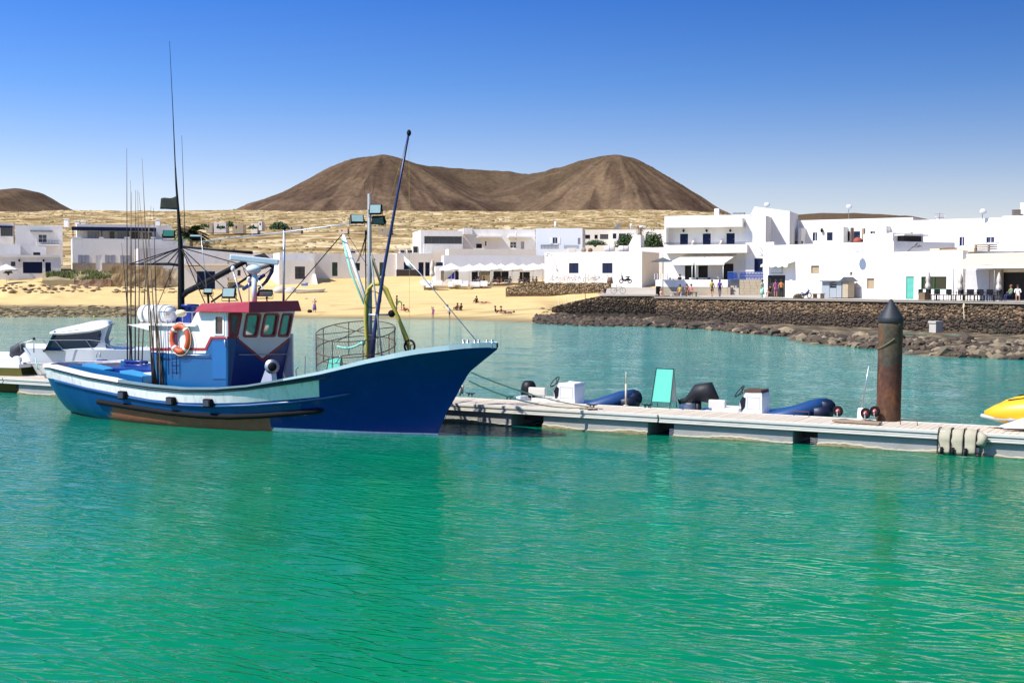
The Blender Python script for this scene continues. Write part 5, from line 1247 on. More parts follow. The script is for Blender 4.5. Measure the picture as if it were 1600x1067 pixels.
for f_ in (0, .02, .08, .25, .5, .75, .92, .98, 1):
    R_.append([CF.P(u, lerp(vS - .15, vE + .15, f_), z + .0 + bz_[i] * (1 - abs(2 * f_ - 1) ** 3.5)) for i, (u, z) in enumerate(eu)])
k.strip(R_); to = k.build('hardtop', GEL, cr); q = to.modifiers.new('s', 'SOLIDIFY'); q.thickness = .07
k = M(); k.tube([C_(33, 549, .0), C_(31, 537, .1), C_(52, 531, .1), C_(90, 531.5, .1), C_(140, 531, .1), C_(160, 533, .1), C_(175, 543, .1), C_(183, 549, .1)], .014, 6)
for a, b in (((34, 534), (48, 555)), ((85, 531.5), (99, 547)), ((134, 531), (145, 546)), ((66, 530), (74, 540))): k.tube([C_(*a, .1), C_(*b, .05)], .012, 5)
k.tube([C_(33, 537, 1.9), C_(52, 528, 2.1), (C_(90, 528.5, 2.2))], .012, 5)
k.build('bow_rail', STEEL, cr)
k = M()
for a, b in (((165, 545), (177, 527)), ((192, 545), (199, 531)), ((181, 538), (199, 538)), ((226, 547), (230, 540))): k.tube([C_(*a, .6), C_(*b, .6)], .02, 5)
k.build('stern_rail', GEL, cr)
k = M(); k.ball(C_(27, 562, 1.0), .16, 9, 6, (1.2, 1, .9)); k.build('anchor_roller', GEL, cr)
k = M(); k.tube([C_(53, 551, .1), C_(53, 537, .1)], .02, 6); k.ball(C_(53, 529, .1), .05, 7, 5); k.build('bow_light', BLACKM, cr)
k = M(); k.tube([C_(147, 504, 1), C_(147, 495, 1)], .012, 5); k.ball(C_(147, 494.5, 1), .045, 7, 5); k.build('mast_light', YHOSE, cr)
k = M(); k.tube([C_(56, 560, 0), C_(56.5, 568, -.2), C_(59, 576, -.5), on_z(64, 579, DZ + .05)], .022, 6); solo(k, 'mooring_rope', ROPET, C_(56, 560, 0), 'pale turquoise mooring rope hanging from the cruiser bow to the pontoon', 'rope')
# skiff with grey-green hull left of the cruiser
SF = Fr((at_Y(0, 575, 47).x, 47), (1, -.28)); sk = thing('skiff', Vector((SF.P(-1.5, .8, 0).x, SF.P(-1.5, .8, 0).y, 0)), 'low white and olive skiff with a covered black outboard beyond the cruiser bow', 'skiff')
ua = SF.uz(-60, 565, 0)[0]; ub = SF.uz(30, 565, 0)[0]; zt = SF.uz(0, 560, 0)[1]
k = M(); k.smooth = True
for side in (-1, 1):
    k.strip([[SF.P(lerp(ua, ub, i / 12), .8 + side * (.8 - .3 * (1 - kz)), kz * zt) for i in range(13)] for kz in (-.2, 0, .5, .75)])
k.build('hull', mat('olive_hull', (.18, .18, .03), .5, .15), sk)
k = M(); k.fbox(SF, ua, ub, -.02, 1.62, zt * .72, zt * .82); k.fbox(SF, ua, ub, .02, .1, zt * .82, zt); k.fbox(SF, ua, ub, 1.5, 1.58, zt * .82, zt + .15); k.build('gunwale', GEL, sk)
k = M(); k.tube([SF.pp(19, 557, .8), SF.pp(24, 549, .8), SF.pp(34, 543, .8), SF.pp(38, 548, .8)], [.12, .24, .22, .1], 10); k.build('covered_outboard', mat('grey_cover', (.05, .05, .06), .7, .3, 4, .3, 8), sk)
# ------------------------------------------------------------------ promenade, sea wall
m = mat('promenade_concrete', (.40, .35, .28), .95, .12, .5, .3, 5, dirt=((.28, .25, .2), .4, .4, 1))
def qp(s_, n_, z): return Vector((QA[0] + QD[0] * s_ + QN[0] * n_, QA[1] + QD[1] * s_ + QN[1] * n_, z))
QL = float(np.linalg.norm(QB - QA)) + 14
ks = M()
rows_ = []
for n_ in (-.15, .6, 3, 8, 14, 24, 40):
    rows_.append([qp(s_, n_, 2.5 + .02 * max(n_ - 1, 0)) for s_ in np.linspace(0, QL, 30)])
ks.strip(rows_); ks.strip([[qp(s_, -.15, 2.5) for s_ in (0, QL)], [qp(s_, -.15, 2.36) for s_ in (0, QL)]]); struct(ks, 'promenade', m)
# plaza running back beside the hotel, and its sloped path towards the beach
ks = M(); rows_ = []
for t_ in np.linspace(0, 1, 8):
    Yv = lerp(140.3, 172, t_)
    rows_.append([at_Y(lerp(a, b, t_ * 0 + .0) if False else x, lerp(461, 443, t_), Yv) for x, a, b in ((lerp(936, 950, t_), 0, 0), (965, 0, 0), (990, 0, 0), (1024, 0, 0), (1060, 0, 0))])
ks.strip(rows_); struct(ks, 'plaza', m)

ROCKD = mat('dark_basalt', (.060, .042, .028), .9, .45, 1.5, .8, 8, island=.4, dirt=((.16, .12, .07), .5, 1.2, 1))
ROCKM = mat('wall_stone', (.17, .11, .060), .9, .35, 1.2, .8, 8, island=.5, dirt=((.24, .17, .09), .4, .8, 1))
ROCKT = mat('pale_wall_stone', (.26, .20, .12), .9, .3, 1.5, .6, 8, island=.3)
rs_ = random.Random(21)
ICO = []
_bm = bmesh.new(); bmesh.ops.create_icosphere(_bm, subdivisions=1, radius=1); ICO_V = [v.co.copy() for v in _bm.verts]; ICO_F = [tuple(v.index for v in f.verts) for f in _bm.faces]; _bm.free()
_bm = bmesh.new(); bmesh.ops.create_icosphere(_bm, subdivisions=2, radius=1); IC2_V = [v.co.copy() for v in _bm.verts]; IC2_F = [tuple(v.index for v in f.verts) for f in _bm.faces]; _bm.free()
def stone(k, c, ex, ey, ez, rough=.18, hi=False):
    V_, F_ = (IC2_V, IC2_F) if hi else (ICO_V, ICO_F)
    k.add([c + ex * v.x * (1 + rs_.uniform(-rough, rough)) + ey * v.y * (1 + rs_.uniform(-rough, rough)) + ez * v.z * (1 + rs_.uniform(-rough, rough)) for v in V_], F_)
def stone_face(k, P, L, h0, h1, size, out, ax_, dark_below=None, proud=.12):
    """rubble facing: P(s, z) -> point on the face"""
    z = h0; r_ = 0
    while z < (4.5 if callable(h1) else h1):
        s_ = rs_.uniform(-size, size); row = size * rs_.uniform(.55, .75)
        while s_ < L:
            w = size * rs_.choice([.5, .7, .85, 1.0, 1.3]) ; hh = w * rs_.uniform(.55, .95); dz = rs_.uniform(-.5, .5) * row
            top = h1(min(max(s_, 0), L)) if callable(h1) else h1
            if z + dz + hh * .5 < top + .03 and 0 <= s_ + w / 2 <= L:
                c = P(s_ + w / 2, z + dz); k.cur = 1 if dark_below is not None and z < dark_below + rs_.uniform(-.4, .4) else (2 if rs_.random() < .06 and dark_below != 9 else 0)
                if k.cur == 2 and len(k.v) % 3: k.cur = 0
                tw = rs_.uniform(-.35, .35); e1 = ax_ * math.cos(tw) + Vector((0, 0, math.sin(tw))); e2 = Vector((0, 0, math.cos(tw))) - ax_ * math.sin(tw)
                stone(k, c + out * rs_.uniform(-.06, .05), e1 * w * .5, e2 * hh * .52, out * proud, .2)
            s_ += w * .86
        z += row * .72
qd3 = Vector((QD[0], QD[1], 0)); qn3 = Vector((QN[0], QN[1], 0))
sw = thing('sea_wall', qp(QL / 2, 0, 0), 'long rubble stone sea wall with a pale coping, holding up the promenade', 'wall')
k = M(); k.add([qp(0, .1, -.6), qp(QL, .1, -.6), qp(QL, .1, 2.36), qp(0, .1, 2.36), qp(0, 1.2, -.6), qp(QL, 1.2, -.6), qp(QL, 1.2, 2.36), qp(0, 1.2, 2.36)], [(0, 1, 2, 3), (7, 6, 5, 4), (3, 2, 6, 7), (0, 3, 7, 4), (1, 5, 6, 2)]); k.build('core', ROCKD, sw)
k = M(); stone_face(k, lambda s_, z: qp(s_, .08, z), QL, -.25, 2.34, .30, -qn3, qd3, dark_below=1.25); k.build('facing_stones', [ROCKM, ROCKD, ROCKT], sw, kind='stuff')
k = M(); s_ = 0
while s_ < QL:
    w = 2.4; k = M(); k.add([qp(a, b, c) for c in (2.502, 2.53) for a, b in ((s_ + .01, -.2), (s_ + w - .01, -.2), (s_ + w - .01, .32), (s_ + .01, .32))], [(3, 2, 1, 0), (4, 5, 6, 7), (0, 1, 5, 4), (1, 2, 6, 5), (2, 3, 7, 6), (3, 0, 4, 7)]); k.build('coping_slab', CONCP, sw); s_ += w
# return of the wall and the dark ramp wall
rw = thing('ramp_wall', at_Y(940, 470, 138), 'dark rubble retaining wall that slopes down to the beach beside the ramp', 'wall')
FW = Fr((at_Y(862, 480, 140).x, 140), (1, -.16)); LW = FW.uz(1024, 470, 0)[0]
uk = FW.uz(937, 461, 0)[0]; ztop = FW.uz(980, 462, 0)[1]; zlow = FW.uz(866, 480, 0)[1]
def rtop(s_): return ztop if s_ > uk else lerp(zlow, ztop, max(0, s_ / uk) ** .8)
k = M(); k.panel(lambda a, b, w: FW.P(a, w + .08, b), [(0, .2), (LW, .2), (LW, ztop - .05), (uk, ztop - .05), (uk * .5, rtop(uk * .5) - .05), (0, zlow - .05)], (), .5); k.build('core', ROCKD, rw)
k = M(); stone_face(k, lambda s_, z: FW.P(s_, .06, z), LW, .9, rtop, .26, -FW.n.to_3d(), FW.a.to_3d(), dark_below=1.9); k.build('facing_stones', [ROCKM, ROCKD, ROCKT], rw, kind='stuff')
k = M(); k.fbox(FW, uk, LW, -.12, .4, ztop - .04, ztop + .04); k.build('coping', CONCP, rw)
# low warm stone wall behind the beach
lw = thing('garden_wall', at_Y(870, 455, 160), 'low warm-toned rubble wall at the back of the beach under the bicycles', 'wall')
FL_ = Fr((at_Y(790, 452, 160).x, 160), (1, -.12)); u1_ = FL_.uz(955, 450, 0)[0]; zt_ = FL_.uz(900, 441.5, 0)[1]; ztl = FL_.uz(795, 443, 0)[1]
def lwt(s_): return lerp(ztl - .5, zt_, min(1, .3 + s_ / 4))
k = M(); k.panel(lambda a, b, w: FL_.P(a, w + .05, b), [(0, 1.5), (u1_, 1.5), (u1_, zt_ - .05), (4, zt_ - .05), (0, ztl - .5)], (), .4); k.build('core', ROCKM, lw)
k = M(); stone_face(k, lambda s_, z: FL_.P(s_, .04, z), u1_, FL_.uz(870, 458, 0)[1], lwt, .30, -FL_.n.to_3d(), FL_.a.to_3d(), proud=.14); k.build('facing_stones', [mat('warm_stone', (.26, .19, .11), .9, .3, 1.5, .6, 8, island=.5), ROCKD, ROCKT], lw, kind='stuff')
# shore rocks: nobody could count them
k = M(); k.smooth = False
def gr(px, py): return hit(px, py)
for i in range(4600):
    px = rs_.uniform(835, 1640); t_ = rs_.random()
    ylo = np.interp(px, [835, 950, 1024, 1100, 1200, 1330, 1450, 1600, 1700], [503, 503, 503, 507, 514, 525, 530, 535, 538]); yhi = np.interp(px, [a for a, b in _sh], [b for a, b in _sh]) + rs_.uniform(-1, 2.5)
    py = lerp(ylo - (12 if px < 1020 else 0), yhi, t_ ** .8)
    nn = float(fbm(np.array([px * .02]), np.array([py * .09]), 3)[0])
    if px > 1150 and nn < .03 and rs_.random() < .9: continue
    if px < 1020 and py < 498 and rs_.random() < .6: continue
    p = hit(px, py); r = rs_.uniform(.07, .30) * (1.9 if rs_.random() < .06 else 1); yaw = rs_.uniform(0, 3.14)
    k.cur = 1 if rs_.random() < (.06 if px < 1150 else .34) else 0
    stone(k, p + Vector((0, 0, r * .08)), Vector((math.cos(yaw), math.sin(yaw), 0)) * r * rs_.uniform(1, 1.9), Vector((-math.sin(yaw), math.cos(yaw), 0)) * r, Vector((0, 0, 1)) * r * rs_.uniform(.6, 1.1), .34)
k.build('shore_rocks', [ROCKD, mat('tan_shore_rock', (.20, .155, .095), .9, .35, 2, .8, 8, island=.4)], kind='stuff')
k = M()
for i in range(1500):
    px = rs_.uniform(-30, 330); py = rs_.uniform(483, 495.5) + (rs_.random() < .08) * -6
    if float(fbm(np.array([px * .03]), np.array([py * .2]), 3)[0]) < -.08 and rs_.random() < .7: continue
    p = hit(px, py); r = rs_.uniform(.08, .34); yaw = rs_.uniform(0, 3.14); k.cur = 0 if rs_.random() < .5 else 1
    stone(k, p, Vector((math.cos(yaw), math.sin(yaw), 0)) * r * rs_.uniform(1.2, 2.6), Vector((-math.sin(yaw), math.cos(yaw), 0)) * r, Vector((0, 0, 1)) * r * .55, .3)
k.build('tide_line_rocks', [mat('weedy_rock', (.085, .07, .028), .9, .4, 3, .6, 10, island=.4), mat('tan_weedy_rock', (.22, .17, .08), .9, .35, 2, .8, 8, island=.4)], kind='stuff')
k = M()
for i in range(240):
    px = rs_.choice([rs_.uniform(-20, 140), rs_.uniform(110, 290), rs_.uniform(840, 1010)]); py = rs_.uniform(446, 458) if px < 300 else rs_.uniform(482, 498)
    p = hit(px, py); r = rs_.uniform(.08, .35); stone(k, p, Vector((1.4, 0, 0)) * r, Vector((0, 1, 0)) * r, Vector((0, 0, .6)) * r, .3)
k.build('scattered_stones', ROCKM, kind='stuff')
p = hit(1462, 520); k = M(); k.box(p + Vector((0, 0, .35)), (.72, .7, .75), .5); k.box(p + Vector((0, 0, .8)), (.85, .8, .16), .5); solo(k, 'concrete_block', [CONCP], p, 'pale capped concrete block standing on the rocks below the sea wall', 'block')
p = qp(float(np.dot(np.array([at_Y(1522, 490, 101).x, 101]) - QA, QD)), -.25, 1.15); k = M(); k.tube(sag(p + Vector((0, 0, 1.1)), p + Vector((0, -.2, 0)), .05, 5), .03, 5); k.tube([p + Vector((.0, -.05, 1.0)) + Vector((0, .16 * math.cos(a), .16 * math.sin(a))) for a in [i * .5 for i in range(13)]], .03, 5); solo(k, 'hanging_rope', ROPEB, p, 'pale looped rope hanging on the face of the sea wall', 'rope')

# ------------------------------------------------------------------ houses
def FR(px, py, Y, th): q = at_Y(px, py, Y); return Fr((q.x, q.y), (math.cos(rad(th)), math.sin(rad(th))))
def op_rect(fr, v, r): a = fr.uz(r[0], r[3], v); b = fr.uz(r[2], r[1], v); return a[0], a[1], b[0], b[1]
def fill(fr, v, kind, r, par, th=.25):
    """what stands in an opening: a window or door with its sub-parts"""
    u0, z0, u1, z1 = op_rect(fr, v, r); w = u1 - u0; h = z1 - z0; f = .055
    def frame(d, m_, mull=0, cross=0, name='window'):
        k = M(); k.fbox(fr, u0, u0 + f, v + d, v + d + .07, z0, z1); k.fbox(fr, u1 - f, u1, v + d, v + d + .07, z0, z1)
        k.fbox(fr, u0 + f, u1 - f, v + d, v + d + .07, z1 - f, z1); k.fbox(fr, u0 + f, u1 - f, v + d, v + d + .07, z0, z0 + f)
        for i in range(mull): x = lerp(u0, u1, (i + 1) / (mull + 1)); k.fbox(fr, x - f * .45, x + f * .45, v + d + .003, v + d + .066, z0 + f, z1 - f)
        for i in range(cross): z = lerp(z0, z1, (i + 1) / (cross + 1)); k.fbox(fr, u0 + f, u1 - f, v + d + .006, v + d + .062, z - f * .4, z + f * .4)
        return k.build(name, m_, par)
    def pane(o, m_, d=.13): k = M(); k.fbox(fr, u0 + .01, u1 - .01, v + d, v + d + .02, z0 + .01, z1 - .01); k.build('pane', m_, o)
    if kind in ('shut', 'shutg'):
        m_ = BLUESH if kind == 'shut' else GREENSH; o = frame(.02, m_, 1)
        k = M(); n_ = max(4, int(h / .14))
        for i in range(n_): z = lerp(z0 + f, z1 - f, (i + .5) / n_); k.add([fr.P(a, b, c) for a, b, c in ((u0 + f, v + .03, z - .05), (u1 - f, v + .03, z - .05), (u1 - f, v + .07, z + .05), (u0 + f, v + .07, z + .05))], [(0, 1, 2, 3)])
        k.build('louvres', m_, o)
        k = M(); k.fbox(fr, u0 + .02, u1 - .02, v + .08, v + .10, z0 + .02, z1 - .02); k.build('backing', m_, o)
    elif kind in ('door', 'doorb', 'doort', 'doorw'):
        m_ = {'door': GREENSH, 'doorb': BLUESH, 'doort': TEAL, 'doorw': WFRAME}[kind]
        o = frame(.04, m_, 0, 0, 'door'); k = M(); k.fbox(fr, u0 + f, u1 - f, v + .08, v + .12, z0 + f, z1 - f)
        for i in range(3): a, b = lerp(z0 + f, z1 - f, (i + .12) / 3), lerp(z0 + f, z1 - f, (i + .88) / 3); k.fbox(fr, u0 + f * 2, u1 - f * 2, v + .065, v + .082, a, b)
        k.build('leaf', m_, o); k = M(); k.ball(fr.P(u1 - .15, v + .05, z0 + h * .48), .03, 6, 4); k.build('handle', STEEL, o)
    elif kind == 'garage':
        o = frame(.05, BLUESH, 3, 0, 'garage_door'); k = M(); k.fbox(fr, u0 + f, u1 - f, v + .10, v + .13, z0 + f, z1 - f); k.build('leaf', BLUESH, o)
    elif kind == 'dark': o = frame(.1, mat('dark_frame', (.03, .03, .035), .5), 0, 0); pane(o, DARK, .2)  # near-black sheet painted as the unlit room behind the opening
    elif kind == 'band': o = frame(.06, mat('grey_metal_frame', (.10, .11, .12), .4), 4, 0); pane(o, GLASS)
    elif kind == 'winb': o = frame(.05, BLUESH, 1, 2); pane(o, GLASS)
    elif kind == 'win': o = frame(.06, WFRAME, 1, 1); pane(o, GLASS)
    elif kind == 'grille': o = frame(.04, mat('grey_frame', (.3, .31, .33), .5), 2, 0); pane(o, mat('pale_curtain', (.45, .46, .5), .7), .10)
    elif kind in ('wsh', 'wshg'):      # window with folded shutters either side
        m2 = mat('grey_shutter', (.30, .32, .40), .6, .1, 4) if kind == 'wshg' else WFRAME
        o = frame(.06, WFRAME, 1, 0); pane(o, mat('pale_curtain', (.5, .5, .53), .7) if kind == 'wshg' else mat('blue_pane', (.01, .03, .12), .15))
        s0 = w * .28
        for a, b in ((u0 - .0, u0 + s0), (u1 - s0, u1)): k = M(); k.fbox(fr, a + .004, b - .004, v - .05, v - .005, z0 + .01, z1 - .01); k.build('shutter', m2, o)
    elif kind == 'tan': o = frame(.1, WOOD, 0, 0); pane(o, mat('tan_board', (.38, .29, .17), .8, .2, 5), .14)
    elif kind == 'green': o = frame(.05, mat('green_frame', (.03, .16, .05), .5), 1, 0); pane(o, mat('green_glass', (.008, .02, .012), .1))
    elif kind == 'blueroll': o = frame(.06, mat('bright_blue', (.03, .05, .45), .5), 0, 0); k = M(); k.fbox(fr, u0 + f, u1 - f, v + .1, v + .12, z0 + f, z1 - f); k.build('roller', mat('bright_blue', (.03, .05, .45)), o)
    return o
def house(label, fr, x0, x1, yt, yb, depth, ops=(), v=0.0, m_=WHITE, par=None, name='house', cat='house', group=None, deep=1.2, plinth=None, parapet=.28, open_back=False, outline=None, gname='wall'):
    ym = (yt + yb) / 2; u0 = fr.uz(x0, ym, v)[0]; u1 = fr.uz(x1, ym, v)[0]; zt = fr.uz(x0, yt, v)[1]; zb = fr.uz(x0, yb, v)[1] - deep; th = .25
    if par is None: par = thing(name, fr.P((u0 + u1) / 2, v + depth / 2, zb + deep), label, cat, group)
    holes = []
    for kind, *r in ops: a, b, c, d = op_rect(fr, v, r); holes.append([(max(a, u0 + .02), max(b, zb + .02)), (min(c, u1 - .02), max(b, zb + .02)), (min(c, u1 - .02), min(d, zt - .02)), (max(a, u0 + .02), min(d, zt - .02))])
    out = [(u0, zb), (u1, zb), (u1, zt), (u0, zt)]
    if outline: out = [fr.uz(a, b, v) for a, b in outline]; out = [(u0, zb) if i == 0 else ((out[i][0], zb) if i == 1 else out[i]) for i in range(len(out))]
    k = M(); k.panel(lambda a, b, w: fr.P(a, v + w, b), out, holes, th)
    k.fbox(fr, u0, u0 + th, v + th, v + depth, zb, zt if not outline else out[-1][1]); k.fbox(fr, u1 - th, u1, v + th, v + depth, zb, zt if not outline else out[2][1]); k.fbox(fr, u0 + th, u1 - th, v + depth - th, v + depth, zb, min(zt, out[2][1]))
    k.build(gname, m_, par)
    k = M(); k.fbox(fr, u0 + th, u1 - th, v + th, v + depth - th, min(zt, out[2][1]) - parapet - .2, min(zt, out[2][1]) - parapet); k.build('roof', mat('flat_roof', (.5, .48, .45), .95), par)
    for kind, *r in ops: fill(fr, v, kind, r, par)
    if plinth:
        for r in plinth[1]:
            a, b, c, d = op_rect(fr, v, r); k = M(); k.fbox(fr, a, c, v - .035, v - .003, b - .6, d); k.build('plinth', plinth[0], par)
    return par
def pxbox(name, fr, r, v0, v1, m_, par, **kw):
    a, b, c, d = op_rect(fr, v0, r); k = M(); k.fbox(fr, a, c, v0, v1, b, d); return k.build(name, m_, par, **kw)
def railing(fr, r, v, m_, par, n=12, xs=False, name='railing', rr=.02):
    a, b, c, d = op_rect(fr, v, r); k = M(); k.tube([fr.P(a, v, d), fr.P(c, v, d)], rr * 1.4, 5); k.tube([fr.P(a, v, b + .03), fr.P(c, v, b + .03)], rr, 5)
    for i in range(n + 1): x = lerp(a, c, i / n); k.tube([fr.P(x, v, b), fr.P(x, v, d)], rr, 4)
    if xs:
        for i in range(n): x, y = lerp(a, c, i / n), lerp(a, c, (i + 1) / n); k.tube([fr.P(x, v, b), fr.P(y, v, d)], rr, 4); k.tube([fr.P(y, v, b), fr.P(x, v, d)], rr, 4)
    return k.build(name, m_, par)
def antenna(px, py0, py1, Y, lab, dish=False):
    p = at_Y(px, py1, Y); q = at_Y(px, py0, Y); t = thing('antenna', p, lab, 'antenna', 'aerials on the roofs'); k = M(); k.tube([p, q], .035, 5); k.build('pole', GALV, t)
    k = M(); k.ball(q - Vector((0, .2, .25)), .35, 9, 6, (1, .3, .8)) if dish else [k.tube([q + Vector((-.45, 0, -.1 - .2 * i)), q + Vector((.45, 0, -.1 - .2 * i))], .02, 4) for i in range(3)]; k.build('dish' if dish else 'aerial', GALV if not dish else RAFTW, t)
TH = 20
# --- left group
f1 = FR(-6, 427, 190, TH)
h1 = house('low white house with a wide blue garage door and a blue side door', f1, -6, 95, 400, 428, 7, [('garage', 36, 409.5, 66, 427), ('doorb', 71, 410, 79.5, 427), ('winb', 17, 409, 24, 416)])
pxbox('roof_ledge', f1, (-6, 399, 95, 401.5), -.15, -.003, WHITE, h1)
for px in (30, 68): k = M(); k.ball(f1.pp(px, 407, -.2), .14, 7, 5, (1, 1, 1.5)); k.build('wall_lamp', BLACKM, h1)
f2 = FR(-6, 400, 197, TH)
house('stepped white terrace wall block with a small dark window above the blue garage', f2, -6, 32, 381, 402, 5, [])
house('white roof terrace room with one small dark window behind the garage house', FR(32, 402, 199, TH), 32, 72, 385, 403, 5, [('dark', 52, 394.5, 63, 400)])
h3 = house('tall white house with a curtained balcony window and slanting awning rail, far to the left', FR(24, 390, 205, TH), 24, 98, 352, 404, 9, [('win', 60, 366.5, 73, 379)], deep=1)
railing(FR(24, 390, 205, TH), (59, 376, 92, 381.5), -.5, BLACKM, h3, 14)
pxbox('awning_box', FR(24, 390, 205, TH), (47, 360, 82, 362), -.6, -.01, GALV, h3); pxbox('balcony_slab', FR(24, 390, 205, TH), (58, 381.8, 93, 384), -.7, -.01, WHITE, h3)
h0 = house('white house with a blue roof edge and shaded porch in the far corner', FR(-12, 395, 206, TH), -12, 21, 349, 385, 8, [('band', 1, 356, 20, 369)]); pxbox('blue_beam', FR(-12, 395, 206, TH), (-12, 353, 20, 355.5), -.4, -.01, BLUESH, h0)
f4 = FR(100, 422, 198, TH)
h4 = house('two-storey white house with blue pergola beam, roof terrace and tan plinth', f4, 113, 291, 372.5, 422, 9,
    [('wshg', 122, 398.5, 139, 411.5), ('doorw', 150, 398.5, 159, 421), ('wshg', 164, 398.5, 180, 411.5), ('wshg', 188, 399, 204, 411.5)], plinth=(TANPL, [(113, 411, 149.5, 422.5), (159.5, 411, 215, 422.5)]))
f4b = Fr(f4.P(0, 3.2, 0).xy, f4.a)
house('', f4b, 120, 268, 350, 377, 6, [('grille', 137, 362, 155, 378), ('band', 171.5, 362, 179, 377), ('grille', 184, 362.5, 201, 378), ('green', 204, 362.5, 218, 378), ('win', 222, 363, 238, 376)], par=h4, deep=.6, gname='upper_wall')
pxbox('pergola_beam', f4, (112, 356, 244, 360), .3, .5, BLUESH, h4)
pxbox('pergola_roof', f4, (113, 356.5, 243, 358.5), .51, 3.4, mat('pergola_reed', (.25, .2, .15), .9), h4)
for px in (113.5, 158.5, 200, 242): pxbox('pergola_post', f4, (px, 360.1, px + 1.2, 373), .3, .42, BLUESH, h4)
for a, b in ((113, 127), (155, 162), (195, 203), (236, 243)): pxbox('terrace_pier', f4, (a, 370.5, b, 373), -.01, .26, WHITE, h4)
t = thing('terrace_table', f4.pp(136, 421, -2.0), 'garden table with two chairs in front of the tan plinth', 'table')
pxbox('table_top', f4, (131, 413.5, 141, 414.6), -2.4, -1.6, GALV, t)
for px in (132.5, 139): pxbox('leg', f4, (px, 414.7, px + .5, 422), -2.1, -2.04, GALV, t)
for px, lab in ((129, 'garden chair at the near end of the terrace table'), (141.5, 'garden chair at the far end of the terrace table')):
    c_ = thing('garden_chair', f4.pp(px, 421, -2), lab, 'chair', 'garden chairs'); pxbox('backrest', f4, (px, 412, px + .7, 417), -2.3, -1.8, GALV, c_); pxbox('seat', f4, (px - .6, 417.2, px + 1.8, 418), -2.3, -1.8, GALV, c_)
    for d_ in (-.4, 1.4): pxbox('leg', f4, (px + d_, 418.1, px + d_ + .4, 422), -2.2, -2.14, GALV, c_)
f5 = FR(215, 421, 192, TH)
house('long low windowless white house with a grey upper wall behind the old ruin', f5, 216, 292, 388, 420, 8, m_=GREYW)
f6 = FR(288, 456, 176, TH)
house('small white cottage with a blue garage door, brown corner stones and a pale cornice', f6, 288, 356, 412, 456, 7, [('garage', 308, 424, 336, 453)], deep=1.0)
h6 = bpy.context.scene.objects; h6 = [o for o in COL.objects if o.get('label', '').startswith('small white cottage')][0]
pxbox('cornice', f6, (287.5, 414.5, 357, 417), -.14, -.004, AWNBG, h6)
for i, py in enumerate((409, 425, 434, 444)): pxbox('corner_stone', f6, (355, py, 358, py + 3.4), -.02, .2, TANPL, h6)
house('long white house with a sloping roof line between the cottage and the desert', FR(288, 425, 186, TH), 288, 440, 386, 440, 8, [('winb', 371, 422, 376, 431), ('doorb', 429, 413, 434.5, 438)], outline=[(288, 440), (440, 440), (440, 399), (360, 391), (290, 384)])
f7 = FR(436, 438, 181, TH)
h7 = house('white house with one blue-framed window and a buttress, by the beached boat', f7, 436, 492, 407, 438, 7, [('winb', 461, 416.5, 476.5, 436)])
house('', Fr(f7.P(0, 1.2, 0).xy, f7.a), 436.5, 492, 395, 408, 5, par=h7, deep=.2, gname='parapet_wall')
k = M(); a = f7.pp(489, 438, -.1); k.add([f7.P(f7.uz(489, 438)[0], .0, a.z + .9), f7.P(f7.uz(489, 438)[0], -1.6, a.z - .6), f7.P(f7.uz(489, 438)[0], 0, a.z - .6), f7.P(f7.uz(493, 438)[0], .0, a.z + .9), f7.P(f7.uz(493, 438)[0], -1.6, a.z - .6), f7.P(f7.uz(493, 438)[0], 0, a.z - .6)], [(0, 1, 2), (3, 5, 4), (0, 3, 4, 1), (1, 4, 5, 2), (0, 2, 5, 3)]); k.build('buttress', WHITE, h7)
f8 = FR(488, 432, 188, TH)
house('long low white house with two dark green doors and a small dark window', f8, 492, 619, 396, 432, 8, [('door', 519, 410, 527.5, 431.5), ('dark', 555, 411, 562.5, 423), ('door', 593, 410, 602, 431.5)], m_=WHITE)
f9 = FR(619, 432, 192, TH)
h9 = house('white house with blue shutters above a dark fence and two blue doors', f9, 620, 676, 396, 432, 8, [('shut', 631, 410, 643, 421), ('doorb', 654, 410, 662, 431.5), ('doorb', 664.5, 410, 671.5, 431.5)])
pxbox('dark_fence', f9, (619.5, 421.5, 654, 432), -.1, -.01, mat('dark_brown_fence', (.06, .045, .045), .8, .2), h9)
for i, (a, b, c, d) in enumerate(((540, 391, 556, 396), (625, 390, 633, 396), (636, 390, 645, 396), (645, 384, 654, 396), (683, 388, 694, 394))):
    t = thing('roof_box', FR(a, c, 197, TH).pp(a, d, 1), ['long grey box on the roof of the house with green doors', 'first louvred vent box on the roof above the blue doors', 'second louvred vent box on the roof above the blue doors', 'tall cream chimney box on the roof above the blue doors', 'small white air conditioner box behind the furled parasol'][i], 'vent box'); q = FR(a, c, 197, TH)
    pxbox('casing', q, (a, b, c, d), 0, .8, CREAM if i == 3 else GREYW, t); pxbox('louvre', q, (a + 1.2, b + 1.5, c - 1.2, d - 1.2), -.03, -.004, DARK, t)
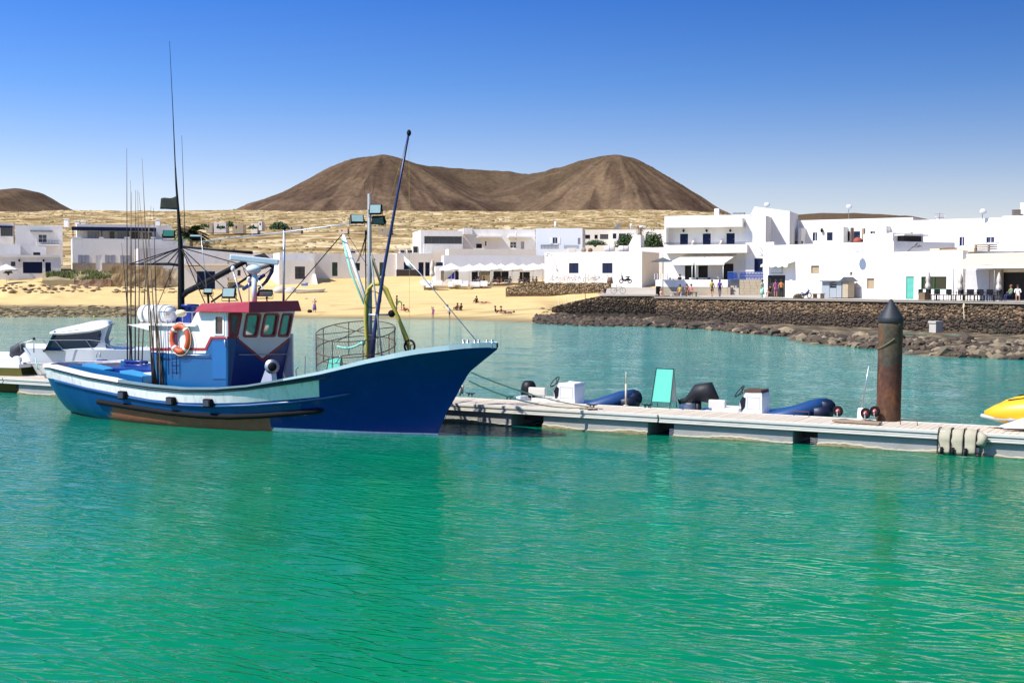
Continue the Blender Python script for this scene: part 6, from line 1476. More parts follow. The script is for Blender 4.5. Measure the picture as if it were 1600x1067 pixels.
# --- beach restaurant
f10 = FR(672, 444, 176, 8)
h10 = house('beach restaurant, low white building behind a row of white parasols', f10, 680, 852, 416, 446, 6, [('tan', 689, 423, 694, 440), ('blueroll', 694, 424, 710.5, 436), ('dark', 711, 423, 717, 440), ('dark', 737, 424, 747, 441), ('tan', 748, 424, 766, 441), ('dark', 771, 424, 795, 441), ('dark', 812, 425, 828, 440)], m_=WHITE)
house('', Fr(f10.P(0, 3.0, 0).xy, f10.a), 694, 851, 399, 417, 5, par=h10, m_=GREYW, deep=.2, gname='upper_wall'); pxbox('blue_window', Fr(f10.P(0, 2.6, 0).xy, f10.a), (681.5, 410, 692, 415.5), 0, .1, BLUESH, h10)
f11 = FR(657, 394, 196, 12)
h11 = house('white modern house with a long dark window band overlooking the restaurant', f11, 657, 723, 360, 396, 9, [('band', 663, 369.5, 722, 381)], deep=3)
pxbox('parapet_step', f11, (662, 381.5, 676, 396), -1.2, -.9, WHITE, h11); pxbox('parapet_step', f11, (676.2, 384, 700, 396), -1.21, -.9, WHITE, h11)
f12 = FR(722, 390, 200, 10)
h12 = house('white upper house with pale awnings and a four-pane window above the restaurant', f12, 722, 836, 358, 392, 9, [('dark', 744, 381, 753, 388), ('doorb', 758, 377, 760, 384), ('win', 797, 378, 807, 388), ('grille', 814, 377.5, 819, 389)], deep=2)
pxbox('awning', f12, (746, 369, 784.5, 371.3), -1.2, -.01, AWN, h12); pxbox('awning', f12, (795, 369, 832, 371.3), -1.2, -.01, AWN, h12); pxbox('roof_tower', f12, (724, 356.5, 738, 366), -.5, -.01, WHITE, h12)
k = M(); k.tube([f12.pp(806.5, 375, -.6), f12.pp(806.5, 362, -.6)], .12, 6); k.build('flue', GREYW, h12)
h12b = house('cream terrace wall running above the parasols in front of the awning house', FR(700, 400, 188, 10), 701, 838, 389, 401, 4, m_=CREAM, name='terrace_wall', cat='wall')
f13 = FR(837, 392, 196, -6)
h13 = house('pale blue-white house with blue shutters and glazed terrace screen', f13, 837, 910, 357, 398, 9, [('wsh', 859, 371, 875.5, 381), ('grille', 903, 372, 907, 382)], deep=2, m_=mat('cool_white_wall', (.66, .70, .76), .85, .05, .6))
railing(f13, (845, 382.5, 873, 389), -.8, GALV, h13, 5); pxbox('glass_screen', f13, (845, 383, 873, 389), -.75, -.72, mat('screen_glass', (.35, .38, .42), .2), h13); pxbox('glass_screen', f13, (881, 383, 905, 389), -.75, -.72, MATS['screen_glass'], h13)
k = M(); k.tube([f13.pp(868, 357, 2), f13.pp(868, 346.5, 2)], .16, 8); k.build('chimney', WHITE, h13)
f14 = FR(910, 378, 215, -6)
h14 = house('cream house with dark windows half hidden by a hedge, second row', f14, 910, 957, 359, 384, 9, [('dark', 911, 367, 922, 373.5), ('dark', 929, 367, 934, 373.5), ('band', 937.5, 366, 950.5, 374)], m_=CREAM)
h14b = house('white house with a blue door and solar panel behind the round bush', FR(957, 378, 213, -6), 957, 1040, 359, 386, 9, [('doorb', 957.5, 365, 963, 373), ('shutg', 967, 365, 977, 374)])
t = thing('solar_panel', at_Y(965, 358, 214), 'tilted solar water panel on the roof left of the round bush', 'solar panel'); k = M(); k.panel(lambda a, b, w: at_Y(a, b, 214 + w), [(959, 358), (965, 357.8), (971.5, 349), (966, 349)], (), 1.2); k.build('panel', GALV, t)
for px, y0, y1, lab in ((986.5, 350, 358, 'white round chimney pipe near the palm stump'), (1005, 353, 356.5, 'flat roof tank behind the palm stump')):
    p = at_Y(px, y1, 213); q = at_Y(px, y0, 213); k = M(); k.lathe([(.25 if px < 1000 else .7, 0), (.25 if px < 1000 else .7, (q - p).length * .8), (.3, (q - p).length)], p, (0, 0, 1), 10); solo(k, 'chimney' if px < 1000 else 'roof_tank', RAFTW, p, lab, 'chimney' if px < 1000 else 'tank')
f15 = FR(851, 443, 166, -22)
h15 = house('bright single-storey white house with two square navy windows and bicycles along it', f15, 851, 1003, 394.5, 444, 8, [('shut', 889, 411, 904, 427), ('shut', 941, 411, 957, 427)])
k = M(); q = f15.pp(861, 398, -.0); k.tube([q, q + Vector((-.5, -.9, .1)), q + Vector((-.55, -1.0, -.1))], .04, 6); k.ball(q + Vector((-.55, -1.0, -.2)), .14, 7, 5, (1, 1, .6)); k.build('street_lamp_arm', GALV, h15)
f15b = FR(1003, 440, 172, -10)
h15b = house('white recessed house wing with a small blue shuttered window, beside the bright house', f15b, 1001, 1040, 387, 441, 8, [('shut', 1009, 411, 1016.5, 420)], plinth=(CREAM, [(1003, 436, 1023, 442)]))
k = M(); k.panel(lambda a, b, w: FR(990, 395, 176, -15).P(a, w, b), [FR(990, 395, 176, -15).uz(*q) for q in ((976, 396), (1001, 396), (1001, 367), (990, 367.5))], (), 3.0); solo(k, 'stair_bulkhead', WHITE, at_Y(990, 396, 177), 'white sloped stair bulkhead on the roof beside the round bush', 'bulkhead')
for i, (a, b, c, d, lab, m_) in enumerate(((943, 384, 962, 394.5, 'large grey water tank lying on the roof of the bright house', GREYW), (965, 384, 984, 394.5, 'second grey water tank lying on the roof nearest the stair bulkhead', GREYW))):
    p = at_Y((a + c) / 2, d, 171); r = (d - b) / F * 171 / 2; t = thing('water_tank', p, lab, 'tank', 'water tanks lying on the roof'); k = M(); L_ = (c - a) / F * 171 / 2 - .1; k.lathe([(.1, -L_), (r * .8, -L_ + .03), (r, -L_ + .15), (r, L_ - .15), (r * .8, L_ - .03), (.1, L_)], p + Vector((0, 0, r)), (1, -.1, 0), 18); k.build('barrel', m_, t); k = M(); k.lathe([(r * 1.02, -.04), (r * 1.02, .04)], p + Vector((0, 0, r)), (1, -.1, 0), 18); k.build('band', GALV, t)
for i, (a, b, c, d, lab) in enumerate(((887, 387, 901, 394.5, 'pale square-faced box on the roof edge of the bright house'), (907, 388, 917, 394.5, 'round tan drum on the roof edge'), (918, 388, 927, 394.5, 'round rust brown drum on the roof edge'))):
    p = at_Y((a + c) / 2, d, 167.5); r = (c - a) / F * 167.5 / 2
    if i == 0: k = M(); k.box(p + Vector((0, .4, r * .5)), (2 * r, .8, r)); k.box(p + Vector((0, -.02, r * .5)), (1.5 * r, .03, r * .7)); solo(k, 'roof_box', CREAM, p, lab, 'box')
    else: k = M(); k.lathe([(r * .75, 0), (r * .78, .02), (r * .75, .9), (r * .3, .92)], p + Vector((0, -.1, r * .75)), (0, 1, 0), 16); solo(k, 'drum', TANPL if i == 1 else mat('rust_brown', (.22, .08, .04), .8), p, lab, 'drum')
# --- hotel with balcony and terrace cafe
f16 = FR(1038, 458, 142, -20)
h16 = house('two-storey white hotel with a long blue-railed balcony over a cream-awninged cafe', f16, 1038, 1172, 338, 460, 10, [('doorb', 1062.5, 365.5, 1075, 382), ('doorb', 1098, 365, 1110.5, 382), ('doorb', 1135, 364.5, 1148, 381.5), ('dark', 1070, 415, 1087, 434), ('dark', 1091, 415, 1106, 434), ('dark', 1128, 412, 1146, 437)], v=1.4, deep=.5)
pxbox('upper_parapet', f16, (1038, 340, 1160, 356), 0, 1.39, WHITE, h16)
pxbox('balcony', f16, (1037, 382, 1167, 396), -.1, 1.39, WHITE, h16)
pxbox('side_fin', f16, (1038, 356.1, 1041, 381.9), 0, 1.39, WHITE, h16)
railing(f16, (1038, 378.3, 1172, 382), -.02, BLUESH, h16, 50, rr=.012)
for px in (1080, 1124): k = M(); k.panel(lambda a, b, w: f16.P(w, a, b), [(0, f16.uz(px, 383)[1]), (1.4, f16.uz(px, 383)[1]), (1.4, f16.uz(px, 372)[1]), (0, f16.uz(px, 381)[1])], (), .12); k.v = [tuple(Vector(q_) + f16.a.to_3d() * f16.uz(px, 380)[0]) for q_ in k.v]; k.build('balcony_divider', WHITE, h16)
for px in (1068, 1104, 1141): k = M(); k.ball(f16.pp(px, 360.5, 1.25), .12, 7, 5, (1, 1, 1.4)); k.build('wall_lamp', BLACKM, h16)
pxbox('chimney', f16, (1116, 326, 1123, 338), 3, 3.6, WHITE, h16)
house('', Fr(f16.P(0, 1.0, 0).xy, f16.a), 1165, 1196, 337.5, 458, 9, [('doorb', 1178.5, 404, 1192, 426)], par=h16, deep=.5, gname='stair_wall')
house('', Fr(f16.P(0, 5.0, 0).xy, f16.a), 1172, 1234, 323, 350, 7, par=h16, deep=4, gname='roof_tower', outline=[(1172, 350), (1234, 350), (1234, 330), (1179, 323), (1172, 337)])
pxbox('roof_pipe_box', Fr(f16.P(0, 6, 0).xy, f16.a), (1145, 332, 1163, 337.5), 0, .6, GALV, h16)
# awnings
for i, ((xa, xb), (ta, tb)) in enumerate((((1042, 1083.5), (1070, 1108)), ((1085, 1132), (1109, 1152)))):
    zt = f16.uz(1090, 398.5, 1.3)[1]; ze = f16.uz(1085, 411.5, -2.6)[1]; A0 = f16.uz(xa, 411, -2.6)[0]; A1 = f16.uz(xb, 411, -2.6)[0]; T0 = f16.uz(ta, 398, 1.35)[0]; T1 = f16.uz(tb, 398, 1.35)[0]
    t = thing('awning', f16.P((A0 + A1) / 2, -1, ze), ['cream cafe awning at the seaward corner under the hotel balcony', 'cream cafe awning nearer the hotel steps'][i], 'awning', 'cream awnings over the cafe terrace')
    k = M(); n_ = 14
    k.strip([[f16.P(lerp(T0, T1, j / n_), 1.35, zt + (.03 if j % 2 else 0)) for j in range(n_ + 1)], [f16.P(lerp(A0, A1, j / n_), -2.6, ze + (.03 if j % 2 else 0)) for j in range(n_ + 1)]]); o = k.build('canopy', AWN, t); q = o.modifiers.new('s', 'SOLIDIFY'); q.thickness = .02
    k = M(); k.strip([[f16.P(lerp(A0, A1, j / n_), -2.6, ze) for j in range(n_ + 1)], [f16.P(lerp(A0, A1, j / n_), -2.62 - .03 * (j % 2), ze - .18) for j in range(n_ + 1)]]); k.build('valance', AWN, t)
    for u in (A0 + .1, A1 - .15): k = M(); k.tube([f16.P(u, -2.55, ze - .02), f16.P(u, -2.55, f16.uz(1085, 437, -2.6)[1])], .045, 6); k.build('post', WFRAME, t)
t = thing('cafe_terrace', f16.pp(1080, 460, -3), 'raised cafe terrace with a white parapet on a rough stone plinth', 'terrace')
pxbox('parapet', f16, (1024, 437, 1137, 448.5), -3.1, -2.85, WHITE, t); pxbox('plinth', f16, (1026, 448.6, 1137, 462), -3.07, -2.86, STONEB, t); pxbox('terrace_floor', f16, (1026, 447, 1137, 449), -2.84, 1.3, CONCP, t); pxbox('end_pier', f16, (1137.3, 449, 1141, 463), -3.1, -1.2, STONEB, t)
ff = f16
st_ = thing('cafe_steps', f16.pp(1147, 460, -2.6), 'flight of stone steps climbing between the cafe terrace and the stone block', 'steps')
for i in range(7):
    y1_ = 459 - i * 3.2; pxbox('step', f16, (1141.4, y1_ - 3.0, 1154.5, y1_ + 6), -2.6 + .38 * i, -2.6 + .38 * i + .377, CONCP, st_)
t = thing('stone_block_wall', f16.pp(1174, 458, -2.4), 'square-cut tan stone block wall carrying a blue fence beside the steps', 'wall')
a, b, c, d = op_rect(f16, -2.6, (1155.3, 437, 1193, 460)); nr_ = 5
pxbox('core', f16, (1155.5, 437.3, 1192.8, 460), -2.5, .6, STONEB, t)
for r_i in range(nr_):
    zz0 = lerp(b, d, r_i / nr_); zz1 = lerp(b, d, (r_i + 1) / nr_); u = a
    while u < c - .1:
        w = rs_.uniform(.4, .75); w = min(w, c - u); k = M(); k.fbox(f16, u + .01, u + w - .012, -2.6 - rs_.uniform(0, .02), -2.51, zz0 + .01, zz1 - .01); k.build('stone_block', STONEB, t); u += w
BF_ = thing('blue_fence', f16.pp(1165, 437, -2.3), 'blue slatted fence on the stone block wall under the bell lamp', 'fence')
railing(f16, (1156, 425, 1193, 437), -2.35, mat('bright_fence_blue', (.02, .07, .30), .5), BF_, 16, xs=True, name='slats', rr=.03); railing(f16, (1137, 425, 1152, 437), -2.35, MATS['bright_fence_blue'], BF_, 8, xs=True, name='slats', rr=.03)
def bell(fr, px, py, v, lab, s_=1.0, arm=True):
    p = fr.pp(px, py, v); t = thing('bell_lamp', p, lab, 'lamp', 'white bell lamps on wall arms'); k = M(); k.lathe([(.42 * s_, 0), (.40 * s_, .06), (.18 * s_, .35 * s_), (.08 * s_, .5 * s_), (.03, .55 * s_)], p, (0, 0, 1), 14); k.build('shade', WFRAME, t)
    k = M(); k.tube([p + Vector((0, 0, .5 * s_)), p + Vector((0, 0, .8 * s_)), fr.P(fr.uz(px, py, v)[0], 0, p.z + .8 * s_)], .035, 6); k.build('arm', WFRAME, t)
bell(Fr(f16.P(0, 1.0, 0).xy, f16.a), 1186, 400, -1.2, 'white bell lamp on an arm beside the blue stair door', 1.1)
f_g = FR(1018, 412, 138, -20); t = thing('grey_parasol', f_g.pp(1035, 450, 0), 'dark grey square parasol at the corner of the cafe terrace', 'parasol')
k = M(); p = f_g.pp(1036, 402.5, 0); q0 = [p + Vector((x, y, -.42)) for x, y in ((-1.25, -1), (.9, -1), (.9, 1), (-1.25, 1))]; k.add([p] + q0, [(0, 1, 2), (0, 2, 3), (0, 3, 4), (0, 4, 1)]); o = k.build('canopy', mat('slate_canvas', (.07, .09, .10), .8), t); q = o.modifiers.new('s', 'SOLIDIFY'); q.thickness = .04
k = M(); k.tube([p, Vector((p.x, p.y, 2.7))], .04, 6); k.build('pole', GALV, t)
for i in range(5): k = M(); q = f_g.pp(1023 + i * 4.2, 437, -.6); k.tube([q, q - Vector((0, 0, -.65))], .04, 5); k.build('post', WFRAME, t)
# --- right, second row
f17 = FR(1193, 380, 150, -32)
h17 = house('long upper white house with navy windows and a crossed blue railing behind the shop', f17, 1193, 1426, 346, 392, 10, [('dark', 1196, 364, 1203, 377.5), ('doorb', 1208, 364, 1218, 386), ('wsh', 1227, 363.5, 1242, 379.5), ('wsh', 1266, 363, 1281, 377), ('shut', 1292, 363, 1301, 376), ('dark', 1321, 361.5, 1328, 377), ('doorb', 1334, 361.5, 1344, 376), ('wsh', 1356, 361, 1371.5, 367)], deep=1)
for a, b, c, d in ((1247, 356, 1252, 386), (1193.5, 357, 1197, 380), (1312, 354, 1318, 384), (1381, 353, 1385, 366)): pxbox('dividing_wall', f17, (a, b, c, d), -1.6, -.01, WHITE, h17)
railing(f17, (1217, 377.5, 1231, 385.5), -1.5, BLUESH, h17, 3, xs=True, name='crossed_railing', rr=.04); railing(f17, (1239, 377.5, 1254, 385.5), -1.5, BLUESH, h17, 3, xs=True, name='crossed_railing', rr=.04)
for px in (1221, 1284): k = M(); k.ball(f17.pp(px, 360, -.2), .16, 7, 5, (1, 1, 1.6)); k.build('wall_lamp', BLACKM, h17)
pxbox('turquoise_wall', f17, (1410, 364, 1424, 384), -.8, -.7, TEAL, h17); pxbox('porch_roof', f17, (1374, 362.5, 1424, 365.5), -1.2, -.01, GREYW, h17)
f18 = FR(1424, 392, 132, -40)
h18 = house('upper white house with two navy windows under the skyline, far side of the bare tree', f18, 1426, 1604, 344.5, 396, 10, [('wsh', 1495, 370, 1511.5, 385), ('wsh', 1534, 370, 1561.5, 380)], deep=1)
pxbox('blank_panel', f18, (1442, 365, 1465, 383), -.05, -.004, WHITE, h18)
house('', Fr(f18.P(0, 4, 0).xy, f18.a), 1566, 1610, 338, 356, 5, par=h18, deep=1, gname='upper_wall'); house('', Fr(f18.P(0, 5, 0).xy, f18.a), 1594, 1615, 317, 345, 4, par=h18, deep=1, gname='tower')
k = M(); [k.fbox(f18, f18.uz(1581, 330, 4)[0], f18.uz(1592, 330, 4)[0], 4, 4.7, f18.uz(1581, 330 + i * 3, 4)[1], f18.uz(1581, 328 + i * 3, 4)[1]) for i in range(3)]; k.build('chimney_cowl', BROWNP, h18)
antenna(1326, 320, 343, 149, 'tall aerial with a white dish on the long upper house', True); antenna(1535, 327, 343, 127, 'single aerial with a small panel on the skyline', True); antenna(1468, 333, 345, 131, 'low grey aerial cluster near the bare tree'); antenna(1198, 317, 325, 152, 'white dish aerial on the hotel roof tower', True)
for i, (a, y0, y1, lab) in enumerate(((1328.5, 356, 382, 'dark brown post on the shop roof terrace'), (1346.5, 357, 382, 'grey brown post with a lamp on the shop roof terrace'))):
    fz = FR(a, 381, 128, -50); k = M(); k.fbox(fz, 0, .26, 0, .2, at_Y(a, y1, 128).z, at_Y(a, y0, 128).z); solo(k, 'terrace_post', BROWNP if i == 0 else WOOD, at_Y(a, y1, 128), lab, 'post')
k = M(); p = at_Y(1340, 381, 128); k.lathe([(.1, 0), (.55, .05), (.5, .4), (.2, .62), (.02, .66)], p, (0, 0, 1), 12); solo(k, 'clay_oven', mat('rust_red', (.30, .07, .04), .8), p, 'round rust red clay dome between the terrace posts', 'oven')
# --- shop row parallel to the sea wall
f19 = Fr(at_Y(1193, 464, 126).xy, (QD[0], QD[1]))
h19 = house('bright white waterfront shop row with a doorway, green door and green-framed window', f19, 1193, 1396, 384, 465, 8, [('dark', 1199, 430, 1227, 464), ('tan', 1267, 415, 1280, 427.5), ('tan', 1328, 425, 1332, 431), ('tan', 1354, 435, 1366, 451)], deep=.4, plinth=(GREYW, [(1228, 448, 1284, 462), (1325, 449, 1345, 465)]))
house('', f19, 1396.3, 1504, 394, 467, 8, [('doort', 1415, 432, 1428, 467), ('green', 1439, 432, 1479, 452)], par=h19, deep=.4, gname='lower_wall')
house('', Fr(f19.P(0, 1.5, 0).xy, f19.a), 1349, 1395, 366, 386, 4, par=h19, deep=.3, gname='roof_room'); pxbox('roof_opening_shade', Fr(f19.P(0, 1.5, 0).xy, f19.a), (1396, 367, 1411, 393), .6, 3, DARK, h19); pxbox('roof_slab', Fr(f19.P(0, 1.5, 0).xy, f19.a), (1395.5, 366, 1413, 368.5), .2, 3.4, WHITE, h19)  # near-black block fills the roof opening as painted shade
t = thing('shop_sign', f19.pp(1212, 426, -.2), 'blank pale sign board over the shop doorway', 'sign'); pxbox('board', f19, (1204, 418, 1221, 426.5), -.14, -.02, mat('sign_face', (.62, .66, .68), .5), t); pxbox('frame', f19, (1203.4, 417.2, 1221.6, 418), -.16, -.02, mat('sign_frame', (.15, .22, .3), .5), t); pxbox('frame', f19, (1203.4, 426.6, 1221.6, 427.3), -.16, -.02, MATS['sign_frame'], t)
t = thing('door_canopy', f19.pp(1212, 415, -.6), 'small white cloth canopy above the shop doorway sign', 'canopy'); k = M(); a = f19.uz(1190, 414, -.9); b = f19.uz(1232, 412, -.9)
k.strip([[f19.P(lerp(a[0], b[0], j / 12), -.02, a[1] + .32) for j in range(13)], [f19.P(lerp(a[0], b[0], j / 12), -1.0, a[1] + .05 * math.sin(j * 1.7)) for j in range(13)], [f19.P(lerp(a[0], b[0], j / 12), -1.03, a[1] - .22 + .08 * math.sin(j * 2.1)) for j in range(13)]]); o = k.build('cloth', CLOTHW, t); q = o.modifiers.new('s', 'SOLIDIFY'); q.thickness = .02
bell(f19, 1336, 394, -.9, 'white bell lamp on the blank wall of the shop row, casting a long shadow', 1.0)
pxbox('parapet_wing', f19, (1193, 378, 1209, 385), .1, .35, WHITE, h19)
# kiosk
fk = Fr(f19.P(0, -1.3, 0).xy, f19.a); t = thing('kiosk', fk.pp(1300, 464, .5), 'small grey panelled kiosk with a flat roof and a stone chimney by the shop', 'kiosk')
pxbox('panel', fk, (1284, 440, 1296, 465), 0, .9, mat('kiosk_panel', (.33, .36, .38), .6, .1, 3), t); pxbox('panel', fk, (1307, 440, 1315, 465), 0, .9, MATS['kiosk_panel'], t); pxbox('counter', fk, (1296.2, 450, 1306.8, 465), .05, .8, MATS['kiosk_panel'], t); pxbox('roof', fk, (1281, 438, 1316, 440), -.3, 1.1, GALV, t)
pxbox('stone_pier', fk, (1316, 440, 1325, 465), -.1, .7, STONEB, t)
k = M(); a = fk.uz(1314, 440, 0); b = fk.uz(1330, 440, 0); k.panel(lambda x, z, w: fk.P(x, -.3 + w, z), [(a[0], a[1]), (b[0], a[1]), ((a[0] + b[0]) / 2, a[1] + .42)], (), 1.2); k.build('gable_roof', mat('dark_roof', (.06, .065, .07), .7), t)
for i in range(5): pxbox('shelf_slat', fk, (1296.3, 440.5 + i * 1.9, 1306.7, 441.5 + i * 1.9), .3, .35, WFRAME if i % 2 else DARK, t)
# beige awning and the bar beneath
f20 = Fr(f19.P(0, -.2, 0).xy, f19.a)
h20 = house('white bar front with a grey panel and a wide dark opening under a beige awning', Fr(f19.P(0, .4, 0).xy, f19.a), 1504.5, 1660, 397, 470, 6, [('dark', 1566, 425, 1640, 468)], deep=.4)
pxbox('grey_panel', Fr(f19.P(0, .3, 0).xy, f19.a), (1503, 422, 1546, 459), 0, .09, mat('pale_grey_board', (.52, .51, .50), .8), h20); pxbox('tan_pillar', Fr(f19.P(0, .3, 0).xy, f19.a), (1547, 421, 1564, 466), -.2, .09, mat('tan_pillar', (.48, .42, .35), .85), h20)
t = thing('beige_awning', f20.pp(1545, 412, -2), 'wide beige awning over the bar terrace at the quay', 'awning'); a = f20.uz(1489, 415, -2.6); T = f20.uz(1519, 397, .3); ue_ = f20.uz(1680, 415, -2.6)[0]
k = M(); k.strip([[f20.P(lerp(T[0], ue_ + 3, j / 10), .55, T[1]) for j in range(11)], [f20.P(lerp(a[0], ue_, j / 10), -2.6, a[1] + .03 * (j % 2)) for j in range(11)]]); o = k.build('canopy', AWNBG, t); q = o.modifiers.new('s', 'SOLIDIFY'); q.thickness = .02
k = M(); k.strip([[f20.P(lerp(a[0], ue_, j / 20), -2.6, a[1]) for j in range(21)], [f20.P(lerp(a[0], ue_, j / 20), -2.63, a[1] - .26) for j in range(21)]]); k.build('valance', AWN, t)
for px in (1490, 1554): k = M(); u = f20.uz(px, 430, -2.5)[0]; k.tube([f20.P(u, -2.5, a[1] - .02), f20.P(u, -2.5, 2.5)], .035, 6); k.build('post', GALV, t)
# balustrade and timber on the low roof
t = thing('balustrade', f19.pp(1480, 393, .6), 'short tan balustrade with round balusters on the low shop roof', 'balustrade'); fb_ = Fr(f19.P(0, .6, 0).xy, f19.a)
pxbox('top_rail', fb_, (1453, 386, 1522, 388), 0, .3, AWNBG, t)
for i in range(16): px = 1470 + i * 1.6; k = M(); p = fb_.pp(px, 394, .15); k.lathe([(.05, 0), (.07, .1), (.04, .2), (.06, .3), (.05, .36)], p, (0, 0, 1), 6); k.build('baluster', AWNBG, t)
for a, b in ((1453, 1468), (1497, 1522)): pxbox('balustrade_panel', fb_, (a, 388.1, b, 394), .03, .27, AWNBG, t)
t = thing('timber_stack', fb_.pp(1533, 391, .5), 'stack of brown timber boards on the roof next to the balustrade', 'timber')
for i in range(3): pxbox('board', fb_, (1521 + i * .5, 381.5 + i * 3.4, 1546, 383.6 + i * 3.4), .4, 1.4, WOOD, t)
for px in (1523, 1543): pxbox('post', fb_, (px, 383, px + 1.5, 392), .42, .6, WOOD, t)
# ------------------------------------------------------------------ ruins, grass, palm, bushes
RUINM = mat('tan_ruin_plaster', (.33, .235, .125), .95, .25, .8, .8, 5, dirt=((.11, .08, .045), .85, .5, 1.6))
fr1 = FR(174, 455, 179, 12); t = thing('ruined_wall', fr1.pp(225, 455, .5), 'tall eroded tan plaster ruin wall standing at the back of the beach', 'ruin')
def rough_wall(fr, x0, x1, yt, yb, depth, par, name, m_, amp=.25, seed=0, deep=.8, cols=24, rws=8):
    u0 = fr.uz(x0, yb)[0]; u1 = fr.uz(x1, yb)[0]; zt = fr.uz(x0, yt)[1]; zb = fr.uz(x0, yb)[1] - deep
    G = []
    for sgn in (0, 1):
        for j in range(rws + 1):
            row = []
            for i in range(cols + 1):
                u = lerp(u0, u1, i / cols); top = zt + amp * (mnoise.noise(Vector((u * .6 + seed, seed, 0))) + .5 * mnoise.noise(Vector((u * 2.1, seed, 3))))
                z = lerp(zb, top, j / rws) if not sgn else lerp(top, zb, j / rws)
                b = .16 * mnoise.noise(Vector((u * 1.1, z * 1.3, seed))) + .05 * mnoise.noise(Vector((u * 4, z * 4, seed)))
                row.append(fr.P(u, b if not sgn else depth + b, z))
            G.append(row)
    k = M(); k.strip(G); e = len(G)
    k.add([G[i][0] for i in range(e)], [tuple(range(e))]); k.add([G[i][-1] for i in range(e)], [tuple(range(e))])
    return k.build(name, m_, par)
rough_wall(fr1, 174, 255, 415, 455, .9, t, 'wall', RUINM, .12, 1)
t2 = thing('ruined_wall', fr1.pp(265, 455, 1.2), 'darker broken stone ruin with doorway gaps right behind the black mast', 'ruin'); fr2 = Fr(fr1.P(0, 1.0, 0).xy, fr1.a)
rough_wall(fr2, 255, 264, 423, 456, .6, t2, 'stone_pier', STONEB, .2, 3, cols=5); rough_wall(fr2, 268, 279, 422, 456, .6, t2, 'stone_pier', STONEB, .2, 5, cols=6); rough_wall(Fr(fr2.P(0, .5, 0).xy, fr2.a), 255, 280, 420, 430, .3, t2, 'lintel', STONEB, .1, 6, deep=0, rws=3)
rough_wall(Fr(fr2.P(0, 2.5, 0).xy, fr2.a), 255, 283, 424, 456, .4, t2, 'rear_wall', ROCKM, .3, 7)
t3 = thing('ruined_wall', fr1.pp(140, 455, -.5), 'low crumbling pinkish rubble wall running left from the tan ruin', 'ruin')
rough_wall(Fr(fr1.P(0, -.3, 0).xy, fr1.a), 116, 173.5, 437, 455, .6, t3, 'wall', mat('pink_rubble', (.32, .20, .13), .95, .4, 1.2, .8, 6, dirt=((.10, .07, .05), .8, 1.5, 1)), .5, 9)
# grass on the bank in front of the terrace house
k = M(); g_ = random.Random(5)
for i in range(5200):
    px = g_.uniform(72, 176); py = g_.uniform(424, 437) if px > 110 else g_.uniform(426, 433)
    n0 = float(fbm(np.array([px * .05]), np.array([py * .12]), 3)[0]); 
    if n0 < -.05 and g_.random() < .8: continue
    fr_g = lerp(193, 181, (py - 424) / 13); p = at_Y(px, py, fr_g); h = g_.uniform(.15, .5); a = g_.uniform(0, 6.28); w = .06
    tip = p + Vector((g_.uniform(-.15, .15), g_.uniform(-.15, .15), h)); k.add([p + Vector((w * math.cos(a), w * math.sin(a), -.1)), p - Vector((w * math.cos(a), w * math.sin(a), .1)), tip], [(0, 1, 2)])
k.build('bank_grass', mat('bank_grass', (.12, .14, .035), .9, .5, .6, island=.4), kind='stuff')
bk = M(); rows_ = []
for j in range(8):
    rows_.append([at_Y(px, lerp(438, 423.5, j / 7) + 1.2 * math.sin(px * .12 + j), lerp(180.5, 194, j / 7)) + Vector((0, 0, .3 * mnoise.noise(Vector((px * .05, j * .4, 2))))) for px in np.linspace(66, 180, 40)])
bk.smooth = True; bk.strip(rows_); rows2 = [[p + Vector((0, 0, -3)) for p in rows_[0]], rows_[0]]; bk.strip(rows2); struct(bk, 'grass_bank', mat('bank_soil', (.30, .23, .12), .95, .35, .5, .8, 4, dirt=((.12, .12, .04), .9, .35, 1)))
def leafy(name, c, rx, ry, rz, n, leaf, m_, lab, cat, group=None, trunk=True, seed=0):
    R = random.Random(seed); t = thing(name, c, lab, cat, group)
    k = M()
    for i in range(n):
        while True:
            v = Vector((R.uniform(-1, 1), R.uniform(-1, 1), R.uniform(-.25, 1)))
            if v.length < 1 and v.length > .35: break
        lump = .85 + .3 * mnoise.noise(v * 2.3 + Vector((seed, 0, 0)))
        p = c + Vector((v.x * rx * lump, v.y * ry * lump, max(0.02, v.z) * rz * lump)); d = Vector((R.uniform(-1, 1), R.uniform(-1, 1), R.uniform(-.3, 1))).normalized(); e = d.orthogonal().normalized(); l = leaf * R.uniform(.6, 1.3)
        k.add([p - e * l * .4, p + d * l, p + e * l * .4, p - d * l * .4], [(0, 1, 2, 3)])
    k.build('foliage', m_, t)
    if trunk:
        k = M()
        for i in range(4): a = i * 1.7; k.tube([c - Vector((0, 0, .3)), c + Vector((rx * .3 * math.cos(a), ry * .3 * math.sin(a), rz * .35)), c + Vector((rx * .6 * math.cos(a), ry * .6 * math.sin(a), rz * .65))], [.09, .06, .02], 5)
        k.build('trunk', BROWNP, t)
    return t
LEAF = mat('bush_green', (.045, .085, .02), .8, .5, .8, island=.5); LEAF2 = mat('hedge_green', (.05, .10, .03), .8, .4, .8, island=.45)
k_ = 210 / F
leafy('round_bush', at_Y(980, 386, 205) , 22 * 205 / F, 1.8, 24 * 205 / F, 2600, .22, LEAF, 'big round dark green bush left of the palm stump behind the roofs', 'bush', 'large round bushes behind the roofs', seed=1)
leafy('round_bush', at_Y(1020, 386, 203), 20 * 203 / F, 1.8, 26 * 203 / F, 2600, .22, LEAF, 'big round dark green bush between the palm stump and the hotel', 'bush', 'large round bushes behind the roofs', seed=2)
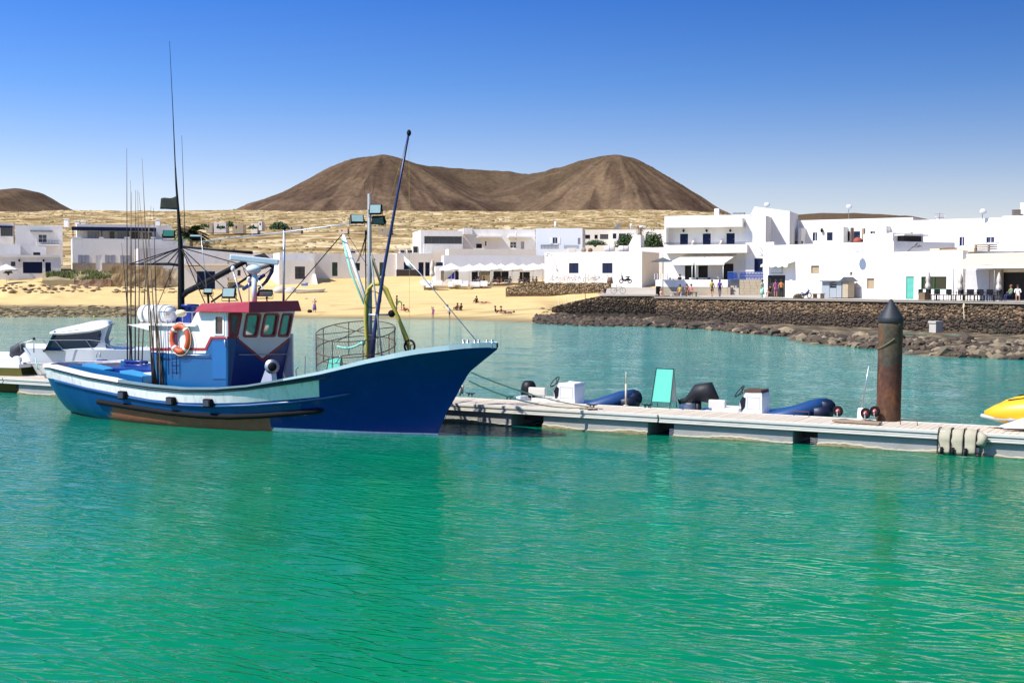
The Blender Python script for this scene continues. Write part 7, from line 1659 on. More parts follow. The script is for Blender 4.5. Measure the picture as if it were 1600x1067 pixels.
leafy('hedge', at_Y(930, 383, 208), 20 * 208 / F, .9, 9 * 208 / F, 1400, .16, LEAF2, 'clipped light green hedge in front of the cream house', 'hedge', seed=3)
leafy('desert_bush', at_Y(436, 358, 420), 17 * 420 / F, 3, 12.5 * 420 / F, 1500, .45, LEAF2, 'rounded bright green bush on the desert plain beside the far ruins', 'bush', seed=4)
leafy('garden_shrub', at_Y(13, 427, 186), .75, .6, .65, 500, .1, LEAF, 'small dark shrub by the white parasol at the garage house', 'shrub', seed=6)
for i, (px, py, w, h, lab) in enumerate(((318, 352, 9, 5, 'small green shrub at the near end of the far desert ruins'), (360, 351, 6, 9, 'light green pointed shrub among the far desert ruins'), (345, 354, 8, 4, 'low olive shrub in front of the far desert ruins'), (395, 354, 9, 4, 'dull green shrub before the pale far blocks'))):
    leafy('desert_shrub', at_Y(px, py + 3, 415), w * 415 / F, 1.5, h * 415 / F, 350, .4, LEAF2, lab, 'shrub', 'shrubs at the far ruins', seed=20 + i)
fz = FR(320, 357, 430, 0)
for i, (a, b, c, d, m_, lab) in enumerate(((322, 349, 332, 357, STONEB, 'leftmost small stone cube house of the far desert hamlet'), (334, 348, 353, 357, GREYW, 'longest pale block house of the far desert hamlet'), (363, 351, 380, 358, STONEB, 'low tan stone enclosure in the far desert hamlet'), (392, 349, 402, 358, CREAM, 'cream cube house with two chimneys in the far desert hamlet'), (404, 346, 409, 353, WHITE, 'small white tower block in the far desert hamlet'), (448, 353, 470, 359, STONEB, 'brown stone hut beyond the desert bush'), (529, 357, 543, 362, AWNBG, 'tiny yellow hut on the desert plain behind the foremast'), (590, 357, 612, 361, STONEB, 'low brown stone hut seen right of the foremast'))):
    house(lab, fz, a, c, b, d, 5, [('dark', lerp(a, c, .3), b + 2.2, lerp(a, c, .3) + 2, d - .5)], m_=m_, deep=1.5, name='stone_hut', cat='hut', parapet=.1)
# palm tree
pc_ = at_Y(299, 392, 196); t = thing('palm_tree', pc_, 'green palm tree with drooping fronds rising behind the white wall', 'palm tree')
k = M(); k.tube([pc_ - Vector((0, 0, 1)), pc_ + Vector((0, 0, 1.2)), pc_ + Vector((.05, 0, 2.5))], [.3, .26, .2], 10); k.build('trunk', WOOD, t)
FROND = mat('palm_green', (.075, .13, .03), .7, .4, 1.5, island=.4); FRD = mat('dry_palm', (.13, .08, .03), .8, .4, 1.5, island=.4); R = random.Random(8)
hd = pc_ + Vector((0, 0, 2.7))
for i in range(46):
    a = i * 2.4; up = R.uniform(-.2, 1.3); L_ = R.uniform(1.9, 2.8); pts = []
    for j in range(7): s_ = j / 6; pts.append(hd + Vector((math.cos(a) * L_ * s_ * math.cos(up * .6), math.sin(a) * L_ * s_ * math.cos(up * .6), L_ * (s_ * math.sin(up) - .45 * s_ * s_))))
    k = M(); k.tube(pts, [.03, .03, .025, .02, .015, .01, .006], 4)
    for j in range(1, 7):
        for q_ in (0, .5):
            p = pts[j] if not q_ else pts[j].lerp(pts[j - 1], .5); d = (pts[j] - pts[j - 1]).normalized(); sd = d.cross(Vector((0, 0, 1))).normalized()
            for s_ in (-1, 1): l = .8 * (1 - abs(j - 3) / 7); k.add([p - d * .16, p + sd * s_ * l * .5 + d * l * .62 - Vector((0, 0, .05)), p + sd * s_ * l + d * l * .6 - Vector((0, 0, .22)), p + d * .08], [(0, 1, 2), (0, 2, 3)])
    k.build('frond', FROND if i % 5 else FRD, t)
pc_ = at_Y(322, 392, 194); t = thing('palm_tree', pc_, 'low ragged half-dry palm clump just beside the taller green palm', 'palm tree'); k = M(); k.tube([pc_ - Vector((0, 0, 1)), pc_ + Vector((0, 0, .8))], [.4, .35], 8); k.build('trunk', BROWNP, t)
for i in range(20):
    a = i * 2.4; up = R.uniform(-.5, .9); L_ = R.uniform(1.0, 1.5); hd = pc_ + Vector((0, 0, .8)); pts = [hd + Vector((math.cos(a) * L_ * s_, math.sin(a) * L_ * s_, L_ * (s_ * math.sin(up) - .5 * s_ * s_))) for s_ in [j / 5 for j in range(6)]]
    k = M(); k.tube(pts, .02, 4)
    for j in range(1, 6):
        d = (pts[j] - pts[j - 1]).normalized(); sd = d.cross(Vector((0, 0, 1))).normalized()
        for s_ in (-1, 1): l = .4; k.add([pts[j], pts[j] + sd * s_ * l * .5 + d * l * .4, pts[j] + sd * s_ * l + d * l * .5 - Vector((0, 0, .15)), pts[j] + d * .08], [(0, 1, 2), (0, 2, 3)])
    k.build('frond', FROND if i % 3 == 0 else FRD, t)
# dead palm stump
c = at_Y(1000, 372, 200); t = thing('palm_stump', c, 'dead grey palm stump with hanging dry leaves between the round bushes', 'dead palm'); k = M(); k.tube([c - Vector((0, 0, 2)), c + Vector((0, 0, 1.2)), c + Vector((.1, 0, 1.7))], [.22, .28, .15], 8); k.build('trunk', mat('dead_trunk', (.22, .18, .13), .9, .3), t)
k = M()
for i in range(40): a = R.uniform(0, 6.28); p = c + Vector((.2 * math.cos(a), .2 * math.sin(a), R.uniform(.3, 1.8))); q = p + Vector((.5 * math.cos(a), .5 * math.sin(a), R.uniform(-.9, .5))); k.tube([p, q], [.04, .01], 3)
k.build('dry_leaves', mat('dead_trunk', (.22, .18, .13)), t)
# bare tree on the roof
c = at_Y(1418, 393, 112); t = thing('bare_tree', c, 'bare branching shrub spreading over the low shop roof', 'bare tree'); R = random.Random(4); k = M()
def br(p, d, L_, r, dep):
    q = p + d * L_; k.tube([p, p.lerp(q, .5) + Vector((R.uniform(-.03, .03), 0, R.uniform(-.03, .05))), q], [r, r * .8, r * .6], 4, caps=False)
    if dep:
        for _ in range(3): nd = (d + Vector((R.uniform(-.2, .9), R.uniform(-.5, .5), R.uniform(-.5, .6)))).normalized(); br(q, nd, L_ * R.uniform(.6, .85), r * .6, dep - 1)
br(c, Vector((.7, 0, .6)).normalized(), .45, .05, 4); k.build('branches', mat('grey_bark', (.16, .13, .10), .9), t)

# ------------------------------------------------------------------ people
SKIN = mat('tanned_skin', (.42, .22, .13), .6, .1, 8); SKIN2 = mat('pale_skin', (.62, .36, .25), .6, .1, 8); SKIN3 = mat('dark_skin', (.20, .10, .06), .6, .1, 8)
HAIRD = mat('dark_hair', (.02, .014, .01), .7, .3, 10); HAIRL = mat('fair_hair', (.32, .20, .09), .7, .3, 10)
CM = {}
def cloth(n, c): CM[n] = CM.get(n) or mat('cloth_' + n, c, .9, .12, 6); return CM[n]
BASEJ = dict(pel=(0, 0, .93), che=(0, .0, 1.27), nec=(0, 0, 1.45), hed=(0, .01, 1.58), top=(0, .01, 1.68),
             sl=(-.17, 0, 1.38), sr=(.17, 0, 1.38), el=(-.23, -.02, 1.12), er=(.23, -.02, 1.12), hl=(-.24, .06, .87), hr=(.24, .06, .87),
             pl=(-.09, 0, .88), pr=(.09, 0, .88), kl=(-.11, .02, .49), kr=(.11, .02, .49), al=(-.11, 0, .07), ar=(.11, 0, .07), tl=(-.12, .14, .03), tr=(.12, .14, .03))
SIT = dict(pel=(0, 0, .14), che=(0, -.08, .45), nec=(0, -.10, .62), hed=(0, -.07, .75), top=(0, -.07, .85), sl=(-.17, -.09, .55), sr=(.17, -.09, .55), el=(-.22, .08, .35), er=(.22, .08, .35), hl=(-.12, .30, .40), hr=(.12, .30, .40),
           pl=(-.09, .03, .13), pr=(.09, .03, .13), kl=(-.13, .38, .42), kr=(.13, .38, .42), al=(-.11, .52, .06), ar=(.11, .52, .06), tl=(-.12, .66, .04), tr=(.12, .66, .04))
SEAT_ = dict(pel=(0, 0, .52), che=(0, -.04, .84), nec=(0, -.03, 1.02), hed=(0, .0, 1.15), top=(0, 0, 1.25), sl=(-.17, -.03, .95), sr=(.17, -.03, .95), el=(-.23, .06, .70), er=(.23, .06, .70), hl=(-.12, .28, .66), hr=(.12, .28, .66),
             pl=(-.09, .04, .5), pr=(.09, .04, .5), kl=(-.11, .44, .5), kr=(.11, .44, .5), al=(-.11, .46, .07), ar=(.11, .46, .07), tl=(-.12, .6, .04), tr=(.12, .6, .04))
LIE = dict(pel=(0, 0, .13), che=(0, -.34, .15), nec=(0, -.52, .2), hed=(0, -.65, .24), top=(0, -.76, .25), sl=(-.17, -.44, .14), sr=(.17, -.44, .14), el=(-.3, -.3, .08), er=(.3, -.3, .08), hl=(-.28, -.04, .06), hr=(.28, -.04, .06),
           pl=(-.09, .05, .12), pr=(.09, .05, .12), kl=(-.12, .45, .25), kr=(.12, .45, .14), al=(-.12, .82, .07), ar=(.12, .86, .07), tl=(-.13, .9, .14), tr=(.13, .94, .14))
WALK = dict(kl=(-.10, .16, .50), al=(-.10, .22, .08), tl=(-.11, .36, .04), kr=(.10, .02, .48), ar=(.10, -.22, .12), tr=(.11, -.1, .04), hl=(-.22, -.1, .88), hr=(.22, .18, .9))
BEND = dict(che=(0, .28, 1.10), nec=(0, .42, 1.12), hed=(0, .54, 1.10), top=(0, .63, 1.08), sl=(-.17, .36, 1.08), sr=(.17, .36, 1.08), el=(-.2, .42, .82), er=(.2, .42, .82), hl=(-.15, .5, .6), hr=(.15, .5, .6))
ARMUP = dict(er=(.24, 0, 1.62), hr=(.20, .02, 1.86))
HANDS = dict(el=(-.26, .12, 1.2), er=(.26, .12, 1.2), hl=(-.08, .22, 1.42), hr=(.08, .22, 1.42))
EDG = [('pel', 'che'), ('che', 'nec'), ('nec', 'hed'), ('hed', 'top'), ('che', 'sl'), ('che', 'sr'), ('sl', 'el'), ('sr', 'er'), ('el', 'hl'), ('er', 'hr'), ('pel', 'pl'), ('pel', 'pr'), ('pl', 'kl'), ('pr', 'kr'), ('kl', 'al'), ('kr', 'ar'), ('al', 'tl'), ('ar', 'tr')]
RADJ = dict(pel=.135, che=.135, nec=.055, hed=.098, top=.07, sl=.065, sr=.065, el=.042, er=.042, hl=.035, hr=.035, pl=.09, pr=.09, kl=.058, kr=.058, al=.04, ar=.04, tl=.03, tr=.03)
SEG = {('pel', 'che'): 'T', ('che', 'sl'): 'T', ('che', 'sr'): 'T', ('sl', 'el'): 'A', ('sr', 'er'): 'A', ('pel', 'pl'): 'L', ('pel', 'pr'): 'L', ('pl', 'kl'): 'L', ('pr', 'kr'): 'L', ('kl', 'al'): 'K', ('kr', 'ar'): 'K', ('al', 'tl'): 'F', ('ar', 'tr'): 'F'}
def person(P, face, pose, lab, top=None, bottom=None, sleeves=False, trousers=False, skin=SKIN, hair=HAIRD, h=1.7, hat=None, bag=None, longhair=False, skirt=None):
    J = dict(BASEJ)
    for q in (pose if isinstance(pose, (list, tuple)) else [pose]): J.update(q)
    sc_ = h / 1.7; names = list(J); me = bpy.data.meshes.new('person'); me.from_pydata([Vector(J[n]) * sc_ for n in names], [(names.index(a), names.index(b)) for a, b in EDG], [])
    t = thing('person', P, lab, 'person'); tmp = bpy.data.objects.new('tmp', me); COL.objects.link(tmp)
    tmp.modifiers.new('s', 'SKIN'); me.skin_vertices or me.attributes
    if not me.skin_vertices:
        bpy.context.view_layer.objects.active = tmp
    sv = me.skin_vertices[0].data
    for n, v in zip(names, sv): r = RADJ[n] * sc_; v.radius = (r, r * (.8 if n in ('pel', 'che') else 1)); v.use_root = (n == 'pel')
    ss = tmp.modifiers.new('u', 'SUBSURF'); ss.levels = 1; ss.render_levels = 1
    dg = bpy.context.evaluated_depsgraph_get(); ev = tmp.evaluated_get(dg); m2 = bpy.data.meshes.new_from_object(ev, depsgraph=dg); bpy.data.objects.remove(tmp)
    m2.materials.clear(); mats_ = [skin, top or skin, bottom or skin, hair]
    for q in mats_: m2.materials.append(q)
    segs = [(Vector(J[a]) * sc_, Vector(J[b]) * sc_, (a, b)) for a, b in EDG]
    for f in m2.polygons:
        c = f.center; best = 9; bs = None
        for a, b, e in segs:
            d = b - a; tt = max(0, min(1, (c - a).dot(d) / max(d.length_squared, 1e-9))); dd = (c - a - d * tt).length - RADJ[e[0]] * .5
            if dd < best: best = dd; bs = (e, tt)
        e, tt = bs; k = SEG.get(e, ''); mi = 0
        if k == 'T': mi = 1 if not (e == ('pel', 'che') and tt < .12) else 2
        elif k == 'A': mi = 1 if sleeves or tt < .35 else 0
        elif k == 'L': mi = 2 if trousers or tt < .7 else 0
        elif k == 'K': mi = 2 if trousers else 0
        elif e == ('che', 'nec'): mi = 1 if tt < .5 else 0
        f.material_index = mi; f.use_smooth = True
    o = bpy.data.objects.new('body', m2); COL.objects.link(o); o.parent = t
    hd = Vector(J['hed']) * sc_; tp2 = Vector(J['top']) * sc_; ax2 = (tp2 - hd).normalized()
    k = M(); k.ball(hd + ax2 * .035 - Vector((0, .025, 0)), .112 * sc_, 9, 7, (1, 1.05, 1.02)); 
    if longhair: k.tube([hd + Vector((0, -.07, 0)), Vector(J['nec']) * sc_ + Vector((0, -.09, -.02))], [.085, .05], 7)
    k.v = [(v[0] + P[0], v[1] + P[1], v[2] + P[2]) for v in k.v]; k.build('hair', hat or hair, t)
    k = M(); nose = hd + (ax2.cross(Vector((1, 0, 0))) * -1) * .0 + Vector((0, .105 * sc_, -.01)); k.ball(nose, .018, 5, 4); k.v = [(v[0] + P[0], v[1] + P[1], v[2] + P[2]) for v in k.v]; k.build('nose', skin, t)
    if bag: k = M(); cb = Vector(J['che']) * sc_ + Vector((0, -.19, .0)); k.ball(cb, .2, 9, 6, (.85, .55, 1.15)); k.v = [(v[0] + P[0], v[1] + P[1], v[2] + P[2]) for v in k.v]; k.build('backpack', bag, t)
    if skirt:
        pe = Vector(J['pel']) * sc_; k = M(); k.lathe([(.24, -.62), (.2, -.3), (.16, .05), (.13, .06)], pe + Vector(P), (0, 0, 1), 12); k.build('wrap', skirt, t)
    t.rotation_euler = (0, 0, face)
    return t
def beach(px, py): return hit(px, py)
navy = cloth('navy', (.02, .03, .10)); pur = cloth('purple', (.16, .05, .30)); blk = cloth('black', (.012, .012, .014)); wht = cloth('white', (.75, .75, .75)); grn = cloth('green', (.05, .35, .08)); mag = cloth('magenta', (.35, .05, .25)); red_ = cloth('red', (.40, .04, .03)); org = cloth('orange', (.62, .25, .05)); yel = cloth('yellow', (.50, .34, .04)); pnk = cloth('salmon', (.62, .22, .18)); brn = cloth('brown', (.16, .08, .05)); mint = cloth('mint', (.35, .60, .45)); lav = cloth('lavender', (.40, .38, .62)); khaki = cloth('khaki', (.25, .22, .12))
person(beach(491.5, 488.5), .3, HANDS, 'standing bare-chested person in a sun hat with a purple wrap round the waist', None, pur, hat=cloth('pale_hat', (.55, .55, .60)), skirt=cloth('violet', (.13, .09, .28)), skin=SKIN2)
person(beach(620, 485), 1.4, {}, 'person in dark swimwear standing beside the bending green figure', brn, blk, skin=SKIN3)
person(beach(627.5, 485.5), 1.6, BEND, 'person in bright green bending over a friend on the sand', grn, grn, sleeves=True)
person(beach(632, 487.5), -1.2, SIT, 'person sitting on the sand in red below the bending green figure', red_, blk)
person(beach(676.5, 498), 2.8, ARMUP, 'small child in purple at the water edge with one arm raised', mag, mag, h=1.25, skin=SKIN3)
person(beach(702.5, 500), 1.9, [BEND, dict(che=(0, .12, 1.22), nec=(0, .2, 1.36), hed=(0, .25, 1.48), top=(0, .27, 1.58), sl=(-.17, .16, 1.28), sr=(.17, .16, 1.28), er=(.3, .4, 1.3), hr=(.3, .65, 1.38), el=(-.25, .2, 1.0), hl=(-.2, .3, .78))], 'person in white shirt and black shorts wading and reaching forward', wht, blk, sleeves=True)
person(beach(714, 485.5), .8, SIT, 'dark sitting figure with knees drawn up, first of the close pair', brn, blk, skin=SKIN3); person(beach(720, 486), .6, SIT, 'dark sitting figure leaning against the first one of the close pair', blk, brn, skin=SKIN3)
person(beach(744, 474), .5, SIT, 'person sitting upright in dark top beside the one lying on the upper beach', blk, navy); person(beach(756, 474.5), -1.5, LIE, 'person lying on the upper beach in pinkish brown swimwear', brn, brn, skin=SKIN2)
person(beach(775, 490.5), -1.4, SIT, 'sunbather leaning back at the seaward group of three, first from the parasols', blk, blk); person(beach(784, 490.5), -1.3, SIT, 'sunbather sitting in the middle of the group of three', brn, blk, skin=SKIN2); person(beach(793, 490.5), 1.4, LIE, 'sunbather lying flat at the end of the group of three', blk, navy)
person(beach(891.5, 489.5), .7, SIT, 'person sitting on the sand in a lavender top by the ramp wall', lav, wht, hat=cloth('white_hat', (.7, .7, .75))); person(beach(916.5, 489), -.6, SIT, 'person in black sitting against the foot of the ramp wall', blk, blk)
def prom(px, py, Y): q = at_Y(px, py, Y); return q
person(prom(945, 459, 142), .6, SIT, 'dark-clad person sitting with a straw hat at the end of the low wall', blk, blk, hat=cloth('straw', (.50, .38, .16)))
def quay(px, n_): r = ray(px, 460); 
def on_quay(px, n_):
    s0, s1 = -10.0, QL
    for _ in range(40):
        mid = (s0 + s1) / 2; p = qp(mid, n_, 2.55); x = proj(p)[0]
        if x < px: s0 = mid
        else: s1 = mid
    return qp((s0 + s1) / 2, n_, 2.53 + .02 * max(n_ - 1, 0))
person(on_quay(1036, .1) - Vector((.2, 0, .45)), -1.1, SEAT_, 'pale person in swimwear sitting on the sea wall corner with legs hanging', None, None, skin=SKIN2, hair=HAIRL)
person(on_quay(1062, 1.2) - Vector((0, 0, .05)), 2.4, SEAT_, 'person in a mustard top sitting on the quay bench and gesturing', yel, yel); person(on_quay(1073, 2.2), 2.9, SEAT_, 'dark haired person in dark red sitting behind the salmon shirt', brn, blk, longhair=True); person(on_quay(1080, 1.6), 3.0, SEAT_, 'broad person in a salmon shirt sitting with back to the sea', pnk, pnk, sleeves=True)
person(on_quay(1112.5, 1.0), -.5, WALK, 'walker in black shorts with a yellow-brown backpack on the quay', khaki, blk, bag=yel); person(on_quay(1124.5, 1.0), -.4, WALK, 'walker with a purple backpack and dark trousers on the quay', navy, navy, trousers=True, bag=pur)
person(on_quay(1191, 1.1), .8, {}, 'person in a long mint green dress standing left of the shop doorway', mint, mint, trousers=True, skirt=mint)
person(on_quay(1203, 1.5), .4, SEAT_, 'crouched person in pink shorts inside the shop doorway', blk, pnk); person(on_quay(1212, 1.6), .2, {}, 'person in a magenta dress standing in the middle of the shop doorway', mag, mag, longhair=True); person(on_quay(1220.5, 1.3), .1, {}, 'person in an orange shirt and black trousers at the shop doorway edge', org, blk, trousers=True)
person(on_quay(1579, .8) - Vector((0, 0, .0)), 1.8, SEAT_, 'person in a green shirt reaching an arm over at the bar terrace', cloth('sage', (.13, .22, .12)), navy, sleeves=True, hair=cloth('auburn', (.25, .09, .04)), trousers=True); person(on_quay(1590, .6), 2.8, SEAT_, 'person in a white shirt sitting on the quay edge beside the green shirt', wht, wht, sleeves=True)
k = M(); p = beach(484, 488.5); k.ball(p + Vector((0, 0, .16)), .3, 9, 6, (1, .7, .7)); solo(k, 'beach_bag', blk, p, 'round black beach bag on the sand beside the standing bather', 'bag')
# quay furniture
for px, n_, lab in ((1056, 1.3, 'grey stone bench under the mustard top'), (1080, 1.3, 'dark stone bench under the salmon shirt')):
    p = on_quay(px, n_); t = thing('bench', p, lab, 'bench', 'benches on the quay'); m_ = GREYW if px < 1060 else ROCKD
    yaw = math.atan2(QD[1], QD[0]) + .9; R_ = Matrix.Rotation(yaw, 3, 'Z'); w = 1.3
    k = M(); k.box(p + Vector((0, 0, .42)), (w, .5, .08), yaw); k.build('seat', m_, t)
    for s_ in (-.5, .5): k = M(); k.box(p + R_ @ Vector((s_, 0, 0)) + Vector((0, 0, .19)), (.12, .42, .378), yaw); k.build('leg', m_, t)
p = at_Y(1029, 460, 139); k = M(); k.box(p + Vector((0, 0, .45)), (.6, .1, .85), .2); k.box(p + Vector((0, -.06, .45)), (.5, .03, .75), .2); solo(k, 'notice_board', BLACKP, p, 'blank black notice board at the foot of the cafe terrace', 'board')
p = on_quay(1247, 1.2); leafy('planter_bush', p, .55, .4, .5, 260, .12, mat('dry_brown_leaves', (.12, .08, .045), .9, .4), 'low dry brown shrub on the quay beside the shop doorway', 'shrub', seed=31)
p = on_quay(1259, 1.3); t = thing('covered_scooter', p, 'low dark two-wheeler parked on the quay before the grey plinth', 'scooter')
k = M(); [k.tube([p + qd3 * s_ + Vector((0, 0, .25)) + qd3 * .24 * math.cos(a * .5) + Vector((0, 0, .24 * math.sin(a * .5))) for a in range(13)], .04, 6, closed=True) for s_ in (-.45,)]; k.build('wheel', RUBBER, t)
k = M(); k.tube([p + qd3 * .45 + Vector((0, 0, .25)) + qd3 * .24 * math.cos(a * .5) + Vector((0, 0, .24 * math.sin(a * .5))) for a in range(13)], .04, 6, closed=True); k.build('wheel', RUBBER, t)
k = M(); k.tube([p - qd3 * .45 + Vector((0, 0, .3)), p + Vector((0, 0, .35)), p + qd3 * .4 + Vector((0, 0, .7)), p + qd3 * .25 + Vector((0, 0, .85))], [.1, .12, .08, .03], 7); k.build('frame', mat('dark_blue_paint', (.02, .04, .1), .4), t)
p = on_quay(1279, 1.6); t = thing('low_table', p, 'low tan wooden table on the quay by the kiosk', 'table'); yaw = math.atan2(QD[1], QD[0]); k = M(); k.box(p + Vector((0, 0, .42)), (1.1, .6, .05), yaw); k.build('table_top', WOOD, t)
for s_ in (-.45, .45): k = M(); k.box(p + qd3 * s_ + Vector((0, 0, .197)), (.05, .5, .39), yaw); k.build('leg', WOOD, t)

# black chairs on the bar terrace: one built, the rest copied
def make_chair():
    t = thing('terrace_chair', (0, 0, 0), '', 'chair', 'black chairs on the bar terrace'); 
    k = M(); k.box((0, 0, .45), (.46, .44, .05)); k.build('seat', BLACKP, t); k = M(); k.box((0, -.21, .70), (.46, .04, .42)); o = k.build('backrest', BLACKP, t)
    for x in (-.2, .2):
        for y in (-.19, .19): k = M(); k.box((x, y, .212), (.035, .035, .42)); k.build('leg', BLACKP, t)
    for x in (-.235, .235): k = M(); k.box((x, 0, .63), (.03, .40, .03)); k.build('armrest', BLACKP, t)
    return t
chair = make_chair(); spots = [1441, 1447.5, 1454, 1461, 1468.5, 1480, 1487, 1499, 1506, 1513, 1522, 1529, 1537, 1544, 1552, 1560]
CL = ['touching the stone planter', 'second from the stone planter', 'third from the planter', 'fourth from the planter, below the green-framed window', 'at the window edge', 'in the gap past the window', 'beside the thin awning post', 'just past the middle furled parasol', 'below the start of the grey panel', 'under the left half of the grey panel', 'under the middle of the grey panel', 'right of the panel middle', 'near the tan pillar', 'at the tan pillar foot', 'beside the last furled parasol', 'closest to the people sitting at the bar']
for i, px in enumerate(spots):
    o = chair if i == 0 else copy_tree(chair); o.location = on_quay(px, .75 + .25 * (i % 3)); o.rotation_euler = (0, 0, math.atan2(QD[1], QD[0]) + math.pi * (i % 2) + .25 * math.sin(i * 3)); o['label'] = 'black plastic terrace chair ' + CL[i]
for i, px in enumerate((1464, 1494, 1533)):
    p = on_quay(px, 1.5); t = thing('terrace_table', p, ['small dark cafe table under the green-framed window', 'small dark cafe table by the awning post', 'small dark cafe table before the grey panel'][i], 'table', 'dark tables on the bar terrace'); k = M(); k.lathe([(.38, .70), (.38, .73)], p, (0, 0, 1), 14); k.build('table_top', BLACKP, t); k = M(); k.lathe([(.25, 0), (.22, .03), (.03, .05), (.03, .699)], p, (0, 0, 1), 10); k.build('pedestal', BLACKP, t)
p = on_quay(1444, .5); t = thing('planter', p, 'square brown stone planter box at the end of the black chairs', 'planter'); k = M(); k.box(p + Vector((0, 0, .3)), (.6, .6, .6), yaw); k.build('box', ROCKM, t); k = M(); k.box(p + Vector((0, 0, .62)), (.5, .5, .04), yaw); k.build('soil', BROWNP, t)
# furled parasols
def furled(p, H, lab, m_=CLOTHF, grp='furled parasols by the water'):
    t = thing('furled_parasol', p, lab, 'parasol', grp); k = M(); k.tube([p, p + Vector((0, 0, H))], .03, 6); k.build('pole', GALV, t)
    n_ = 16; rows_ = []
    for z, r in ((.36, .10), (.40, .22), (.5, .20), (.62, .13), (.66, .17), (.8, .15), (.92, .09), (1.0, .02)):
        rows_.append([p + Vector((r * H / 2.4 * (1 + .28 * math.cos(8 * a + z * 5)) * math.cos(a), r * H / 2.4 * (1 + .28 * math.cos(8 * a + z * 5)) * math.sin(a), z * H)) for a in [2 * math.pi * i / n_ for i in range(n_)]])
    k = M(); k.smooth = True; k.strip(rows_, True); k.build('folded_canopy', m_, t); k = M(); k.lathe([(.27, 0), (.27, .06), (.05, .08)], p, (0, 0, 1), 12); k.build('base', CONCP, t)
furled(on_quay(1450, .9), 2.45, 'furled cream parasol in front of the green-framed window'); furled(on_quay(1500, .9), 2.3, 'furled cream parasol beside the thin awning post'); furled(on_quay(1560.5, .9), 2.25, 'furled cream parasol at the tan pillar of the bar')
furled(f10.pp(675.5, 444, -3.5) - Vector((0, 0, .3)), 3.6, 'tall furled pale parasol at the corner of the beach restaurant', CLOTHF, 'furled parasols by the water')
# open white parasols of the beach restaurant
def make_parasol():
    t = thing('white_parasol', (0, 0, 0), '', 'parasol', 'open white parasols of the beach restaurant'); W = 1.55
    k = M(); n_ = 24; rows_ = []
    for s_ in (0.02, .5, 1.0): rows_.append([Vector((W * s_ * math.cos(a), W * s_ * math.sin(a), 2.95 - .72 * s_ ** 1.25 - .05 * s_ * abs(math.sin(4 * a)))) for a in [2 * math.pi * i / n_ for i in range(n_)]])
    rows_.append([v + Vector((0, 0, -.2)) for v in rows_[-1]]); k.smooth = False; k.strip(rows_, True); k.build('canopy', CLOTHW, t)
    k = M(); k.tube([(0, 0, 0), (0, 0, 2.98)], .035, 6); k.build('pole', WFRAME, t); k = M(); k.lathe([(.3, 0), (.3, .07), (.06, .09)], (0, 0, 0), (0, 0, 1), 12); k.build('base', CONCP, t); k = M(); k.ball((0, 0, 3.0), .06, 7, 5); k.build('finial', WFRAME, t)
    return t
par = make_parasol(); PL_ = ['over the bright blue roller, nearest the furled one', 'second along, over the corner of the bar counter', 'third along, above the tan panel', 'fourth along, over the first dark doorway', 'fifth along, above the crowded tables', 'sixth along, over the wide dark opening', 'seventh along, beyond the wide opening', 'eighth along, one before the last', 'last one, touching the bright single-storey house']
for i, px in enumerate((705, 733, 750, 768, 783, 800, 817, 833, 848)):
    o = par if i == 0 else copy_tree(par); q = f10.pp(px, 443, -2.2 - .8 * (i % 2)); zt = f10.uz(px, [411, 413, 411.5, 411, 412, 411, 412.5, 411, 411.5][i], -2.5)[1]; o.location = Vector((q.x, q.y, zt - 3.0)); o['label'] = 'open white parasol ' + PL_[i]
p = at_Y(10, 427, 186); o = copy_tree(par, loc=Vector((p.x, p.y, at_Y(10, 412.5, 186).z - 3.0)), label='single open white parasol before the blue garage door house'); o['group'] = ''; del o['group']
# terrace deck, white sofas and diners
t = thing('restaurant_deck', f10.pp(770, 446, -3), 'low timber deck in front of the beach restaurant', 'deck'); u0 = f10.uz(662, 446, -4.5)[0]; u1 = f10.uz(850, 446, -4.5)[0]; zd = f10.uz(760, 446.5, -5)[1]; k = M(); k.fbox(f10, u0, u1, -5.2, -.01, zd - .8, zd); k.build('platform', mat('sandy_deck', (.45, .36, .22), .9, .2, 2), t)
sof = [(664, 444.5), (671, 448), (684, 445), (706, 447), (714, 444), (726, 446), (742, 447), (756, 446)]
for i, (px, py) in enumerate(sof):
    q = f10.pp(px, py, -5.4 - .5 * (i % 3)); q.z = max(q.z - .1, g1(q.x, q.y)); w = .95 if i % 2 else 1.3; t = thing('outdoor_sofa', q, 'white outdoor sofa ' + ['at the far corner by the tall furled parasol', 'square armchair right in front of the tall furled parasol', 'long, behind the square armchair', 'cube seat in front of the blue roller', 'long, below the blue roller edge', 'cube beside the bar corner', 'cube in front of the first tan panel', 'long, last before the diners'][i], 'sofa', 'white outdoor sofas on the sand')
    k = M(); k.box(q + Vector((0, 0, .2)), (w, .85, .4)); k.build('seat', CLOTHW, t); k = M(); k.box(q + Vector((0, .36 if i % 2 else -.36, .42)), (w - .01, .16, .55)); k.build('backrest', CLOTHW, t)
    for s_ in (-1, 1): k = M(); k.box(q + Vector((s_ * (w / 2 - .07), 0, .47)), (.14, .5, .14)); k.build('armrest', CLOTHW, t)
dp = [(743, 'black', 2.6), (747.5, 'white', .3), (756, 'navy', 1.0), (771, 'red', 2.2), (777, 'salmon', -.5), (783, 'orange', 1.4), (797, 'black', .2), (812, 'brown', 2.9), (820, 'navy', .4), (827, 'khaki', 1.9), (833, 'black', -1.0), (838, 'brown', .8)]
DL = ['in black beside the tan panel', 'in white at the first table', 'in navy bending over the first table', 'in red at the near edge of the diners', 'in salmon among the diners', 'in orange in the middle of the diners', 'in black before the wide dark opening', 'in brown under the seventh parasol', 'in navy by the small dark opening', 'in khaki turned away from the sea', 'in black under the eighth parasol', 'in brown closest to the bright single-storey house']
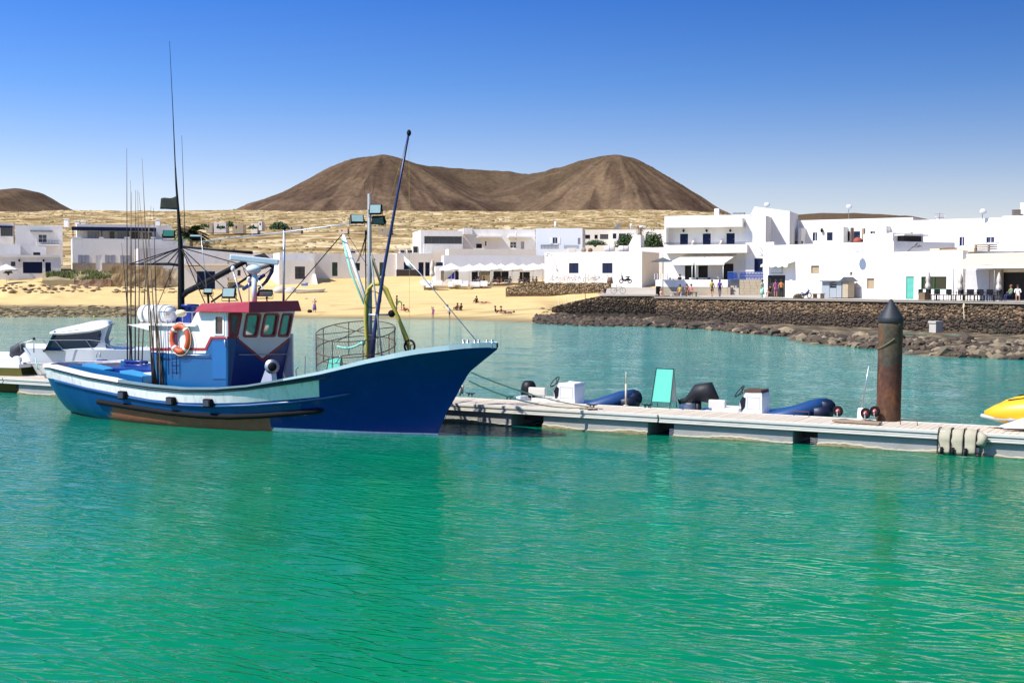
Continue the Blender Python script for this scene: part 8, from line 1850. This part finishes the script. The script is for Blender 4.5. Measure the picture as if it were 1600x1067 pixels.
for i, (px, c_, a) in enumerate(dp):
    q = f10.pp(px, 443, -1.9 - .7 * (i % 3)); q.z = zd; person(q, a, SEAT_, 'seated diner ' + DL[i], CM[c_], blk, h=1.65)
for i, px in enumerate((744, 774, 793, 815, 836)):
    q = f10.pp(px, 443, -2.6); q.z = zd; t = thing('dining_table', q, 'white dining table ' + ['by the tan panel', 'with the salmon and orange diners', 'before the wide dark opening', 'under the seventh parasol', 'nearest the bright single-storey house'][i], 'table', 'dining tables of the beach restaurant'); k = M(); k.box(q + Vector((0, 0, .74)), (.9, .9, .05)); k.build('table_top', WFRAME, t)
    for x in (-.38, .38):
        for y in (-.38, .38): k = M(); k.box(q + Vector((x, y, .357)), (.05, .05, .71)); k.build('leg', WFRAME, t)
# terrace tables of the hotel cafe
for i, px in enumerate((1052, 1068, 1082, 1100, 1118)):
    q = f16.pp(px, 448, -1.6); q.z = f16.uz(1080, 447, -2.8)[1] + .02; t = thing('cafe_table', q, 'dark cafe table behind the white parapet ' + ['at its seaward end', 'second from the seaward end', 'behind the middle awning post', 'fourth from the seaward end', 'next to the steps'][i], 'table', 'cafe tables behind the parapet'); k = M(); k.box(q + Vector((0, 0, .74)), (.8, .8, .04), .3); k.build('table_top', WOOD, t); k = M(); k.box(q + Vector((0, 0, .36)), (.1, .1, .718), .3); k.build('pedestal', BLACKP, t)
    c2 = copy_tree(chair, loc=q + Vector((-.6, -.3, 0)), rz=1.2 + i, label='dark cafe chair at the parapet table ' + ['at the seaward end', 'second from the seaward end', 'behind the middle post', 'fourth from the seaward end', 'next to the steps'][i]); c2['group'] = 'chairs of the hotel cafe'
pq = f16.pp(1062, 448, -.8); pq.z = f16.uz(1080, 447, -2.8)[1] + .02; person(pq, 2.5, SEAT_, 'dark figure seated on the hotel cafe terrace between the awning posts', blk, blk)

# bicycles along the bright house
def bicycle(p, yaw, m_, lab, s_=1.0):
    t = thing('bicycle', p, lab, 'bicycle', 'bicycles parked along the low wall'); R_ = Matrix.Rotation(yaw, 3, 'Z'); T = lambda x, z, y=0: p + R_ @ Vector((x, y, z))
    for x in (-.52, .52):
        k = M(); k.tube([T(x + .33 * math.cos(i * .349), .34 + .33 * math.sin(i * .349)) for i in range(18)], .02, 5, closed=True); w = k.build('wheel', RUBBER, t)
        k = M(); [k.tube([T(x - .32 * math.cos(a), .34 - .32 * math.sin(a)), T(x + .32 * math.cos(a), .34 + .32 * math.sin(a))], .003, 3) for a in (0, .6, 1.2, 1.8, 2.4)]; k.build('spokes', STEEL, w)
    k = M(); [k.tube([T(*a), T(*b)], .022, 5) for a, b in (((-.52, .34), (-.1, .32)), ((-.52, .34), (-.2, .72)), ((-.2, .72), (-.1, .32)), ((-.1, .32), (.36, .72)), ((-.2, .72), (.36, .78)), ((.34, .9), (.52, .34)), ((-.2, .72), (-.23, .9)))]; k.build('frame', m_, t)
    k = M(); k.ball(T(-.23, .93), .1, 7, 4, (1.2, .6, .4)); k.build('saddle', BLACKP, t); k = M(); k.tube([T(.28, 1.0, -.28), T(.34, 1.0, 0), T(.28, 1.0, .28)], .015, 5); k.tube([T(.34, 1.0), T(.34, .88)], .015, 5); k.build('handlebar', STEEL, t)
for px, c_, lab, yw in ((866, BLACKP, 'black bicycle at the restaurant end of the low wall', .2), (884, mat('red_bike', (.5, .05, .06), .4), 'red bicycle leaning by the bright white house', -.15), (901, mat('blue_bike', (.03, .1, .22), .4), 'dark blue bicycle below the nearer navy window', .1), (922, mat('yellow_bike', (.5, .35, .05), .4), 'yellowish bicycle beside the sign post', -.1), (932, BLACKP, 'black bicycle just past the sign post', .25)):
    q = FL_.pp(px, 442, .9); bicycle(q, yw, c_, lab)
q = at_Y(966, 459, 143); bicycle(q, .15, mat('grey_bike', (.1, .15, .17), .4), 'grey bicycle leaning in front of the plaza near the low wall end')
q = at_Y(977, 442.5, 160); t = thing('scooter', q, 'black scooter parked against the bright house by its corner', 'scooter')
for x in (-.5, .55): k = M(); k.tube([q + Vector((x + .22 * math.cos(i * .42), 0, .25 + .22 * math.sin(i * .42))) for i in range(15)], .06, 7, closed=True); k.build('wheel', RUBBER, t)
k = M(); k.tube([q + Vector((.55, 0, .3)), q + Vector((.4, 0, .55)), q + Vector((0, 0, .35)), q + Vector((-.3, 0, .4)), q + Vector((-.45, 0, .95))], [.1, .2, .14, .14, .08], 8); k.build('body', BLACKP, t)
k = M(); k.ball(q + Vector((.3, 0, .8)), .16, 8, 5, (2, .9, .5)); k.build('saddle', BLACKP, t); k = M(); k.tube([q + Vector((-.45, -.3, 1.05)), q + Vector((-.45, .3, 1.05))], .02, 5); k.tube([q + Vector((-.45, 0, .9)), q + Vector((-.42, .0, 1.35))], .03, 5); k.build('handlebar', BLACKP, t)
q = at_Y(953, 443, 160); k = M(); k.lathe([(.42, 0), (.34, .5), (.3, .75), (.2, .8)], q, (0, 0, 1), 12); [k.tube([q + Vector((s_ * .2, 0, .75)), q + Vector((s_ * .33, 0, 1.1))], .03, 5) for s_ in (-1, 1)]; solo(k, 'amphora_bin', mat('brown_clay', (.20, .13, .08), .9), q, 'brown jar-shaped bin with two horns beside the second navy window', 'bin')
q = at_Y(914.5, 466, 139); k = M(); k.tube([q - Vector((0, 0, .5)), at_Y(914.5, 427, 139)], .035, 6); solo(k, 'sign_post', WOOD, q, 'thin pale post standing on the beach before the bicycles', 'post')
for i, px in enumerate((873, 885, 899)): k = M(); q = beach(px, 477 - i * 2); k.tube([q, q + Vector((0, 0, .9))], .04, 5); solo(k, 'beach_post', CREAM, q, ['first short pale post on the sand before the ramp wall, seaward end', 'second short pale post on the sand before the ramp wall', 'third short pale post, where the ramp wall starts to rise'][i], 'post', 'short posts before the ramp wall')

# beached boat and covered heaps ---------------------------------------
def rowboat(px0, px1, pyb, Y, lab, m_, yaw=0):
    a = at_Y(px0, pyb, Y); b = at_Y(px1, pyb, Y); L_ = (b - a).length; c = (a + b) / 2; zb = c.z; t = thing('rowing_boat', c, lab, 'rowing boat'); d = Vector((math.cos(yaw), math.sin(yaw), 0)); n_ = Vector((-d.y, d.x, 0))
    k = M(); k.smooth = True
    def sec(s_, kz, off=0): w = (.75 - off) * (math.sin(math.pi * min(1, .22 + s_ * .78) ** 1.0) ** .6 if s_ < 1 else 0); u = (s_ - .5) * L_ + (kz - 1) * .22 * (s_ > .8) * 2; return c + d * u, w * (.55 + .45 * kz), .02 + kz * (.48 + .22 * abs(s_ - .4))
    for off in (0, .05):
        for side in (-1, 1):
            k.strip([[(lambda q: q[0] + n_ * side * q[1] + Vector((0, 0, q[2] + off * (1 - kz))))(sec(i / 14, kz, off)) for i in range(15)] for kz in (0, .4, 1)])
        k.strip([[(lambda q: q[0] + n_ * side * q[1] + Vector((0, 0, q[2] + off)))(sec(i / 14, 0, off)) for i in range(15)] for side in (-1, 1)])
    k.build('hull', m_, t)
    k = M(); [k.tube([(lambda q: q[0] + n_ * side * q[1] + Vector((0, 0, q[2])))(sec(i / 14, 1)) for i in range(15)], .03, 5) for side in (-1, 1)]; k.build('gunwale', WFRAME, t)
    for s_ in (.25, .5, .72): q = sec(s_, .8); k = M(); k.box(q[0] + Vector((0, 0, q[2] - .05)), (.24, q[1] * 1.9, .04), yaw); k.build('thwart', CREAM, t)
    k = M(); k.box(c - d * L_ * .49 + Vector((0, 0, .3)), (.06, .9, .55), yaw); k.build('transom', m_, t)
    return t
rowboat(463, 509, 458.5, 172, 'white rowing boat beached on the sand, its bow pointing away from the tarpaulin heaps', mat('white_boat', (.66, .64, .60), .5, .1, 3), .12)
q = at_Y(476, 445, 174); k = M(); k.box(q, (.9, .5, .3), .1); k.box(q + Vector((.3, 0, .2)), (.4, .4, .12), .1); solo(k, 'crate', mat('blue_crate', (.10, .22, .45), .6), q, 'blue and white crate standing behind the white beached boat', 'crate')
for i, (px, py, rx, rz_, lab) in enumerate(((452, 459, 1.3, .95, 'pale grey tarpaulin heap touching the white beached boat'), (438, 456, 1.0, .8, 'second pale tarpaulin heap behind the first'), (427, 460, .9, .35, 'low flat sandy tarpaulin at the heap edge'))):
    q = at_Y(px, py, 173); k = M(); k.smooth = True; vs = []
    for v in IC2_V: n0 = 1 + .22 * mnoise.noise(v * 2 + Vector((i, 0, 0))); vs.append(q + Vector((v.x * rx * n0, v.y * .9 * n0, max(v.z, -.1) * rz_ * n0)))
    k.add(vs, IC2_F); solo(k, 'tarpaulin_heap', mat('pale_tarpaulin', (.50, .46, .40), .9, .15, 2, .4, 6), q, lab, 'tarpaulin', 'covered heaps beside the beached boat')
k = M(); q = beach(479, 467); k.ball(q, .18, 7, 5, (1.5, .8, .5)); solo(k, 'dark_stone', ROCKD, q, 'small dark stone alone on the sand above the standing bather', 'stone')
# rooftop clutter on the left houses
for i, (px, y0, y1, lab) in enumerate(((104, 343, 354, 'white chimney on the roof between the balcony house and the terrace house'), (131, 347, 351, 'short pale chimney at the start of the terrace house roof'), (247, 344, 352, 'cream chimney pot at the end of the terrace house roof'), (121, 346, 351, 'small white roof cube by the pergola'), (1469, 339, 344, 'low cream block on the skyline near the aerial cluster'))):
    Y = 205 if px < 400 else 140; q = at_Y(px, y1 + 1, Y); h = (y1 - y0 + 1) * Y / F; k = M(); k.box(q + Vector((0, 0, h / 2)), (.7, .5, h)); k.box(q + Vector((0, 0, h + .05)), (.85, .65, .1)); solo(k, 'chimney', CREAM if i % 2 else WHITE, q, lab, 'chimney')
